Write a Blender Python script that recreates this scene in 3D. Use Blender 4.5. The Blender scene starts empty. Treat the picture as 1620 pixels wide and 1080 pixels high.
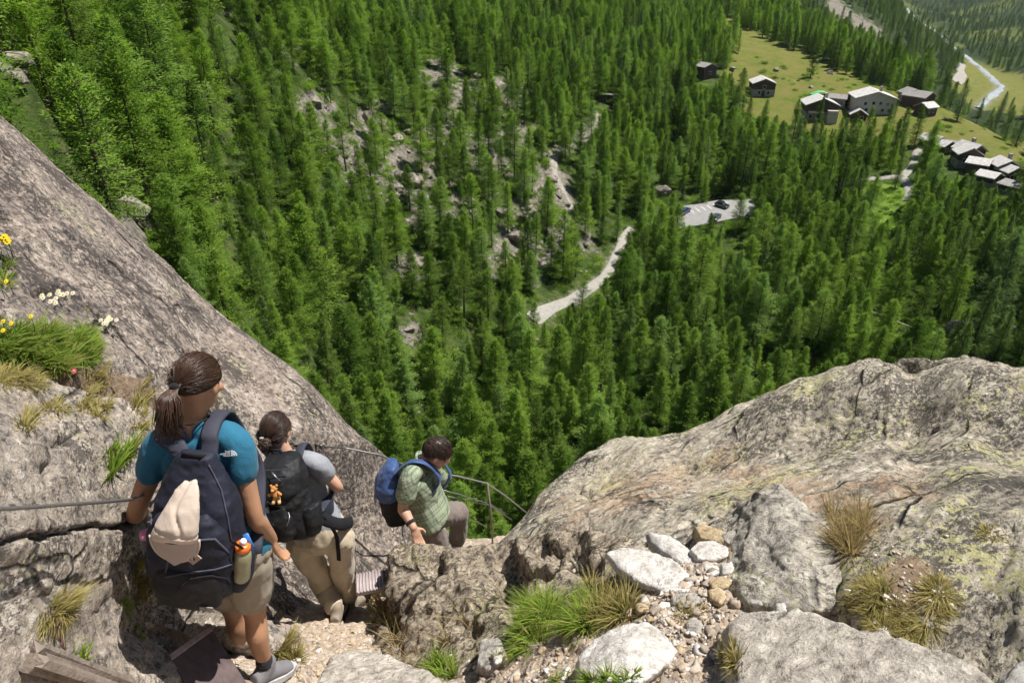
import bpy, bmesh, math, random
import numpy as np
from mathutils import Vector, Matrix, Quaternion

random.seed(7)
np.random.seed(7)
scene = bpy.context.scene
col = scene.collection
R = math.radians

# ------------------------------------------------------------------ camera
PITCH = R(29.0)
cam_data = bpy.data.cameras.new('camera')
cam = bpy.data.objects.new('camera', cam_data)
col.objects.link(cam)
cam.location = (0, 0, 0)
cam.rotation_euler = (R(90) - PITCH, 0, 0)
cam_data.sensor_width = 36.0
cam_data.lens = 24.0
cam_data.clip_start = 0.05
cam_data.clip_end = 9000
scene.camera = cam

# ------------------------------------------------------------------ light
SUN_EL = R(65)
SUN_AZ = R(73)          # to the right of straight ahead
world = bpy.data.worlds.new('World')
scene.world = world
world.use_nodes = True
wn = world.node_tree
wn.nodes.clear()
sky = wn.nodes.new('ShaderNodeTexSky')
sky.sky_type = 'NISHITA'
sky.sun_disc = False
sky.sun_elevation = SUN_EL
sky.sun_rotation = SUN_AZ
sky.altitude = 1700
bg = wn.nodes.new('ShaderNodeBackground')
bg.inputs['Strength'].default_value = 0.05
wo = wn.nodes.new('ShaderNodeOutputWorld')
wn.links.new(sky.outputs[0], bg.inputs[0])
wn.links.new(bg.outputs[0], wo.inputs[0])

sun_data = bpy.data.lights.new('sun', 'SUN')
sun_data.energy = 5.0
sun_data.angle = R(0.53)
sun_data.color = (1.0, 0.955, 0.88)
sun = bpy.data.objects.new('sun', sun_data)
col.objects.link(sun)
sdir = Vector((math.sin(SUN_AZ) * math.cos(SUN_EL), math.cos(SUN_AZ) * math.cos(SUN_EL), math.sin(SUN_EL)))
sun.rotation_euler = sdir.to_track_quat('Z', 'Y').to_euler()
sun.location = sdir * 60

vs = scene.view_settings
vs.view_transform = 'Standard'
vs.look = 'None'
vs.gamma = 1
vs.exposure = 0.66
vs.use_curve_mapping = False
scene.display_settings.display_device = 'sRGB'

cy = scene.cycles
cy.max_bounces = 5
cy.diffuse_bounces = 2
cy.use_adaptive_sampling = True
cy.adaptive_threshold = 0.045
cy.glossy_bounces = 2
cy.transmission_bounces = 4
cy.transparent_max_bounces = 8
cy.volume_bounces = 0
cy.use_denoising = True
cy.caustics_reflective = False
cy.caustics_refractive = False

# ------------------------------------------------------------------ geometry helpers
SP, CP = math.sin(PITCH), math.cos(PITCH)
F = 1080.0


def ray(px, py):
    """direction of a photo position (1620 x 1080) in the world"""
    u, v = (px - 810) / F, (540 - py) / F
    return Vector((u, CP + v * SP, -SP + v * CP))


def at(px, py, d):
    return ray(px, py).normalized() * d


def atY(px, py, Y):
    r = ray(px, py)
    return r * (Y / r.y)


def proj(p):
    p = np.atleast_2d(np.asarray(p, float))
    x, y, z = p[:, 0], p[:, 1], p[:, 2]
    dep = y * CP - z * SP
    up = y * SP + z * CP
    dep = np.where(dep < 1e-3, 1e-3, dep)
    return np.stack([810 + F * x / dep, 540 - F * up / dep, dep], 1)


def smoothstep(a, b, x):
    t = np.clip((x - a) / (b - a), 0, 1)
    return t * t * (3 - 2 * t)


_perm = np.random.RandomState(11).permutation(512)
_perm = np.concatenate([_perm, _perm, _perm])
_grad = np.random.RandomState(5).normal(size=(512, 3))
_grad /= np.linalg.norm(_grad, axis=1)[:, None]


def perlin(p):
    p = np.asarray(p, float)
    i = np.floor(p).astype(int)
    f = p - i
    i &= 511
    u = f * f * f * (f * (f * 6 - 15) + 10)
    out = 0
    res = []
    for dx in (0, 1):
        for dy in (0, 1):
            for dz in (0, 1):
                h = _perm[_perm[_perm[(i[:, 0] + dx) & 511] + ((i[:, 1] + dy) & 511)] % 512 + ((i[:, 2] + dz) & 511)] & 511
                g = _grad[h]
                d = g[:, 0] * (f[:, 0] - dx) + g[:, 1] * (f[:, 1] - dy) + g[:, 2] * (f[:, 2] - dz)
                w = (u[:, 0] if dx else 1 - u[:, 0]) * (u[:, 1] if dy else 1 - u[:, 1]) * (u[:, 2] if dz else 1 - u[:, 2])
                out = out + w * d
    return out * 1.6


def fbm(p, octaves=4, gain=0.5, lac=2.03, ridged=False):
    a, s = 0.0, 1.0
    p = np.asarray(p, float).copy()
    for k in range(octaves):
        n = perlin(p)
        if ridged:
            n = 1 - 2 * np.abs(n)
        a = a + s * n
        s *= gain
        p = p * lac + 17.3
    return a


class RBF:
    """smooth interpolation through scattered control points"""

    def __init__(self, X, v, smooth=1e-4, power=1.0):
        X = np.asarray(X, float)
        v = np.asarray(v, float)
        self.power = power
        n, d = X.shape
        self.X = X
        K = self.k(X, X) - 0  # conditionally definite kernel
        K[np.arange(n), np.arange(n)] += -smooth if power <= 1 else smooth
        Pm = np.hstack([np.ones((n, 1)), X])
        A = np.zeros((n + d + 1, n + d + 1))
        A[:n, :n] = K
        A[:n, n:] = Pm
        A[n:, :n] = Pm.T
        b = np.zeros(n + d + 1)
        b[:n] = v
        self.w = np.linalg.lstsq(A, b, rcond=None)[0]

    def k(self, A, B):
        r = np.sqrt(((A[:, None, :] - B[None, :, :]) ** 2).sum(-1) + 1e-12)
        if self.power == 2:
            return r * r * np.log(r + 1e-9)
        return r ** self.power

    def __call__(self, Q):
        Q = np.asarray(Q, float)
        out = np.empty(len(Q))
        for s in range(0, len(Q), 20000):
            q = Q[s:s + 20000]
            out[s:s + 20000] = self.k(q, self.X) @ self.w[:len(self.X)] + self.w[len(self.X)] + q @ self.w[len(self.X) + 1:]
        return out


def in_poly(x, y, poly):
    x = np.asarray(x, float)
    y = np.asarray(y, float)
    inside = np.zeros(x.shape, bool)
    n = len(poly)
    for i in range(n):
        x1, y1 = poly[i]
        x2, y2 = poly[(i + 1) % n]
        c = ((y1 > y) != (y2 > y)) & (x < (x2 - x1) * (y - y1) / ((y2 - y1) or 1e-9) + x1)
        inside ^= c
    return inside


def line_dist(x, y, pts):
    x = np.asarray(x, float)
    y = np.asarray(y, float)
    best = np.full(x.shape, 1e9)
    for (x1, y1), (x2, y2) in zip(pts[:-1], pts[1:]):
        dx, dy = x2 - x1, y2 - y1
        t = np.clip(((x - x1) * dx + (y - y1) * dy) / (dx * dx + dy * dy + 1e-9), 0, 1)
        best = np.minimum(best, np.hypot(x - x1 - t * dx, y - y1 - t * dy))
    return best


# ------------------------------------------------------------------ scene helpers
def tag(o, label=None, cat=None, group=None, kind=None):
    if label:
        o['label'] = label
    if cat:
        o['category'] = cat
    if group:
        o['group'] = group
    if kind:
        o['kind'] = kind
    return o


def empty(name, loc=(0, 0, 0), parent=None):
    o = bpy.data.objects.new(name, None)
    col.objects.link(o)
    o.location = loc
    o.parent = parent
    o.empty_display_size = 0.1
    return o


def mesh_from(verts, faces, name='mesh', smooth=False):
    me = bpy.data.meshes.new(name)
    verts = np.asarray(verts, np.float32)
    if isinstance(faces, np.ndarray):
        k = faces.shape[1]
        nf = len(faces)
        me.vertices.add(len(verts))
        me.vertices.foreach_set('co', verts.ravel())
        me.loops.add(nf * k)
        me.loops.foreach_set('vertex_index', faces.astype(np.int32).ravel())
        me.polygons.add(nf)
        me.polygons.foreach_set('loop_start', np.arange(0, nf * k, k, dtype=np.int32))
        me.polygons.foreach_set('loop_total', np.full(nf, k, dtype=np.int32))
        me.update(calc_edges=True)
    else:
        me.from_pydata([tuple(map(float, v)) for v in verts], [], [tuple(map(int, f)) for f in faces])
    me.validate()
    if smooth:
        me.polygons.foreach_set('use_smooth', np.ones(len(me.polygons), bool))
    return me


def link(name, me, mat=None, parent=None, loc=None):
    o = bpy.data.objects.new(name, me)
    col.objects.link(o)
    if mat is not None and len(me.materials) == 0:
        me.materials.append(mat)
    if parent is not None:
        o.parent = parent
    if loc is not None:
        o.location = loc
    return o


def vattr(me, name, data):
    """store one float (n,) or colour (n,4) value per vertex"""
    data = np.asarray(data, np.float32)
    if data.ndim == 1:
        a = me.attributes.new(name, 'FLOAT', 'POINT')
        a.data.foreach_set('value', data)
    else:
        a = me.attributes.new(name, 'FLOAT_COLOR', 'POINT')
        a.data.foreach_set('color', data.ravel())


class MB:
    """collects shapes, then becomes one mesh"""

    def __init__(self):
        self.v = []
        self.f = []

    def add(self, v, f):
        o = len(self.v)
        self.v += [tuple(x) for x in v]
        self.f += [tuple(i + o for i in q) for q in f]
        return self

    def box(self, c, s, M=None):
        c = Vector(c)
        v = []
        for z in (-.5, .5):
            for x, y in ((-.5, -.5), (.5, -.5), (.5, .5), (-.5, .5)):
                p = Vector((x * s[0], y * s[1], z * s[2]))
                v.append((M @ p if M else p) + c)
        return self.add(v, [(3, 2, 1, 0), (4, 5, 6, 7), (0, 1, 5, 4), (1, 2, 6, 5), (2, 3, 7, 6), (3, 0, 4, 7)])

    def tube(self, pts, rad, n=8, cap=True, squash=None, ref=None):
        pts = [Vector(p) for p in pts]
        if not isinstance(rad, (list, tuple)):
            rad = [rad] * len(pts)
        o = len(self.v)
        prev = None
        for i, p in enumerate(pts):
            d = (pts[min(i + 1, len(pts) - 1)] - pts[max(i - 1, 0)])
            d = d.normalized() if d.length > 1e-9 else Vector((0, 0, 1))
            a = Vector(ref) if ref is not None else (prev if prev is not None else (Vector((1, 0, 0)) if abs(d.x) < .8 else Vector((0, 1, 0))))
            a = (a - d * a.dot(d))
            a = a.normalized() if a.length > 1e-6 else d.orthogonal().normalized()
            b = d.cross(a)
            prev = a
            r = rad[i]
            ra, rb = (r, r) if not isinstance(r, (tuple, list)) else r
            if squash:
                rb *= squash
            for k in range(n):
                t = 2 * math.pi * k / n
                self.v.append(tuple(p + a * (ra * math.cos(t)) + b * (rb * math.sin(t))))
        for i in range(len(pts) - 1):
            for k in range(n):
                q = o + i * n
                self.f.append((q + k, q + (k + 1) % n, q + n + (k + 1) % n, q + n + k))
        if cap:
            self.f.append(tuple(o + k for k in reversed(range(n))))
            q = o + (len(pts) - 1) * n
            self.f.append(tuple(q + k for k in range(n)))
        return self

    def ball(self, c, r, seg=12, rings=8, M=None):
        """ellipsoid; r may be a triple, M turns it"""
        c = Vector(c)
        if not isinstance(r, (tuple, list)):
            r = (r, r, r)
        v = []
        for i in range(rings + 1):
            t = math.pi * i / rings
            for k in range(seg):
                a = 2 * math.pi * k / seg
                p = Vector((r[0] * math.sin(t) * math.cos(a), r[1] * math.sin(t) * math.sin(a), r[2] * math.cos(t)))
                v.append((M @ p if M else p) + c)
        f = []
        for i in range(rings):
            for k in range(seg):
                a, b = i * seg + k, i * seg + (k + 1) % seg
                f.append((a, a + seg, b + seg, b))
        return self.add(v, f)

    def mesh(self, name='mesh', smooth=False):
        me = bpy.data.meshes.new(name)
        me.from_pydata(self.v, [], self.f)
        bm = bmesh.new()
        bm.from_mesh(me)
        bmesh.ops.remove_doubles(bm, verts=bm.verts, dist=1e-5)
        bm.to_mesh(me)
        bm.free()
        if smooth:
            me.polygons.foreach_set('use_smooth', np.ones(len(me.polygons), bool))
        return me

    def build(self, name, mat, parent=None, smooth=False, loc=None, origin=None):
        if origin is not None:
            o = Vector(origin)
            self.v = [tuple(Vector(p) - o) for p in self.v]
        return link(name, self.mesh(name, smooth), mat, parent, loc)


def apply_mods(o):
    dg = bpy.context.evaluated_depsgraph_get()
    me = bpy.data.meshes.new_from_object(o.evaluated_get(dg))
    return me


def remesh(me, voxel, smooth_iter=4, factor=0.5):
    """fuse overlapping closed shapes of one mesh into one continuous skin"""
    o = bpy.data.objects.new('tmp', me)
    col.objects.link(o)
    m = o.modifiers.new('r', 'REMESH')
    m.mode = 'VOXEL'
    m.voxel_size = voxel
    m.use_smooth_shade = True
    if smooth_iter:
        s = o.modifiers.new('s', 'SMOOTH')
        s.iterations = smooth_iter
        s.factor = factor
    out = apply_mods(o)
    bpy.data.objects.remove(o)
    out.polygons.foreach_set('use_smooth', np.ones(len(out.polygons), bool))
    return out


def coords(me):
    a = np.empty(len(me.vertices) * 3, np.float32)
    me.vertices.foreach_get('co', a)
    return a.reshape(-1, 3).astype(float)


def normals(me):
    a = np.empty(len(me.vertices) * 3, np.float32)
    me.vertex_normals.foreach_get('vector', a)
    return a.reshape(-1, 3).astype(float)


def set_coords(me, c):
    me.vertices.foreach_set('co', np.asarray(c, np.float32).ravel())
    me.update()


# ------------------------------------------------------------------ materials
def new_mat(name):
    m = bpy.data.materials.new(name)
    m.use_nodes = True
    nt = m.node_tree
    nt.nodes.clear()
    out = nt.nodes.new('ShaderNodeOutputMaterial')
    return m, nt, out


class NT:
    """short hand for building node trees"""

    def __init__(self, nt):
        self.nt = nt

    def n(self, kind, **kw):
        nd = self.nt.nodes.new(kind)
        for k, v in kw.items():
            setattr(nd, k, v)
        return nd

    def lk(self, a, b):
        self.nt.links.new(a, b)

    def val(self, sock, v):
        if hasattr(v, 'is_output') or isinstance(v, bpy.types.NodeSocket):
            self.lk(v, sock)
        else:
            sock.default_value = v

    def noise(self, vec, scale, detail=4, rough=.55, dist=0.0, out='Fac'):
        nd = self.n('ShaderNodeTexNoise')
        self.lk(vec, nd.inputs['Vector'])
        nd.inputs['Scale'].default_value = scale
        nd.inputs['Detail'].default_value = detail
        nd.inputs['Roughness'].default_value = rough
        nd.inputs['Distortion'].default_value = dist
        return nd.outputs[out]

    def vor(self, vec, scale, feature='F1', out='Distance', rnd=1.0):
        nd = self.n('ShaderNodeTexVoronoi', feature=feature)
        self.lk(vec, nd.inputs['Vector'])
        nd.inputs['Scale'].default_value = scale
        nd.inputs['Randomness'].default_value = rnd
        return nd.outputs[out]

    def ramp(self, fac, stops, interp='LINEAR'):
        nd = self.n('ShaderNodeValToRGB')
        cr = nd.color_ramp
        cr.interpolation = interp
        while len(cr.elements) < len(stops):
            cr.elements.new(.5)
        for e, (p, c) in zip(cr.elements, stops):
            e.position = p
            e.color = c if len(c) == 4 else (*c, 1)
        self.lk(fac, nd.inputs[0])
        return nd.outputs[0]

    def step(self, fac, a, b):
        nd = self.n('ShaderNodeMapRange', interpolation_type='SMOOTHSTEP')
        self.lk(fac, nd.inputs[0])
        nd.inputs[1].default_value = a
        nd.inputs[2].default_value = b
        return nd.outputs[0]

    def math(self, op, a, b=None, clamp=False):
        nd = self.n('ShaderNodeMath', operation=op, use_clamp=clamp)
        self.val(nd.inputs[0], a)
        if b is not None:
            self.val(nd.inputs[1], b)
        return nd.outputs[0]

    def mix(self, fac, a, b, blend='MIX'):
        nd = self.n('ShaderNodeMix', data_type='RGBA', blend_type=blend)
        self.val(nd.inputs[0], fac)
        for s, v in ((6, a), (7, b)):
            if isinstance(v, (tuple, list)) and len(v) == 3:
                v = (*v, 1)
            self.val(nd.inputs[s], v)
        return nd.outputs[2]

    def attr(self, name, out='Fac'):
        nd = self.n('ShaderNodeAttribute', attribute_name=name)
        return nd.outputs[out]

    def coord(self, out='Object'):
        return self.n('ShaderNodeTexCoord').outputs[out]

    def mapping(self, vec, scale=(1, 1, 1), rot=(0, 0, 0), loc=(0, 0, 0)):
        nd = self.n('ShaderNodeMapping')
        self.lk(vec, nd.inputs[0])
        nd.inputs['Scale'].default_value = scale
        nd.inputs['Rotation'].default_value = rot
        nd.inputs['Location'].default_value = loc
        return nd.outputs[0]

    def bump(self, h, strength=.5, dist=.01, nrm=None):
        nd = self.n('ShaderNodeBump')
        nd.inputs['Strength'].default_value = strength
        nd.inputs['Distance'].default_value = dist
        self.lk(h, nd.inputs['Height'])
        if nrm is not None:
            self.lk(nrm, nd.inputs['Normal'])
        return nd.outputs[0]

    def bsdf(self, colr, rough=.8, nrm=None, spec=.3, out=None, **kw):
        nd = self.n('ShaderNodeBsdfPrincipled')
        if isinstance(colr, (tuple, list)) and len(colr) == 3:
            colr = (*colr, 1)
        self.val(nd.inputs['Base Color'], colr)
        self.val(nd.inputs['Roughness'], rough)
        nd.inputs['Specular IOR Level'].default_value = spec
        if nrm is not None:
            self.lk(nrm, nd.inputs['Normal'])
        for k, v in kw.items():
            self.val(nd.inputs[k], v)
        if out is not None:
            self.lk(nd.outputs[0], out.inputs[0])
        return nd


def simple(name, c, rough=.7, spec=.3, vary=.12, scale=30, bump=.0, bdist=.002, **kw):
    """plain surface with slight mottling and fine relief"""
    m, nt, out = new_mat(name)
    T = NT(nt)
    co = T.coord()
    nz = T.noise(co, scale, 5, .6)
    lo = tuple(x * (1 - vary) for x in c)
    hi = tuple(min(1, x * (1 + vary)) for x in c)
    cc = T.ramp(nz, [(.3, lo), (.7, hi)])
    nrm = T.bump(T.noise(co, scale * 4, 3), bump, bdist) if bump else None
    T.bsdf(cc, rough, nrm, spec, out, **kw)
    return m

# ================================================================== VALLEY TERRAIN
# control points of the land: photo position and distance from the lookout
LAND = [
    (640, 690, 108), (700, 680, 113), (900, 640, 120), (1100, 600, 128), (1300, 540, 140), (1500, 540, 137), (1600, 500, 142),
    (870, 490, 150), (985, 380, 185), (930, 430, 168), (1100, 340, 205), (1190, 330, 208), (1250, 400, 182), (1250, 300, 222),
    (1400, 300, 225), (1440, 280, 234), (1380, 350, 205), (1560, 400, 180), (1480, 440, 165), (1600, 330, 212),
    (1500, 240, 255), (1560, 262, 248), (1600, 285, 240), (1350, 215, 262), (1210, 145, 290), (1300, 180, 275), (1380, 172, 282),
    (1470, 175, 287), (1250, 100, 330), (1180, 60, 370), (1400, 135, 318), (1480, 162, 303), (1560, 205, 285), (1612, 236, 272),
    (1120, 25, 420), (1120, 130, 290), (1050, 210, 250), (1000, 90, 310), (955, 160, 262), (900, 20, 340), (800, 100, 255),
    (800, 200, 200), (880, 250, 196), (900, 330, 182), (750, 300, 165), (700, 400, 140), (650, 520, 122), (600, 200, 175), (600, 60, 235),
    (450, 100, 160), (400, 300, 118), (500, 450, 113), (300, 150, 118), (200, 200, 98), (110, 60, 88), (300, 0, 150), (230, 340, 74),
    (30, 110, 62), (10, 0, 84), (350, 480, 88), (480, 560, 98), (560, 640, 103), (130, 280, 76),
    (1100, 0, 470), (1250, 45, 440), (1330, 85, 420), (1400, 112, 400),
    # far valley with its stream
    (1330, 0, 700), (1380, 50, 640), (1440, 85, 700), (1490, 118, 690),
    (1575, 150, 640), (1590, 128, 740), (1545, 112, 860), (1520, 85, 1050), (1508, 70, 1150), (1470, 40, 1500), (1425, 8, 1900),
    (1560, 160, 610), (1620, 175, 600), (1620, 128, 830), (1600, 100, 1050), (1560, 70, 1300), (1620, 50, 1350), (1530, 40, 1650), (1500, 12, 2100),
    (1590, 5, 1900), (1420, 30, 1250), (1380, 0, 1150),
]
ctrl, cval = [], []
for px, py, d in LAND:
    p = at(px, py, d)
    r = math.hypot(p.x, p.y)
    ctrl.append((math.atan2(p.x, p.y) * 2.4, math.log(r)))
    cval.append(p.z / r)
for azd, r, z in [
    (-62, 40, -8), (-62, 80, 12), (-62, 250, 110), (-62, 900, 400), (-30, 300, 25), (-30, 900, 220), (0, 700, 60), (0, 1500, 300),
    (15, 900, 40), (15, 1800, 200), (-62, 4000, 1500), (0, 4000, 1300), (30, 4000, 900), (30, 2800, 250), (62, 4000, 1200), (62, 1500, 200),
    (62, 120, -72), (62, 250, -60), (62, 400, -90), (62, 700, -70), (40, 330, -76), (33, 420, -98), (38, 480, -95), (26, 470, -75),
    (-45, 14, -22), (-20, 14, -38), (0, 14, -45), (25, 14, -45), (62, 14, -45), (-40, 32, -20), (-20, 35, -48), (0, 40, -62), (25, 40, -66),
    (62, 45, -68), (-10, 70, -66), (20, 80, -72), (50, 80, -73),
]:
    ctrl.append((R(azd) * 2.4, math.log(r)))
    cval.append(z / r)
land_rbf = RBF(ctrl, cval, 1e-3, 1.0)


def land_T(az, lr):
    return land_rbf(np.stack([np.asarray(az) * 2.4, np.asarray(lr)], 1))


def hit(px, py, rmin=45):
    """where the line of sight of a photo position meets the land"""
    d = ray(px, py)
    az = math.atan2(d.x, d.y)
    s = d.z / math.hypot(d.x, d.y)
    lr = np.linspace(math.log(rmin), math.log(3900), 900)
    T = land_T(np.full(len(lr), az), lr)
    k = np.argmax(T >= s)
    if T[k] < s:
        k = len(lr) - 1
    if k > 0:
        t = (s - T[k - 1]) / (T[k] - T[k - 1] + 1e-12)
        l = lr[k - 1] + t * (lr[k] - lr[k - 1])
    else:
        l = lr[0]
    r = math.exp(l)
    return Vector((math.sin(az) * r, math.cos(az) * r, s * r))


# photo outlines of what lies on the land
MEADOW = [(1112, 12), (1200, 58), (1300, 100), (1380, 134), (1450, 160), (1520, 178), (1570, 198), (1640, 238), (1640, 300), (1560, 264), (1470, 232),
          (1400, 222), (1330, 222), (1280, 212), (1230, 196), (1180, 182), (1140, 150), (1150, 110), (1165, 80), (1120, 40)]
CLEARING = [(1395, 300), (1432, 300), (1436, 330), (1425, 365), (1400, 372), (1370, 340), (1330, 300), (1350, 290)]
CARPARK = [(1062, 352), (1082, 328), (1135, 320), (1192, 317), (1198, 340), (1110, 360), (1070, 364)]
ROAD = [(842, 506), (870, 490), (905, 474), (935, 455), (962, 430), (977, 402), (988, 374), (1000, 362)]
ROAD2 = [(1320, 298), (1345, 286), (1385, 283), (1425, 281), (1438, 298), (1436, 318)]
ROAD3 = [(1425, 281), (1444, 262), (1452, 240), (1462, 228)]
TRAIL = [(948, 182), (940, 200), (905, 232), (880, 246), (876, 268), (890, 300), (905, 330), (903, 352), (890, 378), (862, 420), (845, 440)]
RIVER = [(1432, 12), (1445, 28), (1462, 40), (1480, 50), (1497, 66), (1512, 78), (1526, 88), (1540, 100), (1556, 112), (1572, 128), (1584, 138), (1572, 150), (1548, 172)]
TRAIL2 = [(1522, 102), (1518, 112), (1522, 122), (1512, 134)]


def on_land(pts):
    return [hit(x, y) for x, y in pts]


world_roads = {k: on_land(v) for k, v in dict(road=ROAD, road2=ROAD2, road3=ROAD3, trail=TRAIL, river=RIVER).items()}
park_w = on_land(CARPARK)
xy = lambda pts: [(p.x, p.y) for p in pts]

HOUSE_SPOTS = [(1208, 140, 14), (1296, 178, 18), (1380, 170, 22), (1455, 172, 16), (1500, 237, 16), (1535, 258, 14), (1580, 280, 18), (1122, 120, 14), (956, 160, 10)]
house_w = [(hit(x, y), rr) for x, y, rr in HOUSE_SPOTS]


def land_noise(x, y):
    r = np.hypot(x, y)
    p = np.stack([x, y, np.zeros_like(x)], 1)
    n = fbm(p / 22, 3) * 1.6 + fbm(p / 4.5 + 9, 3, ridged=True) * .55
    far = smoothstep(450, 900, r)
    n = n * (1 - far) * smoothstep(20, 60, r) + far * (fbm(p / 160, 4, ridged=True) * 7 + fbm(p / 30, 3) * 2.0)
    calm = np.ones_like(x)
    for k, w in (('road', 6), ('road2', 6), ('road3', 6), ('trail', 3), ('river', 22)):
        calm = np.minimum(calm, smoothstep(w * .7, w * 1.8, line_dist(x, y, xy(world_roads[k]))))
    pk = xy(park_w)
    calm = np.minimum(calm, np.where(in_poly(x, y, pk), 0, smoothstep(2, 10, line_dist(x, y, pk + pk[:1]))))
    for c, rr in house_w:
        calm = np.minimum(calm, smoothstep(rr * .8, rr * 1.6, np.hypot(x - c.x, y - c.y)) * .8 + .2)
    uvp = proj(np.stack([x, y, land_T(np.arctan2(x, y), np.log(r)) * r], 1))
    mead = in_poly(uvp[:, 0], uvp[:, 1], MEADOW)
    calm = np.where(mead, calm * .3, calm)
    return n * calm


def land_z(x, y):
    x = np.asarray(x, float)
    y = np.asarray(y, float)
    r = np.hypot(x, y)
    return land_T(np.arctan2(x, y), np.log(r)) * r + land_noise(x, y)


naz, nr = 330, 520
AZ, LR = np.meshgrid(np.linspace(R(-58), R(58), naz), np.linspace(math.log(12), math.log(2600), nr), indexing='ij')
rr_ = np.exp(LR).ravel()
gx, gy = np.sin(AZ.ravel()) * rr_, np.cos(AZ.ravel()) * rr_
gz = land_z(gx, gy)
idx = np.arange(naz * nr).reshape(naz, nr)
faces = np.stack([idx[:-1, :-1].ravel(), idx[1:, :-1].ravel(), idx[1:, 1:].ravel(), idx[:-1, 1:].ravel()], 1)
land_me = mesh_from(np.stack([gx, gy, gz], 1), faces, 'terrain', True)

gp = proj(np.stack([gx, gy, gz], 1))
nzp = np.stack([gx, gy, gz * 0], 1)
GX = gp[:, 0] + 11 * fbm(nzp / 8, 2) * np.clip(250 / rr_, .3, 1)
GY = gp[:, 1] + 8 * fbm(nzp / 8 + 7, 2) * np.clip(250 / rr_, .3, 1)


def soft_poly(x, y, poly, w):
    d = line_dist(x, y, poly + poly[:1])
    return np.where(in_poly(x, y, poly), smoothstep(-w, w, d), smoothstep(w, -w, d) if False else np.clip(.5 - d / (2 * w), 0, .5))


SCREE = [((495, 165), 34), ((515, 215), 36), ((548, 235), 34), ((575, 275), 40), ((640, 262), 44), ((655, 300), 42), ((668, 335), 34), ((700, 125), 36), ((735, 150), 36), ((775, 245), 42), ((810, 395), 48), ((870, 300), 38),
         ((910, 370), 34), ((640, 420), 30), ((700, 200), 40), ((220, 350), 40), ((15, 115), 40), ((790, 150), 34), ((835, 340), 34), ((690, 270), 36), ((650, 530), 26), ((740, 330), 30), ((450, 90), 24), ((590, 190), 30), ((820, 215), 30)]
visible = rr_ > 40
scree = np.zeros(len(gx))
for (sx, sy), s in [(c_, w_ * 1.15) for c_, w_ in SCREE]:
    scree = np.maximum(scree, np.exp(-(((GX - sx) / s) ** 2 + ((GY - sy) / (s * .9)) ** 2)))
far_rock = np.exp(-(line_dist(GX, GY, [(1318, 8), (1345, 30), (1382, 52)]) / 14) ** 2) * (rr_ > 450)
scree = np.maximum(scree, far_rock) * visible
meadow = np.where(in_poly(GX, GY, MEADOW), 1.0, np.clip(1 - line_dist(GX, GY, MEADOW + MEADOW[:1]) / 10, 0, 1)) * (rr_ < 520) * (rr_ > 200)
FLAT = [(1500, 125), (1530, 95), (1560, 108), (1625, 118), (1640, 185), (1560, 175), (1520, 160)]
meadow2 = np.where(in_poly(GX, GY, FLAT), 1.0, 0) * (rr_ > 500)
alp = smoothstep(.45, .6, fbm(np.stack([gx, gy, gz * 0], 1) / 190, 3) * .5 + .5 + .0 * gx) * (rr_ > 900)
clearing = np.where(in_poly(GX, GY, CLEARING), 1.0, np.clip(1 - line_dist(GX, GY, CLEARING + CLEARING[:1]) / 14, 0, 1)) * (rr_ > 120) * (rr_ < 330)
leftgrass = np.maximum(np.exp(-(((GX - 215) / 40) ** 2 + ((GY - 352) / 30) ** 2)), np.exp(-(((GX - 15) / 50) ** 2 + ((GY - 120) / 45) ** 2))) * visible
clearing = np.maximum(clearing, leftgrass * .6)
gravel = np.exp(-(line_dist(gx, gy, xy(world_roads['trail'])) / 3.0) ** 2) * .7
gravel = np.maximum(gravel, np.exp(-(line_dist(gx, gy, xy(world_roads['road'])) / 3.2) ** 2) * .6)
gravel = np.maximum(gravel, np.exp(-(line_dist(gx, gy, xy(world_roads['river'])) / 9.0) ** 2) * .6)
vattr(land_me, 'zone', np.stack([np.maximum(meadow, np.maximum(meadow2 * .75, alp * .45)), scree, clearing, np.ones_like(scree)], 1))
vattr(land_me, 'gravel', gravel)
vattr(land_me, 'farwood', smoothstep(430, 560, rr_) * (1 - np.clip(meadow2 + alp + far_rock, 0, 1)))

m, nt, out = new_mat('land_surface')
T = NT(nt)
co = T.coord()
zone = T.n('ShaderNodeAttribute', attribute_name='zone')
sep = T.n('ShaderNodeSeparateColor')
T.lk(zone.outputs['Color'], sep.inputs[0])
big = T.noise(co, .05, 5)
mid = T.noise(co, .5, 6, .65)
fine = T.noise(co, 2.2, 4, .6)
floor_c = T.ramp(mid, [(.3, (.028, .048, .012)), (.52, (.055, .085, .02)), (.66, (.10, .105, .04)), (.8, (.16, .14, .10))])
mead_c = T.ramp(T.noise(co, .13, 8, .75), [(.3, (.07, .105, .018)), (.45, (.125, .145, .028)), (.58, (.165, .15, .046)), (.75, (.20, .15, .065))])
clear_c = T.ramp(mid, [(.3, (.08, .15, .02)), (.7, (.20, .29, .045))])
rock_c = T.ramp(T.noise(co, .9, 6, .7), [(.3, (.07, .062, .05)), (.48, (.18, .16, .135)), (.7, (.33, .295, .25))])
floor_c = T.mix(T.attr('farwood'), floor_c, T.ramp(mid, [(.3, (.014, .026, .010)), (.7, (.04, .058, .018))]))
c = T.mix(T.step(sep.outputs[0], .25, .75), floor_c, mead_c)
c = T.mix(T.step(sep.outputs[2], .25, .75), c, clear_c)
sc_f = T.math('MULTIPLY', T.step(T.math('ADD', sep.outputs[1], T.math('MULTIPLY', T.math('SUBTRACT', T.noise(co, .16, 5, .7), .5), 2.6)), .35, .75), 1.0)
c = T.mix(sc_f, c, rock_c)
gr_c = T.ramp(fine, [(.3, (.16, .15, .12)), (.7, (.34, .31, .27))])
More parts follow.
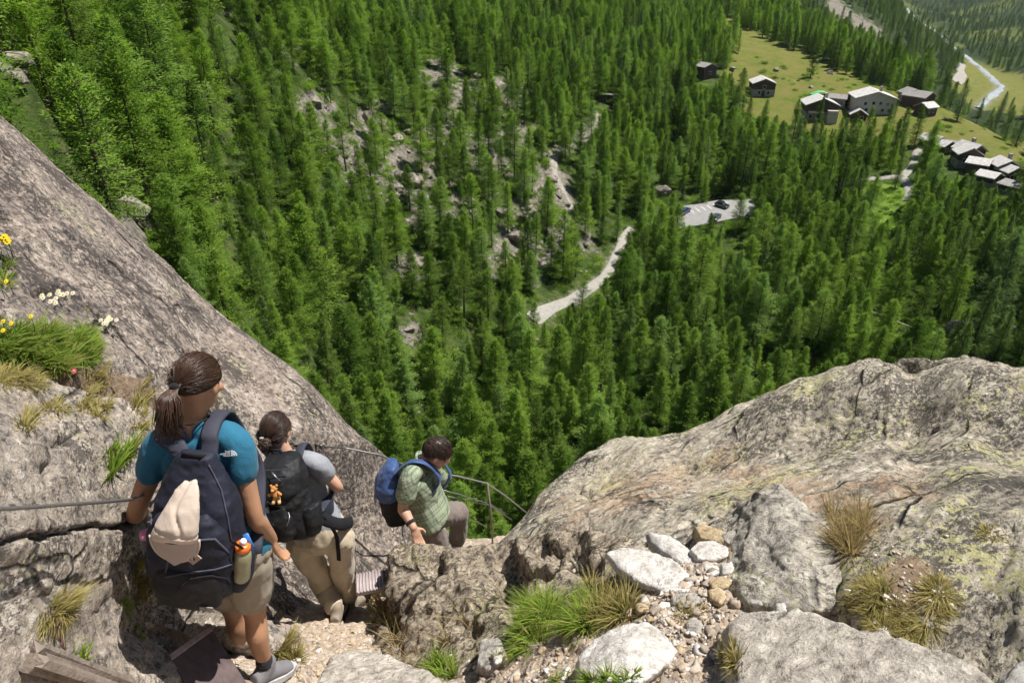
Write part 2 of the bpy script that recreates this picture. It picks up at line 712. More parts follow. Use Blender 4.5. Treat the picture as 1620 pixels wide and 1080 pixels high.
c = T.mix(T.step(T.math('ADD', T.attr('gravel'), T.math('MULTIPLY', T.math('SUBTRACT', mid, .5), .8)), .35, .75), c, gr_c)
nb = T.bump(T.noise(co, 1.2, 6, .7), .9, .6)
T.bsdf(c, .95, nb, .1, out)
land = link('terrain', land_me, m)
tag(land, kind='structure')

# roads, trail, car park and stream laid on the land
road_mat = simple('gravel_road', (.30, .285, .26), .95, .1, .18, 1.5, .5, .05)
asphalt = simple('worn_asphalt', (.26, .255, .25), .9, .15, .12, .8, .3, .02)
line_mat = simple('road_paint', (.78, .77, .74), .8, .2, .08, 3)
water_mat = simple('white_water', (.33, .36, .37), .35, .4, .35, .12, .6, .3)


def strip(name, pts, width, mat, lift, step=1.5, jitter=.12):
    P = [Vector((p.x, p.y, 0)) for p in pts]
    # smooth the centre line
    dense = []
    for i in range(len(P) - 1):
        p0, p1, p2, p3 = P[max(i - 1, 0)], P[i], P[i + 1], P[min(i + 2, len(P) - 1)]
        n = max(2, int((p2 - p1).length / step))
        for k in range(n):
            t = k / n
            dense.append(.5 * ((2 * p1) + (p2 - p0) * t + (2 * p0 - 5 * p1 + 4 * p2 - p3) * t * t + (3 * p1 - p0 - 3 * p2 + p3) * t ** 3))
    dense.append(P[-1])
    nx = 7
    V = []
    for i, p in enumerate(dense):
        d = (dense[min(i + 1, len(dense) - 1)] - dense[max(i - 1, 0)]).normalized()
        s = Vector((d.y, -d.x, 0))
        w = (width[0] + (width[1] - width[0]) * i / (len(dense) - 1)) if isinstance(width, tuple) else width
        wl = w * (1 + jitter * math.sin(i * .9) * math.sin(i * .37 + 1))
        for k in range(nx):
            q = p + s * (wl * (k / (nx - 1) - .5))
            V.append((q.x, q.y, 0))
    V = np.array(V)
    V[:, 2] = land_z(V[:, 0], V[:, 1]) + lift
    V[0::nx, 2] -= lift + .5
    V[nx - 1::nx, 2] -= lift + .5
    n = len(dense)
    ii = np.arange(n * nx).reshape(n, nx)
    fc = np.stack([ii[:-1, :-1].ravel(), ii[:-1, 1:].ravel(), ii[1:, 1:].ravel(), ii[1:, :-1].ravel()], 1)
    o = link(name, mesh_from(V, fc, name, True), mat)
    tag(o, kind='structure')
    return o


strip('road', world_roads['road'], (3.8, 2.7), road_mat, .28)
strip('road', world_roads['road2'], 3.0, road_mat, .28)
strip('road', world_roads['road3'], 3.0, road_mat, .30)
strip('path', world_roads['trail'], 2.2, simple('trail_gravel', (.30, .27, .235), .95, .1, .25, .9, .8, .1), .2, jitter=.5)
strip('river', world_roads['river'], (14, 5), water_mat, .8, 6, .5)
strip('path', on_land(TRAIL2), 9, road_mat, .6, 5)

# car park: flat sheet with painted bays
pz = land_z([p.x for p in park_w], [p.y for p in park_w])
pc = sum(park_w, Vector()) / len(park_w)
A_ = np.array([[p.x, p.y, 1] for p in park_w])
pl, *_ = np.linalg.lstsq(A_, pz, rcond=None)
park_z = lambda x, y: pl[0] * x + pl[1] * y + pl[2] + .45
b = MB()
topv = [(p.x, p.y, park_z(p.x, p.y)) for p in park_w]
botv = [(p.x + (p.x - pc.x) * .03, p.y + (p.y - pc.y) * .03, park_z(p.x, p.y) - 2) for p in park_w]
n_ = len(topv)
b.add(topv + botv, [tuple(range(n_))] + [(i, i + n_, (i + 1) % n_ + n_, (i + 1) % n_) for i in range(n_)])
me = b.mesh('car_park')
bm = bmesh.new(); bm.from_mesh(me); bmesh.ops.recalc_face_normals(bm, faces=bm.faces); bm.to_mesh(me); bm.free()
tag(link('car_park', me, asphalt), kind='structure')


def on_park(px, py):
    d = ray(px, py)
    # intersect with the sheet
    t = pl[2] + .45
    k = t / (d.z - pl[0] * d.x - pl[1] * d.y)
    return d * k


for k in range(7):
    a = on_park(1098 + k * 9.5, 337 - k * 2.0)
    e = on_park(1090 + k * 9.5, 330.5 - k * 1.9)
    d = (e - a)
    s = Vector((d.y, -d.x, 0)).normalized() * .09
    up = Vector((0, 0, .02))
    b = MB()
    b.add([a - s + up, a + s + up, e + s + up, e - s + up], [(0, 1, 2, 3)])
    tag(b.build('parking_line', line_mat), kind='structure')

# ================================================================== TREES
def leaf_material(name, lo, hi, trans):
    m, nt, out = new_mat(name)
    T = NT(nt)
    oi = T.n('ShaderNodeObjectInfo')
    nz = T.noise(T.coord(), 1.3, 3)
    f = T.math('ADD', T.math('MULTIPLY', oi.outputs['Random'], .75), T.math('MULTIPLY', nz, .35))
    cc = T.ramp(f, [(.08, lo), (.4, tuple(a * .6 + b * .4 for a, b in zip(lo, hi))), (.7, hi), (1.0, (hi[0] * .8, hi[1] * .82, hi[2] * 1.8))])
    dif = T.n('ShaderNodeBsdfDiffuse')
    tr = T.n('ShaderNodeBsdfTranslucent')
    T.lk(cc, dif.inputs[0])
    T.lk(T.mix(1.0, cc, trans, 'MULTIPLY'), tr.inputs[0])
    ad = T.n('ShaderNodeAddShader')
    T.lk(dif.outputs[0], ad.inputs[0])
    T.lk(tr.outputs[0], ad.inputs[1])
    T.lk(ad.outputs[0], out.inputs[0])
    return m


larch_leaf = leaf_material('larch_needles', (.032, .064, .011), (.125, .182, .030), (1.0, 1.2, .5))
pine_leaf = leaf_material('pine_needles', (.028, .055, .012), (.085, .125, .024), (.8, 1.0, .5))
bark_mat = simple('larch_bark', (.10, .075, .055), .95, .1, .35, 3, .6, .03)


def tree_parts(kind, seed):
    """trunk with limbs, and a crown of short needle sprays on whorled branches"""
    rnd = random.Random(seed)
    H = 12.0
    lean = Vector((rnd.uniform(-.03, .03), rnd.uniform(-.03, .03), 0))
    tr = MB()
    axis = lambda t: Vector((lean.x * H * t * t + .12 * math.sin(3 * t + seed), lean.y * H * t * t, H * t))
    tr.tube([axis(t) for t in (-.06, 0, .12, .35, .6, .85, 1)], [.24, .2, .17, .13, .085, .04, .01], 6)
    quads = []
    if kind == 'larch':
        base, width, nb, drop, powr = rnd.uniform(.05, .16), rnd.uniform(.225, .30), 125, -.14, .60
    elif kind == 'slim':
        base, width, nb, drop, powr = rnd.uniform(.04, .14), rnd.uniform(.155, .20), 110, -.2, .62
    elif kind == 'open':
        base, width, nb, drop, powr = rnd.uniform(.2, .32), rnd.uniform(.22, .28), 80, -.05, .5
    else:
        base, width, nb, drop, powr = rnd.uniform(.03, .12), rnd.uniform(.20, .26), 120, -.18, .68
    for i in range(nb):
        t = base + (1 - base) * ((i + rnd.random()) / nb) ** .92
        s = (t - base) / (1 - base)
        a = i * 2.399 + rnd.uniform(-.5, .5)
        L = H * width * ((1 - s) ** powr) * rnd.uniform(.5, 1.15) * (1 + .22 * math.sin(a * 1.0 + seed) * math.sin(9 * s + seed)) * (min(1, .55 + s * 3.2)) + .12
        rise = drop + s * .75 + rnd.uniform(-.18, .18)
        p0 = axis(t)
        d = Vector((math.cos(a), math.sin(a), rise)).normalized()
        tip = p0 + d * L + Vector((0, 0, -.10 * L))
        if L > 1.0 and kind in ('open',) or (L > 1.4 and i % 3 == 0):
            tr.tube([p0, p0 + d * L * .5, p0 + (tip - p0) * .85], [.035, .025, .01], 4, False)
        nt_ = int(12 + L * (46 if kind != 'open' else 30))
        side = Vector((-math.sin(a), math.cos(a), 0))
        for k in range(nt_):
            f = rnd.uniform(.12, 1.0) ** .8
            c = p0 + (tip - p0) * f + Vector((0, 0, -.22 * L * f * (1 - f)))
            c += side * rnd.gauss(0, .19 * L * (1.1 - .6 * f)) + Vector((rnd.gauss(0, .11), rnd.gauss(0, .11), rnd.gauss(0, .17) - .04))
            u = (d + Vector((rnd.gauss(0, .6), rnd.gauss(0, .6), rnd.gauss(0, .35)))).normalized()
            w = u.cross(Vector((rnd.gauss(0, .5), rnd.gauss(0, .5), 1))).normalized()
            ls = rnd.uniform(.10, .26)
            ws = rnd.uniform(.025, .055)
            quads.append((c - u * ls * .5, c + w * ws, c + u * ls, c - w * ws))
    for k in range(14):
        c = axis(1 - .06 * k / 14) + Vector((rnd.gauss(0, .07), rnd.gauss(0, .07), .05))
        u = Vector((rnd.gauss(0, .4), rnd.gauss(0, .4), 1)).normalized()
        w = u.orthogonal().normalized()
        quads.append((c - u * .15, c + w * .08, c + u * .28, c - w * .08))
    V = np.array([tuple(p) for q in quads for p in q])
    Fc = np.arange(len(V)).reshape(-1, 4)
    return tr, V, Fc


TREES = []       # (trunk mesh, crown mesh, joined object for the far wood)
wood_col = bpy.data.collections.new('wood_sources')
KIND_LIST = ['larch', 'larch', 'larch', 'larch', 'slim', 'slim', 'open', 'open', 'pine', 'pine', 'pine']
for s, kd in enumerate(KIND_LIST):
    tr, V, Fc = tree_parts(kd, 31 + s)
    tme = tr.mesh('trunk', True)
    tme.materials.append(bark_mat)
    cme = mesh_from(V, Fc, 'crown')
    cme.materials.append(pine_leaf if kd == 'pine' else larch_leaf)
    nv = len(tr.v)
    allv = list(tr.v) + [tuple(p) for p in V]
    jm = bpy.data.meshes.new('wood_tree')
    jm.from_pydata(allv, [], list(tr.f) + [tuple(int(x) + nv for x in q) for q in Fc])
    jm.materials.append(bark_mat)
    jm.materials.append(pine_leaf if kd == 'pine' else larch_leaf)
    jm.polygons.foreach_set('material_index', np.array([0] * len(tr.f) + [1] * len(Fc), np.int32))
    jo = bpy.data.objects.new('wood_tree_%02d' % s, jm)
    wood_col.objects.link(jo)
    TREES.append((tme, cme, kd))

# ---- where trees stand
rng = np.random.RandomState(3)


def spread(n, az0, az1, r0, r1):
    az = rng.uniform(R(az0), R(az1), n)
    r = np.sqrt(rng.uniform(r0 * r0, r1 * r1, n))
    return np.sin(az) * r, np.cos(az) * r


def thin(x, y, dmin):
    """keep points that are at least dmin apart"""
    order = np.arange(len(x))
    cell = {}
    keep = []
    for i in order:
        dm = dmin[i]
        g = 8.0
        cx, cy_ = int(x[i] // g), int(y[i] // g)
        ok = True
        rad = int(dm // g) + 1
        for a in range(cx - rad, cx + rad + 1):
            for b_ in range(cy_ - rad, cy_ + rad + 1):
                for j in cell.get((a, b_), ()):
                    if (x[j] - x[i]) ** 2 + (y[j] - y[i]) ** 2 < dm * dm:
                        ok = False
                        break
                if not ok:
                    break
            if not ok:
                break
        if ok:
            keep.append(i)
            cell.setdefault((cx, cy_), []).append(i)
    return np.array(keep)


x1, y1 = spread(30000, -47, 47, 36, 480)
x2, y2 = spread(22000, 13, 38, 480, 2300)
x3, y3 = spread(2500, -12, 14, 480, 900)
tx, ty = np.concatenate([x1, x2, x3]), np.concatenate([y1, y2, y3])
tr_ = np.hypot(tx, ty)
tz = land_z(tx, ty)
tp = proj(np.stack([tx, ty, tz], 1))
bx_, by_ = tp[:, 0], tp[:, 1]
sc = np.zeros(len(tx))
for (sx, sy), s in SCREE:
    sc = np.maximum(sc, np.exp(-(((bx_ - sx) / s) ** 2 + ((by_ - sy) / (s * .9)) ** 2)))
dm = 2.7 + 3.6 * sc + rng.uniform(-.6, .8, len(tx))
dm = np.where(tr_ > 480, 6.5 + (tr_ - 480) * .003, dm)
inframe = (bx_ > -260) & (bx_ < 1880) & (by_ > -130) & (by_ < 1000)
keep0 = inframe.copy()
# scattered gaps
gap = fbm(np.stack([tx, ty, 0 * tx], 1) / 13.0, 2)
keep0 &= ~((gap > .58 - .5 * sc) & (tr_ < 480))
wx, wy = bx_ + 9 * perlin(np.stack([tx, ty, tz * 0], 1) / 9.), by_ + 7 * perlin(np.stack([tx, ty, tz * 0 + 3], 1) / 9.)
keep0 &= ~(in_poly(wx, wy, MEADOW) & (tr_ < 520) & (tr_ > 200))
keep0 &= ~(in_poly(bx_, by_, FLAT) & (tr_ > 500))
keep0 &= ~(in_poly(wx, wy, CLEARING) & (tr_ < 330) & (tr_ > 150))
for k, w in (('road', 4.2), ('road2', 2.6), ('road3', 2.8), ('trail', 2.4), ('river', 16)):
    keep0 &= line_dist(tx, ty, xy(world_roads[k])) > w
pk = xy(park_w)
keep0 &= ~in_poly(tx, ty, pk) & (line_dist(tx, ty, pk + pk[:1]) > 3.0)
# far slopes: bare alpine patches
farp = fbm(np.stack([tx, ty, 0 * tx], 1) / 120.0, 3)
keep0 &= ~((tr_ > 800) & (farp > .42))
keep0 &= ~((tr_ > 480) & (line_dist(bx_, by_ - 3, RIVER) < 6))
keep0 &= ~((tr_ > 450) & (line_dist(bx_, by_, [(1318, 8), (1345, 30), (1382, 52)]) < 14))
keep0 &= ~((np.hypot(bx_ - 215, (by_ - 352) * 1.3) < 36) & (tr_ < 110)) & ~((np.hypot(bx_ - 12, by_ - 120) < 70) & (tr_ < 90))

th = 8.6 + rng.gamma(2.2, 1.35, len(tx))           # tree height in metres
th = np.clip(th, 7, 18)
th = np.where(rng.rand(len(tx)) < .28, th * rng.uniform(.4, .75, len(tx)), th)
th = np.where(tr_ > 700, np.clip(th, 9, 15), th)
th = np.where((bx_ < 340) & (by_ < 430) & (tr_ < 170), th * 1.3, th)
# sight lines that the photograph shows open: no tree stands in front of them
OPEN = [[(1072, 350), (1088, 328), (1188, 320), (1190, 342), (1112, 356)], [(1186, 122), (1228, 122), (1230, 155), (1186, 152)],
        [(1266, 155), (1330, 155), (1330, 192), (1266, 190)], [(1330, 150), (1412, 150), (1412, 186), (1330, 186)], [(1425, 150), (1482, 152), (1482, 186), (1425, 186)],
        [(1478, 222), (1520, 232), (1520, 248), (1484, 242)], [(1516, 236), (1552, 238), (1548, 272), (1518, 270)], [(1548, 256), (1612, 262), (1612, 296), (1562, 294)],
        [(866, 486), (930, 452), (968, 420), (984, 385), (990, 372), (980, 410), (945, 452), (905, 478), (862, 503)],
        [(876, 246), (884, 246), (896, 300), (908, 332), (900, 345), (884, 300), (874, 262)], [(1398, 300), (1432, 300), (1432, 340), (1412, 352), (1380, 335)],
        [(1104, 105), (1140, 108), (1138, 132), (1104, 128)], [(936, 150), (976, 152), (974, 166), (938, 164)],
        [(1436, 262), (1448, 262), (1445, 285), (1436, 285)], [(1160, 95), (1290, 95), (1400, 140), (1340, 150), (1240, 150), (1160, 120)],
        [(1500, 190), (1560, 205), (1610, 240), (1600, 262), (1540, 240), (1490, 215)], [(1230, 160), (1262, 165), (1262, 195), (1232, 190)],
        [(-20, 80), (32, 88), (38, 150), (-20, 170)], [(190, 330), (250, 348), (258, 380), (225, 372)], [(1036, 290), (1050, 290), (1056, 320), (1042, 326)]]
top = proj(np.stack([tx, ty, tz + th], 1))
for f in (.15, .35, .55, .75, .95):
    qx, qy = bx_ + (top[:, 0] - bx_) * f, by_ + (top[:, 1] - by_) * f
    hw = F / tp[:, 2] * 1.3 * (1 - f * .7)
    for poly in OPEN:
        for o_ in (-1, 0, 1):
            keep0 &= ~in_poly(qx + o_ * hw, qy, poly)
ids = np.where(keep0)[0]
kk = thin(tx[ids], ty[ids], dm[ids])
ids = ids[kk]

# single trees that stand out in the photograph (base position, height in metres)
SINGLE = [(1513, 192, 13.5, 8), (1282, 124, 12, 8), (1170, 160, 11.5, 1), (1290, 213, 12, 8), (1252, 230, 14, 4), (1340, 250, 13, 8), (1364, 240, 13.5, 4),
          (1395, 238, 14, 8), (1420, 236, 12.5, 4), (1445, 232, 12.5, 8), (1588, 222, 11, 8), (1606, 232, 10, 9), (1572, 210, 10, 9), (1414, 186, 5.5, 4),
          (1335, 196, 4, 8), (1394, 134, 13, 9), (1440, 150, 12, 8), (1465, 158, 11, 4), (1492, 165, 11.5, 8), (1530, 180, 9.5, 4), (1112, 322, 8.5, 4),
          (975, 380, 10, 4), (1198, 355, 12, 0), (1118, 395, 9, 2), (1165, 372, 10.5, 2), (918, 520, 10, 6), (735, 512, 14, 6)]
sx_, sy_, sz_, sh_, sk_ = [], [], [], [], []
for px, py, h, kd in SINGLE:
    p = hit(px, py)
    sx_.append(p.x); sy_.append(p.y); sh_.append(h); sk_.append(kd)
sz_ = list(land_z(sx_, sy_))
fx = np.concatenate([tx[ids], sx_])
fy = np.concatenate([ty[ids], sy_])
fz = np.concatenate([tz[ids], sz_])
fh = np.concatenate([th[ids], sh_])
fp = proj(np.stack([fx, fy, fz], 1))
# darker pines grow among the larches, mostly low on the right and round the meadow
pine_p = .10 + .5 * smoothstep(1380, 1560, fp[:, 0]) * smoothstep(250, 330, fp[:, 1]) + .35 * smoothstep(1150, 1300, fp[:, 0]) * (fp[:, 1] < 260) + .8 * (np.hypot(fx, fy) > 560)
isp = rng.rand(len(fx)) < pine_p
fk = np.where(isp, rng.randint(8, 11, len(fx)), rng.choice([0, 1, 2, 3, 0, 1, 2, 3, 4, 5, 6, 7], len(fx)))
fk[-len(SINGLE):] = sk_
frot = rng.uniform(0, 6.28, len(fx))
fwid = rng.uniform(.88, 1.2, len(fx))

# the 300 that show largest stand as single trees, the rest is one wood
ftop = proj(np.stack([fx, fy, fz + fh], 1))
size = np.hypot(ftop[:, 0] - fp[:, 0], ftop[:, 1] - fp[:, 1])
RIDGE = [(-400, 20), (0, 175), (140, 290), (250, 400), (400, 530), (500, 610), (600, 700), (640, 740), (760, 850), (850, 750), (950, 700), (1100, 670), (1250, 600),
         (1400, 567), (1530, 565), (1640, 582), (2200, 700)]
rx, ry = np.array(RIDGE).T
midx, midy = (ftop[:, 0] + fp[:, 0]) / 2, ftop[:, 1] * .6 + fp[:, 1] * .4
shown = (midx > 8) & (midx < 1612) & (midy > 8) & (midy < np.interp(midx, rx, ry) - 12)
size_s = np.where(shown, size, 0)
size_s[-len(SINGLE):] = 1e4
order = np.argsort(-size_s)
solo = order[:298]
rest = order[298:]
GROUP = 'conifers standing on the valley slopes'


def tree_label(i):
    kd = KIND_LIST[fk[i]]
    x, y = midx[i], midy[i]
    look = {'larch': 'bright green larch with feathery conical crown', 'slim': 'slender bright green larch with narrow crown',
            'open': 'thin open larch with bare lower trunk', 'pine': 'dark green pine with dense conical crown'}[kd]
    lvl = 'upper' if y < 150 else ('middle' if y < 300 else 'lower')
    if y > 430:
        where = 'just beyond the ' + ('big left slab' if x < 560 else ('gap where the man climbs' if x < 860 else ('left shoulder of the dome' if x < 1150 else 'top of the dome')))
    elif np.hypot(fx[i], fy[i]) > 225 and x > 1100:
        where = 'beside the ' + ('upper edge of the meadow' if y < 120 else ('meadow houses' if x < 1440 else 'lower hamlet'))
    elif x < 260:
        where = 'at the far left of the ' + lvl + ' hillside'
    elif x < 520:
        where = 'on the ' + lvl + ' left hillside'
    elif x < 780:
        where = 'on the ' + lvl + ' scree slope'
    elif x < 1000:
        where = 'between scree and gravel road, ' + lvl + ' part'
    elif x < 1250:
        where = 'around the car park, ' + lvl + ' part'
    else:
        where = 'right of the car park, ' + lvl + ' part'
    return look + ' ' + where


for i in solo:
    i = int(i)
    s = fh[i] / 12.0
    root = empty('pine_tree' if KIND_LIST[fk[i]] == 'pine' else 'larch_tree', (fx[i], fy[i], fz[i]))
    root.rotation_euler = (0, 0, frot[i])
    root.scale = (s * fwid[i], s * fwid[i], s)
    lab = tree_label(i)
    tag(root, lab, 'tree', lab)
    tme, cme, kd = TREES[fk[i]]
    link('trunk', tme, None, root)
    link('crown', cme, None, root)

me = mesh_from(np.stack([fx[rest], fy[rest], fz[rest]], 1), [], 'forest')
def pattr(me, name, typ, data):
    a = me.attributes.new(name, typ, 'POINT')
    a.data.foreach_set('vector' if typ == 'FLOAT_VECTOR' else 'value', np.asarray(data).ravel())
s = fh[rest] / 12.0
pattr(me, 'tree_scale', 'FLOAT_VECTOR', np.stack([s * fwid[rest], s * fwid[rest], s], 1).astype(np.float32))
pattr(me, 'tree_turn', 'FLOAT_VECTOR', np.stack([s * 0, s * 0, frot[rest]], 1).astype(np.float32))
pattr(me, 'tree_kind', 'INT', fk[rest].astype(np.int32))
forest = link('forest', me)
tag(forest, 'dense wood of larches and pines covering the far slopes', 'forest', kind='stuff')


def instancer(o, source, prefix):
    g = bpy.data.node_groups.new(prefix + '_scatter', 'GeometryNodeTree')
    g.interface.new_socket('Geometry', in_out='INPUT', socket_type='NodeSocketGeometry')
    g.interface.new_socket('Geometry', in_out='OUTPUT', socket_type='NodeSocketGeometry')
    N = g.nodes
    gi, go = N.new('NodeGroupInput'), N.new('NodeGroupOutput')
    ci = N.new('GeometryNodeCollectionInfo')
    ci.inputs['Collection'].default_value = source
    ci.inputs['Separate Children'].default_value = True
    ci.inputs['Reset Children'].default_value = True
    ip = N.new('GeometryNodeInstanceOnPoints')
    ip.inputs['Pick Instance'].default_value = True

    def na(nm, typ):
        n = N.new('GeometryNodeInputNamedAttribute')
        n.data_type = typ
        n.inputs['Name'].default_value = nm
        return n.outputs['Attribute']
    L = g.links.new
    L(gi.outputs[0], ip.inputs['Points'])
    L(ci.outputs[0], ip.inputs['Instance'])
    L(na(prefix + '_kind', 'INT'), ip.inputs['Instance Index'])
    L(na(prefix + '_turn', 'FLOAT_VECTOR'), ip.inputs['Rotation'])
    L(na(prefix + '_scale', 'FLOAT_VECTOR'), ip.inputs['Scale'])
    L(ip.outputs[0], go.inputs[0])
    md = o.modifiers.new('scatter', 'NODES')
    md.node_group = g


instancer(forest, wood_col, 'tree')
print('trees', len(fx), 'wood', len(rest))

# ================================================================== FOREGROUND ROCK
def rock_material(name, base, dark, pale, lich=(.42, .43, .17), lich_amt=.5, dark_amt=.5, rust=None, rust_amt=0.0, pale_amt=.4, scale=1.0, along=(1, 0, 0), stretch=1.0, bump=1.0, warm=None):
    """weathered gneiss: grain, dark crusts, pale and yellow-green lichen, rust stains"""
    m, nt, out = new_mat(name)
    T = NT(nt)
    co0 = T.coord()
    mp = T.n('ShaderNodeMapping', vector_type='TEXTURE')
    T.lk(co0, mp.inputs[0])
    mp.inputs['Rotation'].default_value = Vector(along).to_track_quat('X', 'Z').to_euler()
    mp.inputs['Scale'].default_value = (stretch, 1, 1)
    co = mp.outputs[0]
    big = T.noise(co, 1.3 * scale, 4, .6)
    mid = T.noise(co, 6.5 * scale, 6, .65, .6)
    fine = T.noise(co, 30 * scale, 7, .72, .4)
    speck = T.noise(co, 120 * scale, 3, .7)
    lerp = lambda a, b, t: tuple(x + (y - x) * t for x, y in zip(a, b))
    grain = T.math('ADD', T.math('MULTIPLY', fine, .75), T.math('ADD', T.math('MULTIPLY', mid, .4), T.math('MULTIPLY', T.math('SUBTRACT', big, .5), .34)))
    k = .07 * (dark_amt - .5)
    p = .07 * (pale_amt - .5)
    warm = warm or lerp(base, pale, .4)
    c = T.ramp(grain, [(.43 + k, dark), (.495 + k, lerp(dark, base, .5)), (.54 + k * .5, base), (.60 - p, warm), (.655 - p, pale), (.73 - p, tuple(min(.78, x * 1.2) for x in pale))])
    mac = T.noise(co0, .8 * scale, 5, .6, .5)
    c = T.mix(T.math('MULTIPLY', T.step(mac, .50, .66), .45), c, T.mix(.5, c, lerp(dark, base, .35)))
    c = T.mix(T.math('MULTIPLY', T.step(mac, .50, .36), .5), c, T.mix(.5, c, warm))
    # dark crust fields
    df = T.math('ADD', T.math('MULTIPLY', T.noise(co, 55 * scale, 4, .7), .55), T.math('MULTIPLY', T.noise(co, 3.2 * scale, 5, .65), .6))
    c = T.mix(T.math('MULTIPLY', T.step(df, .665 - .11 * dark_amt, .70 - .11 * dark_amt), .8), c, dark)
    c = T.mix(T.math('MULTIPLY', T.step(speck, .58, .66), .55), c, tuple(x * .7 for x in dark))
    # joints: thin dark fissures along and across the layering
    wv = T.n('ShaderNodeVectorMath', operation='ADD')
    wn_ = T.n('ShaderNodeTexNoise')
    T.lk(co, wn_.inputs['Vector'])
    wn_.inputs['Scale'].default_value = 2.2 * scale
    wn_.inputs['Detail'].default_value = 5
    wsc = T.n('ShaderNodeVectorMath', operation='SCALE')
    T.lk(wn_.outputs['Color'], wsc.inputs[0])
    wsc.inputs['Scale'].default_value = .24 / scale
    T.lk(T.mapping(co, (.45, 1, 1)), wv.inputs[0])
    T.lk(wsc.outputs[0], wv.inputs[1])
    fis = T.math('MULTIPLY', T.step(T.vor(wv.outputs[0], 2.3 * scale, 'DISTANCE_TO_EDGE'), .030, .004), T.step(T.noise(co0, 1.7 * scale, 3), .47, .60))
    fis2 = T.math('MULTIPLY', T.step(T.vor(wv.outputs[0], 8.5 * scale, 'DISTANCE_TO_EDGE'), .05, .01), T.step(T.noise(co0, 3.1 * scale, 3), .52, .66))
    fis = T.math('MAXIMUM', fis, T.math('MULTIPLY', fis2, .3))
    c = T.mix(T.math('MULTIPLY', fis, .8), c, tuple(x * .45 for x in dark))
    if rust:
        rf = T.math('ADD', T.math('MULTIPLY', T.attr('rust'), rust_amt), T.math('MULTIPLY', T.math('SUBTRACT', T.noise(co, 7 * scale, 6, .75), .5), 1.7))
        c = T.mix(T.math('MULTIPLY', T.step(rf, .45, .85), T.math('MULTIPLY', T.step(fine, .3, .6), .75)), c, rust)
    if lich_amt:
        lf = T.math('ADD', T.math('MULTIPLY', T.noise(co0, 33 * scale, 5, .7), .62), T.math('MULTIPLY', T.noise(co, 2.2 * scale, 4), .5))
        c = T.mix(T.math('MULTIPLY', T.step(lf, .675 - .1 * lich_amt, .70 - .1 * lich_amt), .85), c, T.ramp(fine, [(.35, tuple(x * .7 for x in lich)), (.62, lich)]))
    sf = T.step(T.math('ADD', T.attr('soil'), T.math('MULTIPLY', T.math('SUBTRACT', mid, .5), 1.4)), .4, .6)
    c = T.mix(sf, c, T.ramp(fine, [(.3, (.13, .09, .06)), (.5, (.27, .195, .135)), (.68, (.42, .33, .24))]))
    h = T.math('ADD', T.math('MULTIPLY', mid, .8), T.math('ADD', T.math('MULTIPLY', fine, .7), T.math('MULTIPLY', speck, .15)))
    h = T.math('SUBTRACT', h, T.math('MULTIPLY', fis, .8))
    nb = T.bump(h, .9 * bump, .045 / scale)
    T.bsdf(c, .93, nb, .12, out)
    return m


D_L = (.73, -.2, -.65)
D_R = (.82, .55, -.05)
gneiss_l = rock_material('gneiss_pinkish', (0.262, 0.226, 0.2), (0.055, 0.048, 0.046), (0.49, 0.43, 0.375), lich=(.5, .47, .3), lich_amt=.05, dark_amt=.74, pale_amt=.45, along=D_L, stretch=1.2, warm=(.36, .285, .23))
gneiss_n = rock_material('gneiss_tan', (0.391, 0.345, 0.299), (0.085, 0.075, 0.070), (0.621, 0.564, 0.494), lich=(.5, .47, .3), lich_amt=.1, dark_amt=.5, pale_amt=.5, warm=(.44, .36, .29))
gneiss_r = rock_material('gneiss_lichen', (0.335, 0.298, 0.245), (0.062, 0.056, 0.052), (0.57, 0.52, 0.43), lich=(.53, .505, .25), lich_amt=.6, dark_amt=.62, pale_amt=.5,
                         rust=(.44, .29, .18), rust_amt=.68, along=D_R, stretch=1.45, warm=(.42, .37, .29))
gneiss_f = rock_material('gneiss_front', (0.348, 0.287, 0.220), (0.060, 0.050, 0.042), (0.598, 0.512, 0.390), lich=(.40, .36, .19), lich_amt=.45, dark_amt=.6, pale_amt=.45, along=(.5, .1, .8), stretch=1.6, bump=1.2)
gneiss_b = rock_material('gneiss_pale', (0.473, 0.424, 0.363), (0.170, 0.150, 0.130), (0.660, 0.605, 0.528), lich=(.48, .45, .27), lich_amt=.35, dark_amt=.25, pale_amt=.6, stretch=1.5, along=(.7, .3, -.4))
gneiss_g = rock_material('gneiss_grey', (.40, .365, .315), (.13, .118, .105), (.60, .55, .47), lich=(.48, .46, .28), lich_amt=.5, dark_amt=.42, pale_amt=.55, stretch=1.5, along=(.3, .3, -.8))
quartz = rock_material('white_stone', (0.54, 0.505, 0.465), (0.3, 0.265, 0.235), (0.7, 0.67, 0.63), lich_amt=0, dark_amt=.08, pale_amt=.75, bump=.7)
ochre = rock_material('ochre_stone', (.46, .35, .21), (.2, .14, .08), (.60, .50, .36), lich_amt=0, dark_amt=.1, pale_amt=.5, bump=.7)
grey_st = rock_material('grey_stone', (.40, .37, .33), (.15, .13, .12), (.56, .52, .47), lich_amt=.1, dark_amt=.25, pale_amt=.5, bump=.8)


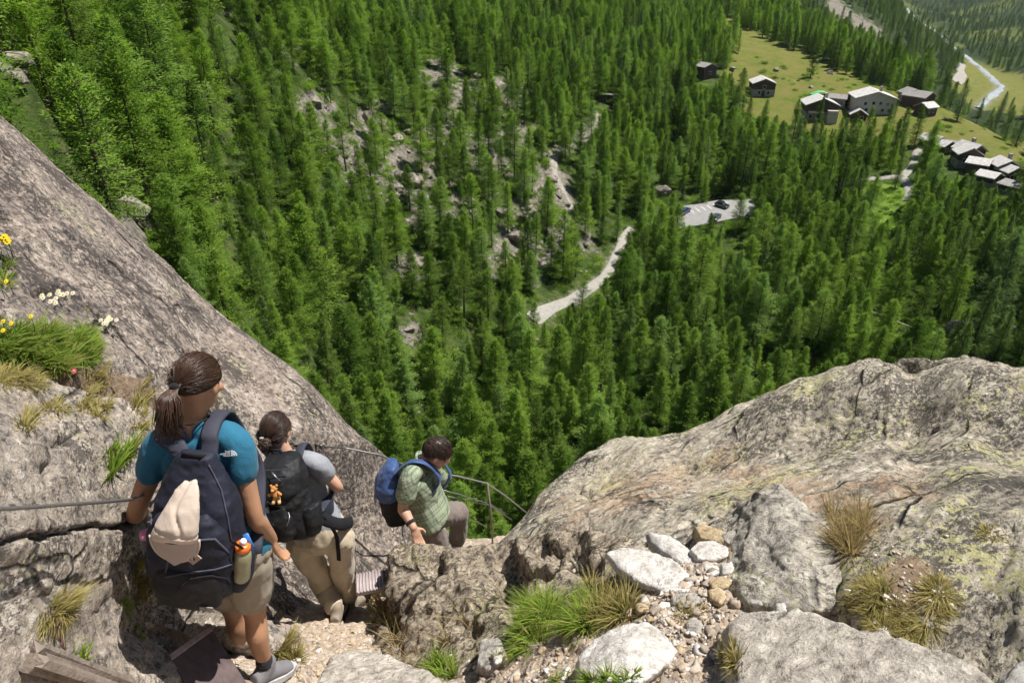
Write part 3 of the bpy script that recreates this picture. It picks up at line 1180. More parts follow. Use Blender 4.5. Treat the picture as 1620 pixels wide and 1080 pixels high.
def soil_material():
    m, nt, out = new_mat('sandy_soil')
    T = NT(nt)
    co = T.coord()
    big = T.noise(co, 3, 5, .6)
    mid = T.noise(co, 18, 6, .7)
    fine = T.noise(co, 90, 4, .7)
    c = T.ramp(mid, [(.3, (.25, .185, .13)), (.5, (.43, .335, .25)), (.7, (.57, .475, .375))])
    c = T.mix(T.math('MULTIPLY', T.step(big, .5, .72), .55), c, (.24, .165, .115))
    peb = T.vor(co, 55, out='Distance')
    pcol = T.n('ShaderNodeTexVoronoi')
    T.lk(co, pcol.inputs['Vector'])
    pcol.inputs['Scale'].default_value = 55
    sepc = T.n('ShaderNodeSeparateColor')
    T.lk(pcol.outputs['Color'], sepc.inputs[0])
    c = T.mix(T.math('MULTIPLY', T.step(sepc.outputs[0], .62, .7), .75), c, T.ramp(sepc.outputs[1], [(.2, (.30, .26, .22)), (.8, (.58, .52, .46))]))
    # dry brown plant litter
    c = T.mix(T.math('MULTIPLY', T.step(T.noise(co, 30, 5, .75, 1.5), .56, .66), .6), c, (.16, .11, .075))
    h = T.math('ADD', mid, T.math('ADD', T.math('MULTIPLY', fine, .4), T.math('MULTIPLY', T.math('SUBTRACT', 1.0, peb), .5)))
    T.bsdf(c, .97, T.bump(h, .9, .018), .08, out)
    return m


soil = soil_material()


def frame_of(n):
    n = Vector(n).normalized()
    a = Vector((1, 0, 0)) if abs(n.x) < .7 else Vector((0, 1, 0))
    u = (a - n * a.dot(n)).normalized()
    return np.array(u), np.array(n.cross(u)), np.array(n)


def patch(name, pts, n, mat, step, bounds=None, amp=(.09, .035, .012), freq=(1.1, 4.5, 15), stretch=None, extra=(), power=1.0, smooth=2e-3, hooks=(), seed=0, parent=None, ridge=None, terrace=0.0, carve=None, fol=(0, 0, 1), trim=None, cap=None):
    """rock face: a sheet through control points, seen along n, roughened with layered noise"""
    W = [np.array(at(*p)) for p in pts] + [np.array(p, float) for p in extra]
    W = np.array(W)
    U, Vv, N = frame_of(n)
    uv = np.stack([W @ U, W @ Vv], 1)
    h = W @ N
    f = RBF(uv, h, smooth, power)
    lo, hi = uv.min(0) if bounds is None else bounds[0], uv.max(0) if bounds is None else bounds[1]
    nu, nv = int((hi[0] - lo[0]) / step) + 1, int((hi[1] - lo[1]) / step) + 1
    A, B = np.meshgrid(np.linspace(lo[0], hi[0], nu), np.linspace(lo[1], hi[1], nv), indexing='ij')
    q = np.stack([A.ravel(), B.ravel()], 1)
    hh = f(q)
    P = q[:, :1] * U + q[:, 1:] * Vv + hh[:, None] * N
    G = P.reshape(nu, nv, 3)
    nr_ = np.cross(np.gradient(G, axis=0), np.gradient(G, axis=1)).reshape(-1, 3)
    nr_ /= np.linalg.norm(nr_, axis=1)[:, None] + 1e-12
    if (nr_ @ N).mean() < 0:
        print(name, 'flip')
        nr_ = -nr_
    S = P + seed * 7.7
    if stretch is not None:
        dr = np.array(Vector(stretch[:3]).normalized())
        S = S - np.outer(S @ dr, dr) * (1 - stretch[3])
    d = np.zeros(len(P))
    d += amp[0] * fbm(S * freq[0], 2)
    d += amp[1] * fbm(S * freq[1], 3, ridged=True)
    d += amp[2] * fbm(S * freq[2], 3)
    keep = np.ones(len(P), bool)
    if trim:
        dmin_ = np.full(len(P), 9.0)
        for a_ in uv:
            dmin_ = np.minimum(dmin_, np.hypot(q[:, 0] - a_[0], q[:, 1] - a_[1]))
        keep = dmin_ < trim
    pp = proj(P)
    d -= .012 * smoothstep(.25, .7, fbm(S * 9, 2, ridged=True)) if amp[1] > .015 else 0
    if terrace:
        # thin ledges where layers of the rock break off
        hgt = (P @ np.array(Vector(fol).normalized())) * 4.2 + fbm(P * 1.1 + seed, 4) * 2.2
        fr = hgt - np.floor(hgt)
        d += terrace * (smoothstep(0, .2, fr) - fr) * smoothstep(-.1, .5, fbm(P * 1.3 + 4, 2))
    for hk in hooks:
        d = hk(d, P, pp)
    if ridge is not None:
        rx1, ry1 = np.array(ridge).T
        d *= 1 - .5 * np.exp(-((pp[:, 1] - np.interp(pp[:, 0], rx1, ry1)) / 60) ** 2)
    P = P + nr_ * d[:, None]
    if ridge is not None:
        for it in range(3):
            pp = proj(P)
            ok = keep & (pp[:, 0] > rx1[0]) & (pp[:, 0] < rx1[-1]) & (P[:, 1] > .3)
            bins = ((pp[:, 0] - rx1[0]) / 14).astype(int)
            nb_ = int((rx1[-1] - rx1[0]) / 14) + 1
            mn_ = np.full(nb_, 1e9)
            np.minimum.at(mn_, bins[ok], pp[ok, 1])
            cx = rx1[0] + 7 + 14 * np.arange(nb_)
            good = mn_ < 1e8
            err = np.interp(cx, rx1, ry1) - np.interp(cx, cx[good], mn_[good])
            err = np.convolve(np.pad(err, 2, 'edge'), np.ones(5) / 5, 'valid')
            e = np.interp(pp[:, 0], cx, err)
            below = pp[:, 1] - np.interp(pp[:, 0], rx1, ry1)
            P[:, 2] -= e * pp[:, 2] / (F * CP) * .8 * smoothstep(260, 30, below)
    if cap is not None:
        # nothing of this rock rises above its top edge; what lies behind falls away
        cx1, cy1 = np.array(cap).T
        for it in range(3):
            pp = proj(P)
            over = np.interp(pp[:, 0], cx1, cy1) - pp[:, 1] + 2.5 * perlin(P * 11)
            P[:, 2] -= np.maximum(over, 0) * (pp[:, 2] / (F * CP)) * 1.0
            P[:, 2] -= .15 * np.maximum(over, 0) / 60
    if carve is not None:
        line, half, steep = carve
        dd = line_dist(P[:, 0] + .05 * perlin(P * 3), P[:, 1], [(q[0], q[1]) for q in line])
        lim = ground_f(P[:, :2]) - .06 + steep * np.maximum(0, dd - half) + 5 * np.maximum(0, dd - .45) ** 2 + .02 * fbm(P * 9, 2)
        P[:, 2] = np.minimum(P[:, 2], lim)
    ii = np.arange(nu * nv).reshape(nu, nv)
    fc = np.stack([ii[:-1, :-1].ravel(), ii[1:, :-1].ravel(), ii[1:, 1:].ravel(), ii[:-1, 1:].ravel()], 1)
    if trim:
        fc = fc[keep[fc].all(1)]
        new = np.cumsum(keep) - 1
        P, fc = P[keep], new[fc]
    org = P.mean(0)
    me = mesh_from(P - org, fc, name, True)
    o = link(name, me, mat, parent, Vector(org))
    return o, P, proj(P)


def crack(pts, width, depth):
    """a fissure following photo positions on the rock"""
    def hk(d, P, pp):
        dist = line_dist(pp[:, 0] + 6 * perlin(P * 14), pp[:, 1] + 6 * perlin(P * 14 + 5), pts)
        return d - depth * np.exp(-(dist / width) ** 2)
    return hk


def pit(px, py, rx_, ry_, depth):
    def hk(d, P, pp):
        w = 13 * perlin(P * 6) + 9 * perlin(P * 17 + 3)
        e = ((pp[:, 0] - px + w) / rx_) ** 2 + ((pp[:, 1] - py + w) / ry_) ** 2
        return d - depth * np.exp(-e ** 1.6)
    return hk


# ---- ground of the gully and of the bank on the right
GROUND = [(-80, 1120, 2.35), (60, 1100, 2.65), (200, 1110, 3.02), (330, 1090, 3.25), (430, 1085, 3.42), (520, 1100, 3.55), (600, 1110, 3.55), (700, 1110, 3.1),
          (800, 1110, 2.65), (950, 1110, 2.3), (1150, 1110, 2.15), (1400, 1110, 2.35), (1680, 1110, 2.45),
          (-80, 980, 2.5), (80, 990, 2.8), (230, 1000, 3.3), (330, 1000, 3.35), (430, 1010, 3.9), (535, 1000, 4.45), (600, 1000, 4.3), (590, 950, 4.75), (620, 900, 5.1),
          (680, 900, 5.35), (720, 870, 5.8), (630, 1045, 4.02), (700, 1046, 3.70), (780, 1028, 3.36), (860, 1002, 3.12), (650, 980, 4.6), (720, 960, 4.4), (800, 940, 4.1), (880, 905, 3.9), (950, 890, 3.6), (920, 965, 2.98), (1000, 930, 2.8), (1000, 1000, 2.55), (1100, 1000, 2.5),
          (1130, 930, 2.72), (1160, 870, 2.95), (1250, 960, 2.6), (1400, 980, 2.7), (1500, 960, 2.75), (1600, 1040, 2.6), (480, 950, 4.25), (560, 900, 4.9), (1100, 890, 2.9)]


def ground_hook(d, P, pp):
    return d


FEET = [(-1.06, 1.90, -2.765), (-1.03, 2.04, -2.85), (-1.245, 2.15, -2.95), (-1.22, 2.25, -2.96), (-1.08, 2.88, -3.575), (-1.08, 3.0, -3.60), (-1.03, 3.10, -3.705), (-.56, 3.6, -4.07), (-.5, 3.65, -4.07),
        (-.42, 3.82, -4.0), (-1.1, 2.5, -3.28), (-.2, 4.4, -4.5), (.2, 5.2, -5.2)]
PATH_LINE = [(-1.15, .9), (-1.1, 1.6), (-1.1, 2.0), (-1.14, 2.4), (-1.05, 2.95), (-.8, 3.35), (-.5, 3.75), (-.2, 4.4), (.25, 5.3)]
GROUND = [g for g in GROUND if g[:2] not in ((430, 1085), (430, 1010), (535, 1000), (600, 1000), (590, 950), (620, 900), (680, 900), (720, 870), (480, 950), (560, 900), (330, 1000), (330, 1090))]
gpts = np.array([np.array(at(*p)) for p in GROUND] + [np.array(p) for p in FEET])
ground_f = RBF(gpts[:, :2], gpts[:, 2], 3e-3, 1.0)
bnd = (np.array([-3.0, .55]), np.array([3.0, 5.2]))
gnd, GP, gpp = patch('path', GROUND, (0, 0, 1), soil, .0145, bnd, (.012, .016, .010), (1.6, 6, 22), extra=FEET)
tag(gnd, kind='structure')


def ground_z(x, y):
    return float(ground_f(np.array([[x, y]]))[0])


def on_ground(px, py):
    """where a photo position meets the path or bank"""
    d = ray(px, py)
    d = d / d.length
    t = np.linspace(1.2, 7, 600)
    P = np.outer(t, np.array(d))
    below = P[:, 2] <= ground_f(P[:, :2])
    k = np.argmax(below)
    return Vector(P[k])


# ---- big slab on the left
L2 = [(-420, -150, 6.8), (-420, 150, 5.0), (-420, 420, 3.9), (-420, 700, 3.4), (-150, 60, 6.3), (0, 178, 6.0), (70, 240, 5.9), (140, 300, 5.8), (200, 358, 5.7), (262, 408, 5.65), (330, 478, 5.6), (395, 528, 5.55), (450, 570, 5.5), (505, 612, 5.4),
      (540, 655, 5.3), (575, 690, 5.2), (615, 712, 5.1), (628, 735, 5.1), (-150, 250, 4.7), (0, 330, 4.6), (120, 420, 4.7), (220, 500, 4.7), (320, 590, 4.75), (420, 660, 4.8), (500, 720, 4.85),
      (570, 780, 4.9), (610, 830, 5.0), (-100, 480, 3.7), (20, 480, 3.75), (150, 560, 3.95), (250, 640, 4.1), (360, 740, 4.3), (450, 800, 4.5), (540, 850, 4.75), (600, 880, 4.95),
      (200, 720, 3.7), (280, 800, 3.8), (360, 860, 4.0), (440, 900, 4.2), (520, 940, 4.5), (560, 930, 4.7), (150, 800, 3.4), (240, 900, 3.5), (330, 950, 3.7), (430, 985, 4.05), (500, 1000, 4.3), (300, 1010, 3.35)]
back = []
for px, py, d in [(-420, -150, 6.8), (-150, 60, 6.3), (0, 178, 6.0), (140, 300, 5.8), (262, 408, 5.65), (395, 528, 5.55), (505, 612, 5.4), (575, 690, 5.2), (628, 735, 5.1)]:
    p = at(px, py, d)
    back += [p + Vector((.12, .55, -.75)), p + Vector((.3, 1.1, -2.0)), p + Vector((.5, 1.6, -4.2)), p + Vector((.7, 2.0, -8.0))]
for px, py, d in [(430, 985, 4.05), (240, 900, 3.5), (500, 1000, 4.3)]:
    p = at(px, py, d)
    back += [p + Vector((.35, 0, -.5))]
NL = Vector((.45, .1, .9))
cracks_l = [crack([(-20, 330), (15, 350), (30, 372)], 10, .10), crack([(0, 590), (120, 640), (235, 800), (215, 860)], 14, .08), pit(70, 470, 18, 10, .06), pit(300, 520, 60, 30, .03), pit(180, 420, 40, 25, .03)]
slab_l, LP, lpp = patch('rock_slab', L2, NL, gneiss_l, .0155, None, (.10, .020, .011), (.9, 5, 18), extra=back, hooks=cracks_l, seed=1, terrace=.005, fol=(.3, .5, .8), carve=(PATH_LINE, .20, 1.15),
                      ridge=[(0, 177), (60, 228), (100, 270), (140, 300), (200, 356), (262, 408), (330, 476), (395, 527), (450, 568), (505, 612), (535, 652), (575, 690), (612, 712), (628, 730)],
                      stretch=(*D_L, .35))
soil_l = np.where(in_poly(lpp[:, 0], lpp[:, 1], [(-60, 560), (60, 540), (150, 560), (175, 590), (235, 600), (262, 680), (268, 780), (235, 800), (200, 720), (150, 650), (60, 640), (-60, 620)]), 1.0, 0.0)
soil_l = np.maximum(soil_l, np.exp(-(line_dist(lpp[:, 0], lpp[:, 1], [(230, 960), (330, 1010), (430, 1020)]) / 30) ** 2))
vattr(slab_l.data, 'soil', soil_l)
tag(slab_l, 'huge grey-pink sloping rock slab on the left of the hikers', 'rock')

# ---- nearer rock on the left with the cable in front
L1 = [(-420, 560, 2.7), (-420, 720, 2.35), (-420, 860, 2.25), (-420, 990, 2.3), (-120, 600, 2.75), (0, 622, 2.85), (60, 640, 2.95), (130, 652, 3.05), (180, 680, 3.12), (214, 730, 3.15), (232, 800, 3.15), (-120, 720, 2.35), (0, 740, 2.5), (100, 750, 2.7), (170, 780, 2.9),
      (-120, 850, 2.25), (0, 860, 2.4), (100, 860, 2.62), (190, 870, 2.98), (232, 880, 3.25), (-120, 960, 2.3), (0, 960, 2.48), (90, 960, 2.66), (180, 960, 3.05), (236, 960, 3.36)]
ex = []
for px, py, d in [L1[0]] + L1[4:11]:
    p = at(px, py, d)
    ex += [p + Vector((-.02, .2, -.10)), p + Vector((.0, .5, -.35))]
for px, py, d in [(232, 800, 3.15), (232, 880, 3.1), (236, 960, 3.2)]:
    p = at(px, py, d)
    ex += [p + Vector((.10, .28, -.1)), p + Vector((.16, .7, -.3))]
for px, py, d in L1[-5:]:
    p = at(px, py, d)
    ex += [p + Vector((0.05, -.05, -.3))]
cr = [crack([(-30, 862), (0, 857), (30, 850), (60, 850), (90, 843), (125, 836), (160, 833), (195, 832), (235, 818)], 3.2, .05), pit(78, 738, 14, 8, .05),
      crack([(60, 690), (90, 700), (120, 690)], 6, .03), pit(140, 640, 20, 12, .03)]
rock_n, _, _ = patch('boulder', L1, (.35, -.62, .62), gneiss_n, .0085, None, (.04, .010, .007), (1.7, 6, 22), extra=ex, hooks=cr, seed=2, trim=.6, terrace=.010, fol=(.2, .5, .8))
tag(rock_n, 'tan rock face with a jagged black crack behind the steel cable at left', 'rock')

# ---- big dome on the right
R2 = [(752, 858, 5.3), (775, 830, 5.35), (810, 790, 5.4), (850, 752, 5.5), (900, 722, 5.6), (950, 700, 5.7), (1010, 688, 5.75), (1100, 670, 5.85), (1150, 645, 5.95), (1200, 622, 6.0), (1250, 600, 6.05),
      (1320, 580, 6.1), (1400, 568, 6.15), (1470, 570, 6.1), (1530, 566, 6.0), (1580, 575, 5.9), (1640, 582, 5.8), (1800, 600, 5.6), (2050, 650, 5.3),
      (780, 860, 4.75), (850, 800, 4.85), (950, 760, 4.85), (1100, 730, 4.8), (1250, 690, 4.75), (1400, 650, 4.7), (1530, 650, 4.5), (1660, 670, 4.3),
      (720, 872, 4.7), (800, 850, 4.2), (900, 835, 3.9), (1000, 840, 3.55), (1100, 830, 3.35), (1200, 790, 3.5), (1320, 770, 3.4), (1450, 760, 3.3), (1560, 750, 3.25), (1680, 760, 3.1),
      (1000, 880, 3.2), (1120, 880, 3.0), (1280, 870, 2.9), (1400, 870, 2.75), (1500, 850, 2.75), (1600, 850, 2.7), (1350, 950, 2.5), (1450, 950, 2.45), (1540, 950, 2.45), (1600, 960, 2.42), (1680, 940, 2.4),
      (1560, 1040, 2.36), (1620, 1010, 2.36), (1500, 1050, 2.36), (1400, 1040, 2.42), (1620, 1090, 2.28), (2050, 740, 3.9), (2050, 860, 2.9), (1950, 1000, 2.4), (1900, 1100, 2.2)]
back = []
for px, py, d in R2[:19]:
    p = at(px, py, d)
    o_ = Vector((p.x, p.y, 0)).normalized()
    back += [p + o_ * .5 + Vector((0, 0, -.6)), p + o_ * 1.0 + Vector((0, 0, -1.8)), p + o_ * 1.5 + Vector((0, 0, -4)), p + o_ * 1.9 + Vector((0, 0, -8))]
for px, py, d in [(640, 870, 5.0), (700, 850, 5.2), (640, 800, 5.4), (720, 905, 4.5), (820, 905, 3.9), (930, 900, 3.5), (1020, 925, 3.05), (1120, 930, 2.85), (1220, 960, 2.65), (1320, 1010, 2.45), (900, 1000, 3.1), (1100, 1040, 2.5),
                  (750, 1000, 3.9)]:
    back += [at(px, py, d) + Vector((0, .1, -.55))]
hk = [crack([(1200, 812), (1260, 770), (1330, 748), (1400, 722)], 5, .03), crack([(1105, 806), (1140, 800), (1165, 790)], 6, .06), crack([(1110, 812), (1190, 812)], 5, .03),
      pit(925, 765, 13, 8, .10), pit(1585, 840, 30, 10, .04), crack([(1490, 850), (1540, 800), (1620, 760)], 6, .03), crack([(1450, 640), (1500, 630)], 4, .03),
      crack([(1555, 1060), (1562, 1010), (1560, 960), (1590, 880), (1600, 830)], 6, .025), pit(925, 800, 24, 4, .04), crack([(1030, 760), (1090, 745), (1150, 742)], 4, .02), pit(1345, 835, 16, 10, .03),
      crack([(1260, 640), (1330, 620), (1400, 625)], 4, .025), crack([(940, 730), (1000, 722), (1060, 712)], 5, .03), crack([(1380, 740), (1450, 720), (1520, 690)], 5, .03)]
slab_r, RP, rpp = patch('rock_dome', R2, (-.1, -.15, 1), gneiss_r, .0155, None, (.085, .022, .012), (.9, 5, 18), extra=back, hooks=hk, seed=3, terrace=.012, fol=(-.3, .5, .8), carve=(PATH_LINE, .26, 1.3),
                        ridge=[(765, 848), (790, 812), (815, 785), (850, 752), (900, 722), (950, 700), (985, 690), (1060, 688), (1115, 668), (1160, 640), (1200, 628), (1250, 600), (1300, 590), (1340, 573), (1400, 566), (1440, 570), (1480, 566), (1530, 563), (1570, 568), (1600, 580), (1640, 578)],
                        stretch=(*D_R, .3))
rust = np.exp(-(line_dist(rpp[:, 0], rpp[:, 1], [(900, 810), (1030, 765), (1140, 745), (1220, 770), (1330, 790), (1450, 770)]) / 62) ** 2)
rust = np.maximum(rust, .8 * np.exp(-(((rpp[:, 0] - 1400) / 70) ** 2 + ((rpp[:, 1] - 830) / 50) ** 2)))
vattr(slab_r.data, 'rust', rust)
vattr(slab_r.data, 'soil', np.exp(-(((rpp[:, 0] - 1425) / 60) ** 2 + ((rpp[:, 1] - 925) / 48) ** 2) ** 1.5))
tag(slab_r, 'broad lichen-covered rock dome with yellow-green spots at right', 'rock')

# ---- front boulder the man leans on
R1 = [(612, 880, 4.35), (625, 862, 4.42), (660, 858, 4.42), (720, 868, 4.3), (770, 862, 4.15), (820, 850, 4.0), (880, 838, 3.8), (940, 840, 3.6), (1000, 850, 3.35), (1050, 868, 3.2),
      (608, 940, 4.25), (640, 930, 4.15), (700, 930, 4.0), (760, 930, 3.85), (830, 920, 3.6), (900, 900, 3.45), (960, 890, 3.3), (1020, 900, 3.15),
      (612, 1010, 4.15), (650, 1010, 4.0), (720, 1000, 3.75), (790, 990, 3.5), (850, 970, 3.3), (920, 940, 3.15), (980, 930, 3.05),
      (630, 1060, 3.95), (700, 1060, 3.65), (780, 1040, 3.3), (860, 1010, 3.1)]
ex = []
for px, py, d in R1[:10]:
    p = at(px, py, d)
    ex += [p + Vector((.0, .22, -.14)), p + Vector((.0, .45, -.29))]
for px, py, d in [(612, 880, 4.35), (608, 940, 4.25), (612, 1010, 4.15), (630, 1060, 3.95)]:
    p = at(px, py, d)
    ex += [p + Vector((-.01, .25, -.05)), p + Vector((.02, .6, -.3))]


def folds(d, P, pp):
    s = P @ np.array([[.8, .2, -.5]]).T
    wave = fbm(np.stack([s[:, 0] * 5, P[:, 2] * 2.2, P[:, 0] * 1.5], 1), 3, ridged=True)
    return d + .020 * wave


hk = [folds, pit(800, 910, 26, 45, .16), pit(880, 876, 44, 13, .10), pit(850, 915, 36, 12, .10), pit(820, 960, 20, 26, .08), pit(750, 1000, 14, 18, .10), pit(690, 900, 10, 26, .05), crack([(700, 870), (690, 930), (700, 1000)], 5, .02),
      pit(625, 990, 10, 40, .06), crack([(760, 880), (800, 940), (810, 1000)], 7, .02), pit(935, 905, 26, 14, .10)]
rock_f, _, _ = patch('boulder', R1, (-.25, -.78, .55), gneiss_f, .0085, None, (.05, .018, .011), (1.7, 5, 18), extra=ex, hooks=hk, seed=4, terrace=.018, fol=(.4, 0, .9), carve=(PATH_LINE, .10, 9.0), trim=.2,
                       cap=[(600, 900), (612, 876), (625, 862), (660, 857), (720, 866), (770, 860), (820, 850), (880, 838), (940, 838), (1000, 848), (1050, 866), (1080, 890)])
tag(rock_f, 'rough brown boulder with dark hollows that the man leans his hand on', 'rock')


# ---- single rocks and stones: closed bodies from an outline with real thickness
def hull_rock(name, pts, mat, voxel, amp, freq, seed, smooth_it=1, parent=None):
    """pts: world points; closed stone around them"""
    bm = bmesh.new()
    for p in pts:
        bm.verts.new(p)
    bmesh.ops.convex_hull(bm, input=bm.verts)
    loose = [v for v in bm.verts if not v.link_faces]
    bmesh.ops.delete(bm, geom=loose, context='VERTS')
    me = bpy.data.meshes.new('h')
    bm.to_mesh(me)
    bm.free()
    me = remesh(me, voxel, smooth_it)
    P = coords(me)
    N = normals(me)
    S = P + seed * 3.3
    d = amp[0] * .45 * fbm(S * freq, 2) + amp[1] * .4 * fbm(S * freq * 3.5, 3, ridged=True) + amp[2] * fbm(S * freq * 9, 3)
    lay = (S @ np.array([.25, .45, .86])) * 14 + 1.5 * fbm(S * 2, 2)
    fr = lay - np.floor(lay)
    d += amp[1] * .5 * (smoothstep(0, .25, fr) - fr)
    P = P + N * d[:, None]
    c = P.mean(0)
    set_coords(me, P - c)
    me.name = name
    return link(name, me, mat, parent, Vector(c))


def slab_pts(outline, thick, back=Vector((0, .25, -1)), inset=.85):
    """outline: photo positions with distance of the visible top face"""
    top = [at(*p) for p in outline]
    c = sum(top, Vector()) / len(top)
    b = back.normalized() * thick
    low = [c + (p - c) * inset + b for p in top]
    mid_ = [c + (p - c) * 1.04 + b * .45 for p in top]
    return top + mid_ + low


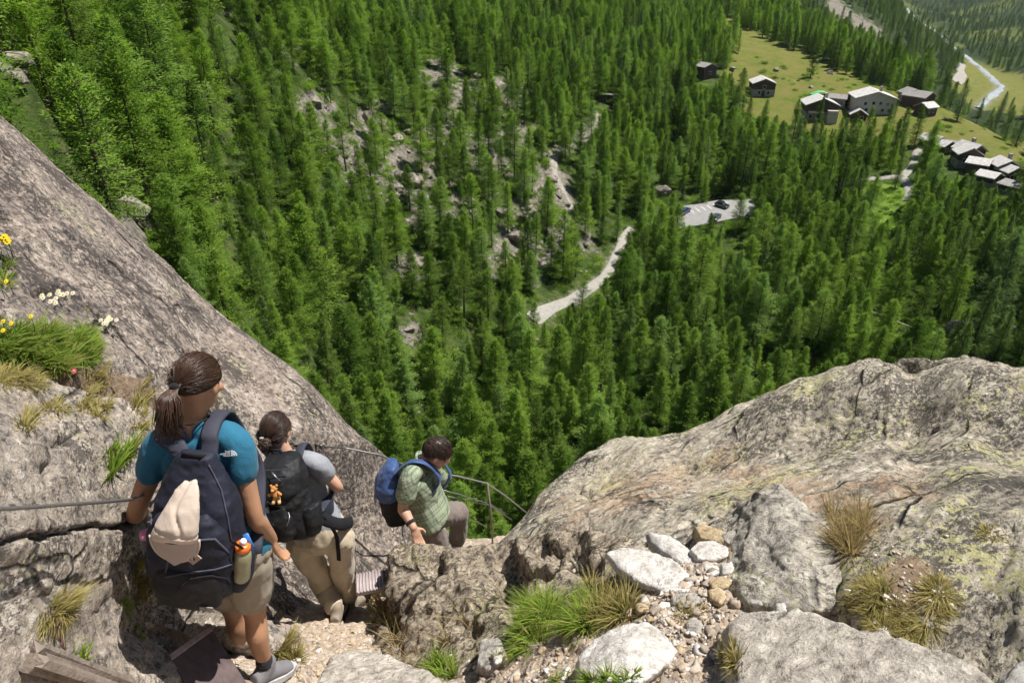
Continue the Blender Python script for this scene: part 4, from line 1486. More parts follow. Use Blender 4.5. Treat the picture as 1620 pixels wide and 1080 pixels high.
ROCKS = [
    ('boulder', 'pointed grey lichen-spotted rock standing beside the small white stones', gneiss_g, .010, (.035, .016, .005), 2.6, .5, (-.3, .45, -1),
     [(1208, 772, 3.06), (1232, 766, 3.08), (1262, 795, 2.96), (1300, 820, 2.92), (1325, 870, 2.78), (1342, 930, 2.62), (1338, 968, 2.56), (1280, 962, 2.50), (1190, 960, 2.56), (1168, 930, 2.64), (1182, 880, 2.74), (1208, 830, 2.9), (1250, 880, 2.62)]),
    ('boulder', 'large flat pale rock filling the bottom edge right of the gravel', gneiss_b, .012, (.035, .016, .005), 2.4, .45, (0, .3, -1),
     [(1155, 985, 2.28), (1175, 968, 2.31), (1260, 970, 2.26), (1350, 1000, 2.18), (1450, 1020, 2.12), (1530, 1045, 2.06), (1580, 1090, 2.05), (1560, 1160, 1.95), (1250, 1160, 1.9), (1180, 1120, 2.0), (1150, 1060, 2.2), (1300, 1060, 2.08)]),
    ('boulder', 'pale grey rounded rock at the bottom edge below the front boulder', gneiss_b, .010, (.03, .014, .005), 3, .4, (0, .2, -1),
     [(505, 1072, 3.35), (525, 1040, 3.5), (570, 1030, 3.52), (620, 1040, 3.42), (670, 1062, 3.22), (705, 1085, 3.05), (690, 1150, 2.8), (560, 1150, 2.95), (490, 1130, 3.1)]),
    ('stone', 'large rounded white stone lying in the grass at the bottom edge', quartz, .006, (.012, .006, .002), 5, .16, (0, .3, -1),
     [(915, 1040, 2.42), (940, 1012, 2.46), (985, 988, 2.5), (1020, 982, 2.5), (1048, 1000, 2.44), (1072, 1028, 2.36), (1058, 1048, 2.3), (1010, 1080, 2.22), (950, 1085, 2.25), (920, 1070, 2.32), (990, 1030, 2.3)]),
    ('stone', 'long white slab stone lying tilted in front of the stone pile', quartz, .006, (.010, .007, .002), 5, .06, (-.1, .3, -1),
     [(962, 875, 2.92), (985, 866, 2.95), (1030, 872, 2.92), (1070, 888, 2.85), (1100, 920, 2.74), (1088, 936, 2.68), (1050, 936, 2.7), (1010, 918, 2.76), (975, 895, 2.86)]),
    ('stone', 'grey-white leaning slab stone behind the long white slab', quartz, .006, (.010, .006, .002), 5, .07, (-.2, .4, -1),
     [(1028, 842, 3.05), (1060, 848, 3.02), (1090, 868, 2.94), (1118, 900, 2.84), (1110, 915, 2.8), (1085, 898, 2.86), (1050, 872, 2.96), (1030, 855, 3.02)]),
    ('stone', 'smooth white oval stone on top of the stone pile', quartz, .006, (.008, .004, .001), 6, .09, (0, .3, -1),
     [(1092, 868, 2.9), (1105, 856, 2.93), (1130, 855, 2.93), (1152, 866, 2.9), (1154, 878, 2.86), (1130, 886, 2.83), (1105, 884, 2.84)]),
    ('stone', 'yellow-ochre block leaning behind the white oval stone', ochre, .006, (.012, .006, .002), 5, .10, (0, .4, -1),
     [(1100, 832, 3.06), (1112, 826, 3.08), (1150, 842, 3.0), (1165, 858, 2.94), (1150, 866, 2.95), (1108, 850, 3.0)]),
    ('stone', 'ochre brown block wedged against the pointed rock', ochre, .006, (.010, .006, .002), 5, .10, (0, .4, -1),
     [(1155, 866, 2.9), (1180, 856, 2.92), (1188, 868, 2.86), (1172, 890, 2.8), (1158, 888, 2.82)]),
    ('stone', 'small pale stone beside the ochre blocks below the rust patch', grey_st, .006, (.008, .005, .002), 6, .07, (0, .4, -1),
     [(1142, 846, 2.98), (1160, 838, 3.0), (1175, 846, 2.96), (1172, 858, 2.93), (1150, 858, 2.94)]),
    ('stone', 'white stone half under the oval one in the pile', quartz, .006, (.008, .005, .002), 6, .08, (0, .3, -1),
     [(1112, 892, 2.82), (1135, 888, 2.84), (1140, 905, 2.77), (1120, 912, 2.75)]),
    ('stone', 'small white cube-like stone right of the oval stone', quartz, .006, (.006, .004, .002), 6, .07, (0, .3, -1),
     [(1142, 892, 2.8), (1160, 888, 2.81), (1162, 904, 2.75), (1144, 908, 2.74)]),
    ('stone', 'flat ochre stone among the gravel below the pile', ochre, .006, (.006, .004, .002), 6, .05, (0, .3, -1),
     [(1122, 918, 2.72), (1140, 912, 2.74), (1160, 916, 2.71), (1150, 928, 2.67), (1128, 930, 2.67)]),
    ('stone', 'tan wedge stone standing in the gravel', ochre, .006, (.006, .004, .002), 6, .07, (0, .3, -1),
     [(1122, 934, 2.66), (1140, 928, 2.68), (1150, 944, 2.62), (1140, 954, 2.59), (1126, 948, 2.62)]),
    ('stone', 'rounded white stone at the foot of the pointed rock', quartz, .006, (.006, .004, .001), 6, .06, (0, .3, -1),
     [(1184, 942, 2.6), (1200, 934, 2.62), (1216, 944, 2.57), (1208, 956, 2.54), (1190, 954, 2.55)]),
    ('stone', 'small square white stone on the flat pale rock', quartz, .006, (.005, .003, .001), 6, .05, (0, .3, -1),
     [(1228, 954, 2.5), (1243, 952, 2.5), (1245, 966, 2.46), (1230, 968, 2.46)]),
    ('stone', 'grey stone with a flat face beside the grass on the bank', grey_st, .006, (.008, .005, .002), 6, .06, (0, .3, -1),
     [(1085, 985, 2.52), (1100, 976, 2.54), (1112, 990, 2.49), (1104, 1002, 2.46), (1090, 998, 2.48)]),
    ('stone', 'pale flat stone between the long slab and the gravel', grey_st, .006, (.008, .005, .002), 6, .05, (0, .3, -1),
     [(1064, 942, 2.66), (1095, 938, 2.67), (1112, 948, 2.63), (1090, 960, 2.6), (1066, 955, 2.62)]),
    ('stone', 'pinkish stone in the gravel near the long slab', ochre, .006, (.006, .004, .002), 6, .05, (0, .3, -1),
     [(1006, 955, 2.66), (1022, 952, 2.67), (1026, 964, 2.63), (1010, 968, 2.62)]),
    ('stone', 'tan stone next to the pinkish one in the gravel', ochre, .006, (.006, .004, .002), 6, .05, (0, .3, -1),
     [(1022, 966, 2.62), (1040, 964, 2.62), (1042, 980, 2.57), (1026, 982, 2.57)]),
    ('stone', 'small white angular stone at the foot of the front boulder', quartz, .006, (.006, .004, .002), 6, .06, (0, .3, -1),
     [(778, 1030, 3.02), (792, 1024, 3.04), (796, 1042, 2.97), (784, 1050, 2.94)]),
    ('stone', 'grey stone under the front boulder with a dark gap beside it', grey_st, .008, (.012, .007, .003), 5, .14, (0, .3, -1),
     [(762, 1010, 3.2), (790, 1010, 3.12), (802, 1040, 3.0), (775, 1060, 2.98), (755, 1050, 3.05)]),
    ('stone', 'white jagged stone beside the dry grass behind the flat pale rock', quartz, .006, (.010, .006, .002), 6, .08, (0, .3, -1),
     [(1370, 985, 2.42), (1395, 978, 2.42), (1412, 1005, 2.34), (1402, 1022, 2.3), (1372, 1008, 2.36)]),
    ('stone', 'dark grey stone in the gap behind the pointed rock', grey_st, .006, (.008, .005, .002), 6, .07, (0, .3, -1),
     [(1352, 974, 2.47), (1368, 966, 2.48), (1378, 976, 2.44), (1362, 986, 2.42)]),
    ('stone', 'bright white stone cut off by the bottom right corner', quartz, .008, (.010, .006, .002), 5, .12, (0, .3, -1),
     [(1592, 1085, 2.08), (1612, 1050, 2.15), (1650, 1030, 2.18), (1680, 1090, 2.0), (1610, 1120, 2.0)]),
    ('stone', 'pale flat rock at the bottom left corner below the log', quartz, .008, (.012, .006, .002), 5, .12, (0, .3, -1),
     [(-60, 1060, 2.5), (0, 1052, 2.58), (35, 1056, 2.62), (46, 1072, 2.6), (40, 1110, 2.5), (-40, 1120, 2.35)]),
    ('boulder', 'smooth tan ledge rock along the left side of the path', gneiss_n, .010, (.03, .012, .005), 3, .3, (-.2, .2, -1),
     [(140, 990, 2.92), (180, 985, 3.05), (230, 1005, 3.18), (275, 1042, 3.14), (285, 1075, 3.08), (230, 1090, 2.95), (150, 1062, 2.84), (115, 1025, 2.82)]),
    ('boulder', 'tan ledge rock in the path between the two women', gneiss_n, .010, (.03, .014, .005), 3, .35, (-.1, .2, -1),
     [(330, 955, 3.75), (400, 985, 3.85), (430, 1000, 3.9), (470, 1000, 4.05), (440, 1030, 3.7), (380, 1010, 3.6), (325, 985, 3.55)]),
]
for k, (nm, lab, mt, vx, am, fr, th_, bk, ol) in enumerate(ROCKS):
    o = hull_rock(nm, slab_pts(ol, th_, Vector(bk)), mt, vx, am, fr, k + 1)
    tag(o, lab, 'rock' if nm == 'boulder' else 'stone')
    if mt is ochre or nm == 'stone':
        o['group'] = 'stones lying on the bank'

# ================================================================== HIKERS
skin_tan = simple('skin_tanned', (.40, .215, .125), .55, .35, .10, 14, .15, .001, **{'Subsurface Weight': .08, 'Subsurface Radius': (.01, .004, .002)})
skin_fair = simple('skin_fair', (.52, .30, .21), .55, .35, .08, 14, .15, .001, **{'Subsurface Weight': .08, 'Subsurface Radius': (.01, .004, .002)})
eye_white = simple('eye', (.7, .68, .65), .3, .5, .02, 10)
lip_mat = simple('lips', (.42, .17, .14), .5, .4, .05, 20)


def fabric(name, c, vary=.15, bump=.35, scale=60, rough=.85, spec=.2, sheen=.1):
    m, nt, out = new_mat(name)
    T = NT(nt)
    co = T.coord()
    nz = T.noise(co, 9, 4, .6)
    lo, hi = tuple(x * (1 - vary) for x in c), tuple(min(1, x * (1 + vary)) for x in c)
    cc = T.ramp(nz, [(.3, lo), (.7, hi)])
    weave = T.noise(co, scale * 8, 2, .6)
    fold = T.noise(T.mapping(co, (1, 1, .45)), 16, 4, .6, .8)
    h = T.math('ADD', T.math('MULTIPLY', weave, .06), fold)
    T.bsdf(cc, rough, T.bump(h, bump, .012), spec, out, **{'Sheen Weight': sheen})
    return m


teal = fabric('teal_tshirt', (.022, .125, .205), .18, .5)
grey_shirt = fabric('grey_tshirt', (.26, .27, .295), .12, .6)
khaki_d = fabric('khaki_shorts', (.30, .255, .195), .12, .45)
khaki_l = fabric('khaki_trousers', (.47, .40, .295), .10, .55)
brown_tr = fabric('brown_trousers', (.185, .150, .135), .12, .5)
navy = fabric('navy_nylon', (.014, .016, .029), .2, .4, rough=.65, spec=.3, sheen=0)
navy_l = fabric('slate_webbing', (.045, .047, .066), .15, .3, rough=.7, sheen=0)
black_ny = fabric('black_nylon', (.010, .010, .012), .25, .5, rough=.6, spec=.3, sheen=0)
black_web = fabric('black_webbing', (.015, .015, .018), .2, .3, sheen=0)
blue_ny = fabric('blue_nylon', (.035, .075, .20), .2, .4, rough=.5, spec=.45)
cream = fabric('cream_cotton', (.58, .48, .40), .08, .35)
beige = fabric('beige_visor', (.44, .36, .32), .06, .2)
shoe_grey = fabric('grey_shoe', (.17, .165, .175), .15, .3)
shoe_tan = fabric('tan_boot', (.26, .215, .165), .15, .4)
sole_mat = simple('rubber_sole', (.05, .05, .055), .8, .2, .15, 40)
sole_pale = simple('pale_sole', (.42, .41, .42), .8, .2, .15, 40)
sock_dark = fabric('dark_sock', (.02, .02, .025))
metal_grey = simple('grey_metal', (.30, .30, .31), .4, .5, .1, 60, Metallic=.9)
hair_tie = fabric('black_band', (.012, .012, .014))
white_pr = simple('white_print', (.75, .75, .76), .7, .3, .03, 30)


def plaid_material():
    m, nt, out = new_mat('green_plaid')
    T = NT(nt)
    co = T.coord()
    sp = T.n('ShaderNodeSeparateXYZ')
    T.lk(T.mapping(co, (1, 1, 1), (.2, .35, .5)), sp.inputs[0])
    base = T.ramp(T.noise(co, 12, 4), [(.3, (.25, .30, .20)), (.7, (.34, .38, .27))])

    def band(s, f, w):
        fr = T.math('FRACT', T.math('MULTIPLY', s, f))
        return T.math('LESS_THAN', fr, w)
    c = T.mix(T.math('MULTIPLY', band(sp.outputs[0], 46, .28), .62), base, (.09, .12, .09))
    c = T.mix(T.math('MULTIPLY', band(sp.outputs[2], 46, .28), .62), c, (.09, .12, .09))
    c = T.mix(T.math('MULTIPLY', band(sp.outputs[1], 46, .2), .35), c, (.12, .14, .11))
    c = T.mix(T.math('MULTIPLY', band(sp.outputs[2], 15.3, .08), .5), c, (.55, .56, .42))
    fold = T.noise(T.mapping(co, (1, 1, .5)), 16, 4, .6, .8)
    T.bsdf(c, .85, T.bump(fold, .5, .012), .2, out)
    return m


plaid = plaid_material()


def hair_material(name, lo, hi):
    m, nt, out = new_mat(name)
    T = NT(nt)
    co = T.coord()
    nz = T.noise(co, 60, 4, .7)
    T.bsdf(T.ramp(nz, [(.3, lo), (.7, hi)]), .38, T.bump(T.noise(co, 220, 2), .3, .002), .5, out)
    return m


hair_brown = hair_material('brown_hair', (.030, .015, .009), (.085, .042, .024))
hair_dark = hair_material('dark_hair', (.022, .013, .010), (.065, .036, .026))


def lerpv(a, b, t):
    return a + (b - a) * t


def limb(mb, pts, rad, n=12, ref=None):
    """rounded, tapering tube through joints"""
    pts = [Vector(p) for p in pts]
    # smooth subdivision of the chain
    P, Rr = [], []
    m_ = len(pts)
    for i in range(m_ - 1):
        p0, p1, p2, p3 = pts[max(i - 1, 0)], pts[i], pts[i + 1], pts[min(i + 2, m_ - 1)]
        for k in range(5):
            t = k / 5
            P.append(.5 * ((2 * p1) + (p2 - p0) * t + (2 * p0 - 5 * p1 + 4 * p2 - p3) * t * t + (3 * p1 - p0 - 3 * p2 + p3) * t ** 3))
            a, b_ = rad[i], rad[i + 1]
            if isinstance(a, tuple) or isinstance(b_, tuple):
                a = a if isinstance(a, tuple) else (a, a)
                b_ = b_ if isinstance(b_, tuple) else (b_, b_)
                Rr.append((a[0] + (b_[0] - a[0]) * t, a[1] + (b_[1] - a[1]) * t))
            else:
                Rr.append(a + (b_ - a) * t)
    P.append(pts[-1])
    Rr.append(rad[-1])
    mb.tube(P, Rr, n, True, ref=ref)
    for p, r in ((P[0], rad[0]), (P[-1], rad[-1])):
        if not isinstance(r, tuple):
            mb.ball(p, r, 10, 6)
    return mb


def axes(x, y, z):
    return Matrix((x, y, z)).transposed()


def hand(mb, wrist, d, w, curl=.35, spread=.12, s=1.0):
    """palm, four unequal bent fingers, thumb from the side; w points to the thumb, the fingers curl towards d x w"""
    d = Vector(d).normalized()
    w = (Vector(w) - d * Vector(w).dot(d)).normalized()
    n = d.cross(w)
    M = axes(w, d, n)
    mb.ball(wrist + d * .048 * s, (.038 * s, .052 * s, .016 * s), 12, 8, M)
    for off, L in ((.028, .068), (.010, .077), (-.009, .072), (-.027, .056)):
        p = wrist + d * .082 * s + w * off * s
        dd = (d + w * off * spread * 30 * .1).normalized()
        chain = [p - dd * .02]
        for k, seg in enumerate((.45, .32, .23)):
            a = curl * (k + .6)
            dirk = (dd * math.cos(a) + n * math.sin(a))
            chain.append(chain[-1] + dirk * (L * seg + (.02 if k == 0 else 0)) * s)
        limb(mb, chain, [.0092 * s, .0088 * s, .0082 * s, .0072 * s], 8)
    p = wrist + d * .03 * s + w * .030 * s
    c2 = p + (w * .75 + d * .6 + n * .15).normalized() * .032 * s
    c3 = c2 + (w * .25 + d * .95 + n * .25).normalized() * .03 * s
    limb(mb, [wrist + d * .02 * s + w * .014 * s, p, c2, c3], [.013 * s, .0115 * s, .0098 * s, .0085 * s], 8)


def head(mb, c, f, u, s=1.0):
    """skull, jaw, nose, ears and neck root; f looks forward, u is up"""
    f = Vector(f).normalized()
    u = (Vector(u) - f * Vector(u).dot(f)).normalized()
    r = f.cross(u)
    M = axes(r, f, u)
    mb.ball(c + u * .02 * s - f * .01 * s, (.074 * s, .094 * s, .092 * s), 18, 12, M)
    mb.ball(c + f * .03 * s - u * .045 * s, (.055 * s, .062 * s, .068 * s), 14, 10, M)
    mb.ball(c + f * .072 * s - u * .088 * s, (.026 * s, .024 * s, .02 * s), 10, 8, M)          # chin
    mb.ball(c + f * .082 * s + u * .022 * s, (.05 * s, .016 * s, .014 * s), 10, 8, M)          # brow
    limb(mb, [c + f * .088 * s + u * .012 * s, c + f * .106 * s - u * .018 * s, c + f * .108 * s - u * .030 * s], [.007 * s, .011 * s, .013 * s], 8)
    for k in (-1, 1):
        mb.ball(c + r * .044 * s * k + f * .07 * s - u * .02 * s, (.02 * s, .02 * s, .02 * s), 8, 6, M)   # cheek
        mb.ball(c + r * .079 * s * k - f * .008 * s - u * .008 * s, (.009 * s, .019 * s, .031 * s), 8, 8, M)  # ear
    return r, f, u


def face_parts(root, o, c, r, f, u, s, skin):
    for k in (-1, 1):
        b_ = MB().ball(c + r * .031 * s * k + f * .079 * s + u * .002 * s, .0100 * s, 10, 8)
        e = b_.build('eye', eye_white, root, True, origin=o)
    b_ = MB()
    limb(b_, [c - r * .022 * s + f * .094 * s - u * .058 * s, c + f * .102 * s - u * .056 * s, c + r * .022 * s + f * .094 * s - u * .058 * s], [.004, .007, .004], 6)
    b_.build('mouth', lip_mat, root, True, origin=o)


def cloth(name, mb, mat, root, o, voxel=.008, smooth_it=4, wr=.006, wf=9, seed=0, stretch=(1, 1, .45), amp2=.0):
    me = remesh(mb.mesh(), voxel, smooth_it)
    P, N = coords(me), normals(me)
    d = wr * fbm((P + seed) * np.array(stretch) * wf, 3, ridged=True)
    P = P + N * d[:, None] - np.array(o)
    set_coords(me, P)
    me.name = name
    return link(name, me, mat, root)


def strands(name, paths, rad, mat, root, o, n=4):
    mb = MB()
    for pts, r in zip(paths, rad):
        mb.tube(pts, r, n, False)
    return mb.build(name, mat, root, True, origin=o)


def hair_cap(root, o, c, r, f, u, s, tie, mat, seed, short=False):
    """strands combed from the hairline over the skull"""
    rnd = random.Random(seed)
    cc = c + u * .02 * s - f * .01 * s
    rad = Vector((.082 * s, .101 * s, .100 * s))

    def on(p, k=1.0):          # push a point out to the skull shell
        q = p - cc
        l = Vector((q.dot(r) / rad.x, q.dot(f) / rad.y, q.dot(u) / rad.z))
        l = l.normalized() * k
        return cc + r * l.x * rad.x + f * l.y * rad.y + u * l.z * rad.z
    mb = MB()
    M = axes(r, f, u)
    # inner shell over top and back
    v, fc = [], []
    rows, seg = 12, 26
    for i in range(rows + 1):
        for k in range(seg):
            a = 2 * math.pi * k / seg
            front = math.cos(a)                       # 1 in front
            lim = (1.12 if short else 1.18) + (.95 if short else .95) * (.5 - .5 * front) ** .7
            t = lim * i / rows
            l = Vector((math.sin(t) * math.sin(a), math.sin(t) * math.cos(a), math.cos(t)))
            v.append(cc + r * l.x * rad.x * .975 + f * l.y * rad.y * .975 + u * l.z * rad.z * .975)
    for i in range(rows):
        for k in range(seg):
            fc.append((i * seg + k, i * seg + (k + 1) % seg, (i + 1) * seg + (k + 1) % seg, (i + 1) * seg + k))
    mb.add(v, fc)
    N = 1300 if not short else 1100
    for i in range(N):
        a = rnd.uniform(-math.pi, math.pi)
        front = math.cos(a)
        lim = 1.15 + .95 * (.5 - .5 * front) ** .7
        if short:
            t = lim * math.sqrt(rnd.random())
            l = Vector((math.sin(t) * math.sin(a), math.sin(t) * math.cos(a), math.cos(t)))
            p = cc + r * l.x * rad.x + f * l.y * rad.y + u * l.z * rad.z
            nrm = (p - cc).normalized()
            dr = (f * rnd.uniform(.2, 1.0) - u * .4 + r * rnd.uniform(-.5, .5))
            dr = (dr - nrm * dr.dot(nrm)).normalized()
            pts = [p - nrm * .006, on(p + dr * .012, 1.02), on(p + dr * .024, rnd.uniform(1.01, 1.04)), on(p + dr * .034, rnd.uniform(1.0, 1.06))]
            mb.tube(pts, [.0016, .0016, .0013, .0005], 3, False)
        else:
            t = lim * rnd.uniform(.85, 1.0) if rnd.random() < .6 else lim * rnd.random()
            l = Vector((math.sin(t) * math.sin(a), math.sin(t) * math.cos(a), math.cos(t)))
            p = cc + r * l.x * rad.x + f * l.y * rad.y + u * l.z * rad.z
            pts = []
            lift = rnd.uniform(.985, 1.03)
            for k in range(7):
                g = k / 6
                q = lerpv(p, tie, g)
                pts.append(on(q, lift + .02 * math.sin(g * 3.1)) if g < .93 else lerpv(on(q, 1.0), tie, .6))
            if i % 9 == 0:      # loose hairs standing off
                pts = [q_ + (q_ - cc).normalized() * rnd.uniform(.0, .012) * math.sin(3.1 * j_ / 6) + Vector((rnd.gauss(0, .002), rnd.gauss(0, .002), rnd.gauss(0, .002))) for j_, q_ in enumerate(pts)]
                mb.tube(pts, [.0005, .0007, .0008, .0008, .0008, .0006, .0004], 3, False)
                continue
            mb.tube(pts, [.0008, .0014, .0016, .0016, .0016, .0014, .0012], 3, False)
    return mb.build('hair', mat, root, True, origin=o)


def shoe(root, o, ankle, toe_dir, mat, sole, s=1.0, up=Vector((0, 0, 1)), h=.085):
    d = Vector(toe_dir).normalized()
    w = d.cross(up).normalized()
    n = w.cross(d)
    g = ankle - n * h * s
    mb = MB()
    limb(mb, [g - d * .07 * s + n * .045 * s, g + d * .02 * s + n * .05 * s, g + d * .11 * s + n * .035 * s, g + d * .165 * s + n * .028 * s],
         [(.036 * s, .042 * s), (.038 * s, .046 * s), (.046 * s, .032 * s), (.036 * s, .022 * s)], 12, ref=w)
    limb(mb, [g - d * .03 * s + n * .05 * s, ankle - d * .005 * s, ankle + n * .03 * s], [.042 * s, .044 * s, .043 * s], 12)
    me = remesh(mb.mesh(), .007, 3)
    P = coords(me) - np.array(o)
    set_coords(me, P)
    sh = link('shoe', me, mat, root)
    sb = MB()
    pts = [(-.105, .030), (-.09, .040), (0, .036), (.09, .050), (.15, .045), (.20, .020), (.205, 0)]
    prof = [(a, b_) for a, b_ in pts] + [(a, -b_) for a, b_ in reversed(pts[:-1])]
    v = [g + d * a * s + w * b_ * s - n * .004 for a, b_ in prof] + [g + d * a * s * 1.0 + w * b_ * s + n * .024 * s for a, b_ in prof]
    k = len(prof)
    sb.add(v, [tuple(reversed(range(k))), tuple(range(k, 2 * k))] + [(i, (i + 1) % k, (i + 1) % k + k, i + k) for i in range(k)])
    sb.build('sole', sole, sh, False, origin=o)
    lb = MB()
    for q in range(4):
        t = .03 + .022 * q
        c0 = g + d * t * s + n * (.088 - .011 * q) * s
        lb.tube([c0 - w * .022 * s, c0 + n * .006, c0 + w * .022 * s], .0028, 5)
    lb.build('laces', sock_dark if mat is shoe_tan else navy_l, sh, True, origin=o)
    return sh


def torso_secs(mb, pel, neck, r, secs, bend=Vector((0, 0, 0))):
    """elliptic sections from pelvis to neck"""
    L = neck - pel
    pts, rad = [], []
    for t, a, b_ in secs:
        pts.append(pel + L * t + bend * math.sin(math.pi * min(1, max(0, t))))
        rad.append((a, b_))
    mb.tube(pts, rad, 20, True, ref=r)


# ------------------------------------------------------------ woman in the teal shirt
def make_person(label, J, kind):
    o = J['base']
    root = empty('person', o)
    skin = J['skin']
    s = J.get('scale', 1.0)
    rvec = (J['sh_r'] - J['sh_l']).normalized()
    body = MB()
    r, f, u = head(body, J['head'], J['look'], J['up'], s)
    limb(body, [J['head'] - u * .05 * s - f * .012, lerpv(J['head'], J['neck'], .7), J['neck'] - (J['neck'] - J['pelvis']).normalized() * .06], [.052 * s, .050 * s, .062 * s], 14)
    torso_secs(body, J['pelvis'], J['neck'], rvec, [(-.12, .10, .085), (.02, .155 * s, .105 * s), (.14, .158 * s, .105 * s), (.38, .122 * s, .088 * s), (.66, .145 * s, .10 * s), (.86, .150 * s, .082 * s), (.97, .075 * s, .055 * s)], J.get('bend', Vector()))
    for k in ('l', 'r'):
        limb(body, [lerpv(J['neck'], J['sh_' + k], .35), J['sh_' + k], lerpv(J['sh_' + k], J['el_' + k], .45), J['el_' + k], lerpv(J['el_' + k], J['wr_' + k], .3), J['wr_' + k]],
             [.05 * s, .05 * s, .044 * s, .035 * s, .036 * s, .0245 * s], 12)
        hd = J['hand_' + k]
        limb(body, [J['wr_' + k] - Vector(hd[0]).normalized() * .01, J['wr_' + k] + Vector(hd[0]).normalized() * .03], [(.025 * s, .019 * s), (.032 * s, .017 * s)], 10, ref=hd[1])
        hand(body, J['wr_' + k], hd[0], hd[1], hd[2], s=s)
        hip, kn, an = J['hip_' + k], J['kn_' + k], J['an_' + k]
        back_ = J.get('back', Vector((0, -1, 0)))
        calf = lerpv(kn, an, .30) + back_ * .018
        limb(body, [hip, lerpv(hip, kn, .5), kn, calf, lerpv(kn, an, .75) + back_ * .004, an, an - Vector((0, 0, .05))], [.086 * s, .070 * s, .048 * s, .050 * s, .035 * s, .030 * s, .028 * s], 14)
    me = remesh(body.mesh(), .0062, 3)
    set_coords(me, coords(me) - np.array(o))
    link('body', me, skin, root)
    face_parts(root, o, J['head'], r, f, u, s, skin)
    # shirt
    sh = MB()
    torso_secs(sh, J['pelvis'], J['neck'], rvec, [(t_, a_ * (.5 + .5 * s), b_ * (.5 + .5 * s)) for t_, a_, b_ in J['shirt']], J.get('bend', Vector()))
    for k in ('l', 'r'):
        e = lerpv(J['sh_' + k], J['el_' + k], J['sleeve'])
        limb(sh, [lerpv(J['neck'], J['sh_' + k], .30) - (J['neck'] - J['pelvis']).normalized() * .005, J['sh_' + k], e], [.056 * s, .058 * s, J.get('cuff', .057) * s], 14)
    cloth('shirt', sh, J['shirt_mat'], root, o, .0075, 4, .006, 8, 1)
    # trousers or shorts
    tr = MB()
    torso_secs(tr, J['pelvis'], J['neck'], rvec, [(-.10, .13 * s, .10 * s), (.0, .172 * s, .125 * s), (.10, .172 * s, .122 * s), (.2, .155 * s, .11 * s)], J.get('bend', Vector()))
    for k in ('l', 'r'):
        hip, kn, an = J['hip_' + k], J['kn_' + k], J['an_' + k]
        if J['legs'] == 'short':
            limb(tr, [hip, lerpv(hip, kn, .5), lerpv(hip, kn, .60)], [.102 * s, .092 * s, .082 * s], 16)
        else:
            limb(tr, [hip, lerpv(hip, kn, .5), kn, lerpv(kn, an, .5), lerpv(kn, an, .74)], [.094 * s, .080 * s, .067 * s, .061 * s, .059 * s], 16)
    cloth('shorts' if J['legs'] == 'short' else 'trousers', tr, J['trouser_mat'], root, o, .0075, 4, .010 if J['legs'] != 'short' else .006, 8, 4)
    for k in ('l', 'r'):
        shoe(root, o, J['an_' + k], J['toe_' + k], J['shoe_mat'], J['sole_mat'], s)
        if J.get('sock'):
            sb = MB()
            limb(sb, [J['an_' + k] - Vector((0, 0, .01)), J['an_' + k] + Vector((0, 0, .05))], [.039 * s, .040 * s], 12)
            sb.build('sock', sock_dark, root, True, origin=o)
    tag(root, label, 'person')
    return root, (r, f, u), rvec


SH_W = [(.02, .166, .118), (.14, .164, .115), (.36, .138, .102), (.64, .160, .114), (.85, .165, .095), (.95, .105, .068)]
W1 = dict(skin=skin_tan, head=atY(313, 606, 2.0), look=(.16, .9, -.38), up=(.05, .12, 1), neck=atY(304, 672, 1.965), sh_l=atY(256, 702, 1.95), sh_r=atY(371, 700, 1.95),
          el_l=atY(214, 812, 1.93), wr_l=atY(236, 800, 2.16), hand_l=((.4, .8, .25), (0, 0, 1), .5), el_r=atY(403, 818, 1.885), wr_r=atY(430, 852, 1.95),
          hand_r=((.06, .1, -1), (-.4, .8, 0), .40), pelvis=atY(368, 872, 1.93), hip_l=atY(338, 884, 1.93), hip_r=atY(390, 884, 1.92), kn_l=atY(370, 968, 2.06), kn_r=atY(404, 974, 1.93),
          an_l=atY(395, 1032, 2.12), an_r=atY(421, 1056, 1.90), toe_l=(.1, 1, -.15), toe_r=(.42, .75, -.42), back=Vector((0, -1, 0)), shirt=SH_W, sleeve=.36, cuff=.058, shirt_mat=teal,
          legs='short', trouser_mat=khaki_d, shoe_mat=shoe_grey, sole_mat=sole_pale, sock=True, base=atY(420, 1070, 1.95), scale=.91, bend=Vector((0, .02, 0)))
w1, w1h, w1r = make_person('woman in teal t-shirt and khaki shorts with long brown ponytail', W1, 1)
r, f, u = w1h
tie = atY(276, 613, 1.895)
hair_cap(w1, W1['base'], W1['head'], r, f, u, .91, tie, hair_brown, 5)
rnd = random.Random(9)
paths, rads = [], []
for i in range(320):
    a, q = rnd.uniform(0, 6.28), math.sqrt(rnd.random())
    e1, e2 = Vector((math.cos(a) * .02 * q, math.sin(a) * .018 * q, 0)), rnd.uniform(.1, 1.5)
    p1 = tie + e1 * .7
    wv = Vector((rnd.gauss(0, .004), rnd.gauss(0, .004), 0))
    p2 = atY(266, 638, 1.84) + e1 * 1.7 + wv
    p3 = atY(266, 665, 1.835) + e1 * 2.1 + Vector((rnd.gauss(0, .006), rnd.gauss(0, .005), 0))
    p4 = atY(268 + rnd.gauss(4, 9), 676 + 14 * e2, 1.845) + e1 * 1.2 + Vector((rnd.gauss(0, .008), 0, 0))
    paths.append([tie + Vector((.02, .03, .01)), p1, lerpv(p1, p2, .5) + Vector((-.005, -.008, .006)), p2, p3, p4])
    rads.append([.0016, .0017, .0018, .0018, .0014, .0005])
strands('hair', paths, rads, hair_brown, w1, W1['base'])
MB().ball(tie, (.017, .014, .017), 12, 8).build('hair_band', hair_tie, w1, True, origin=W1['base'])
nb = MB()
nc = atY(304, 662, 1.965)
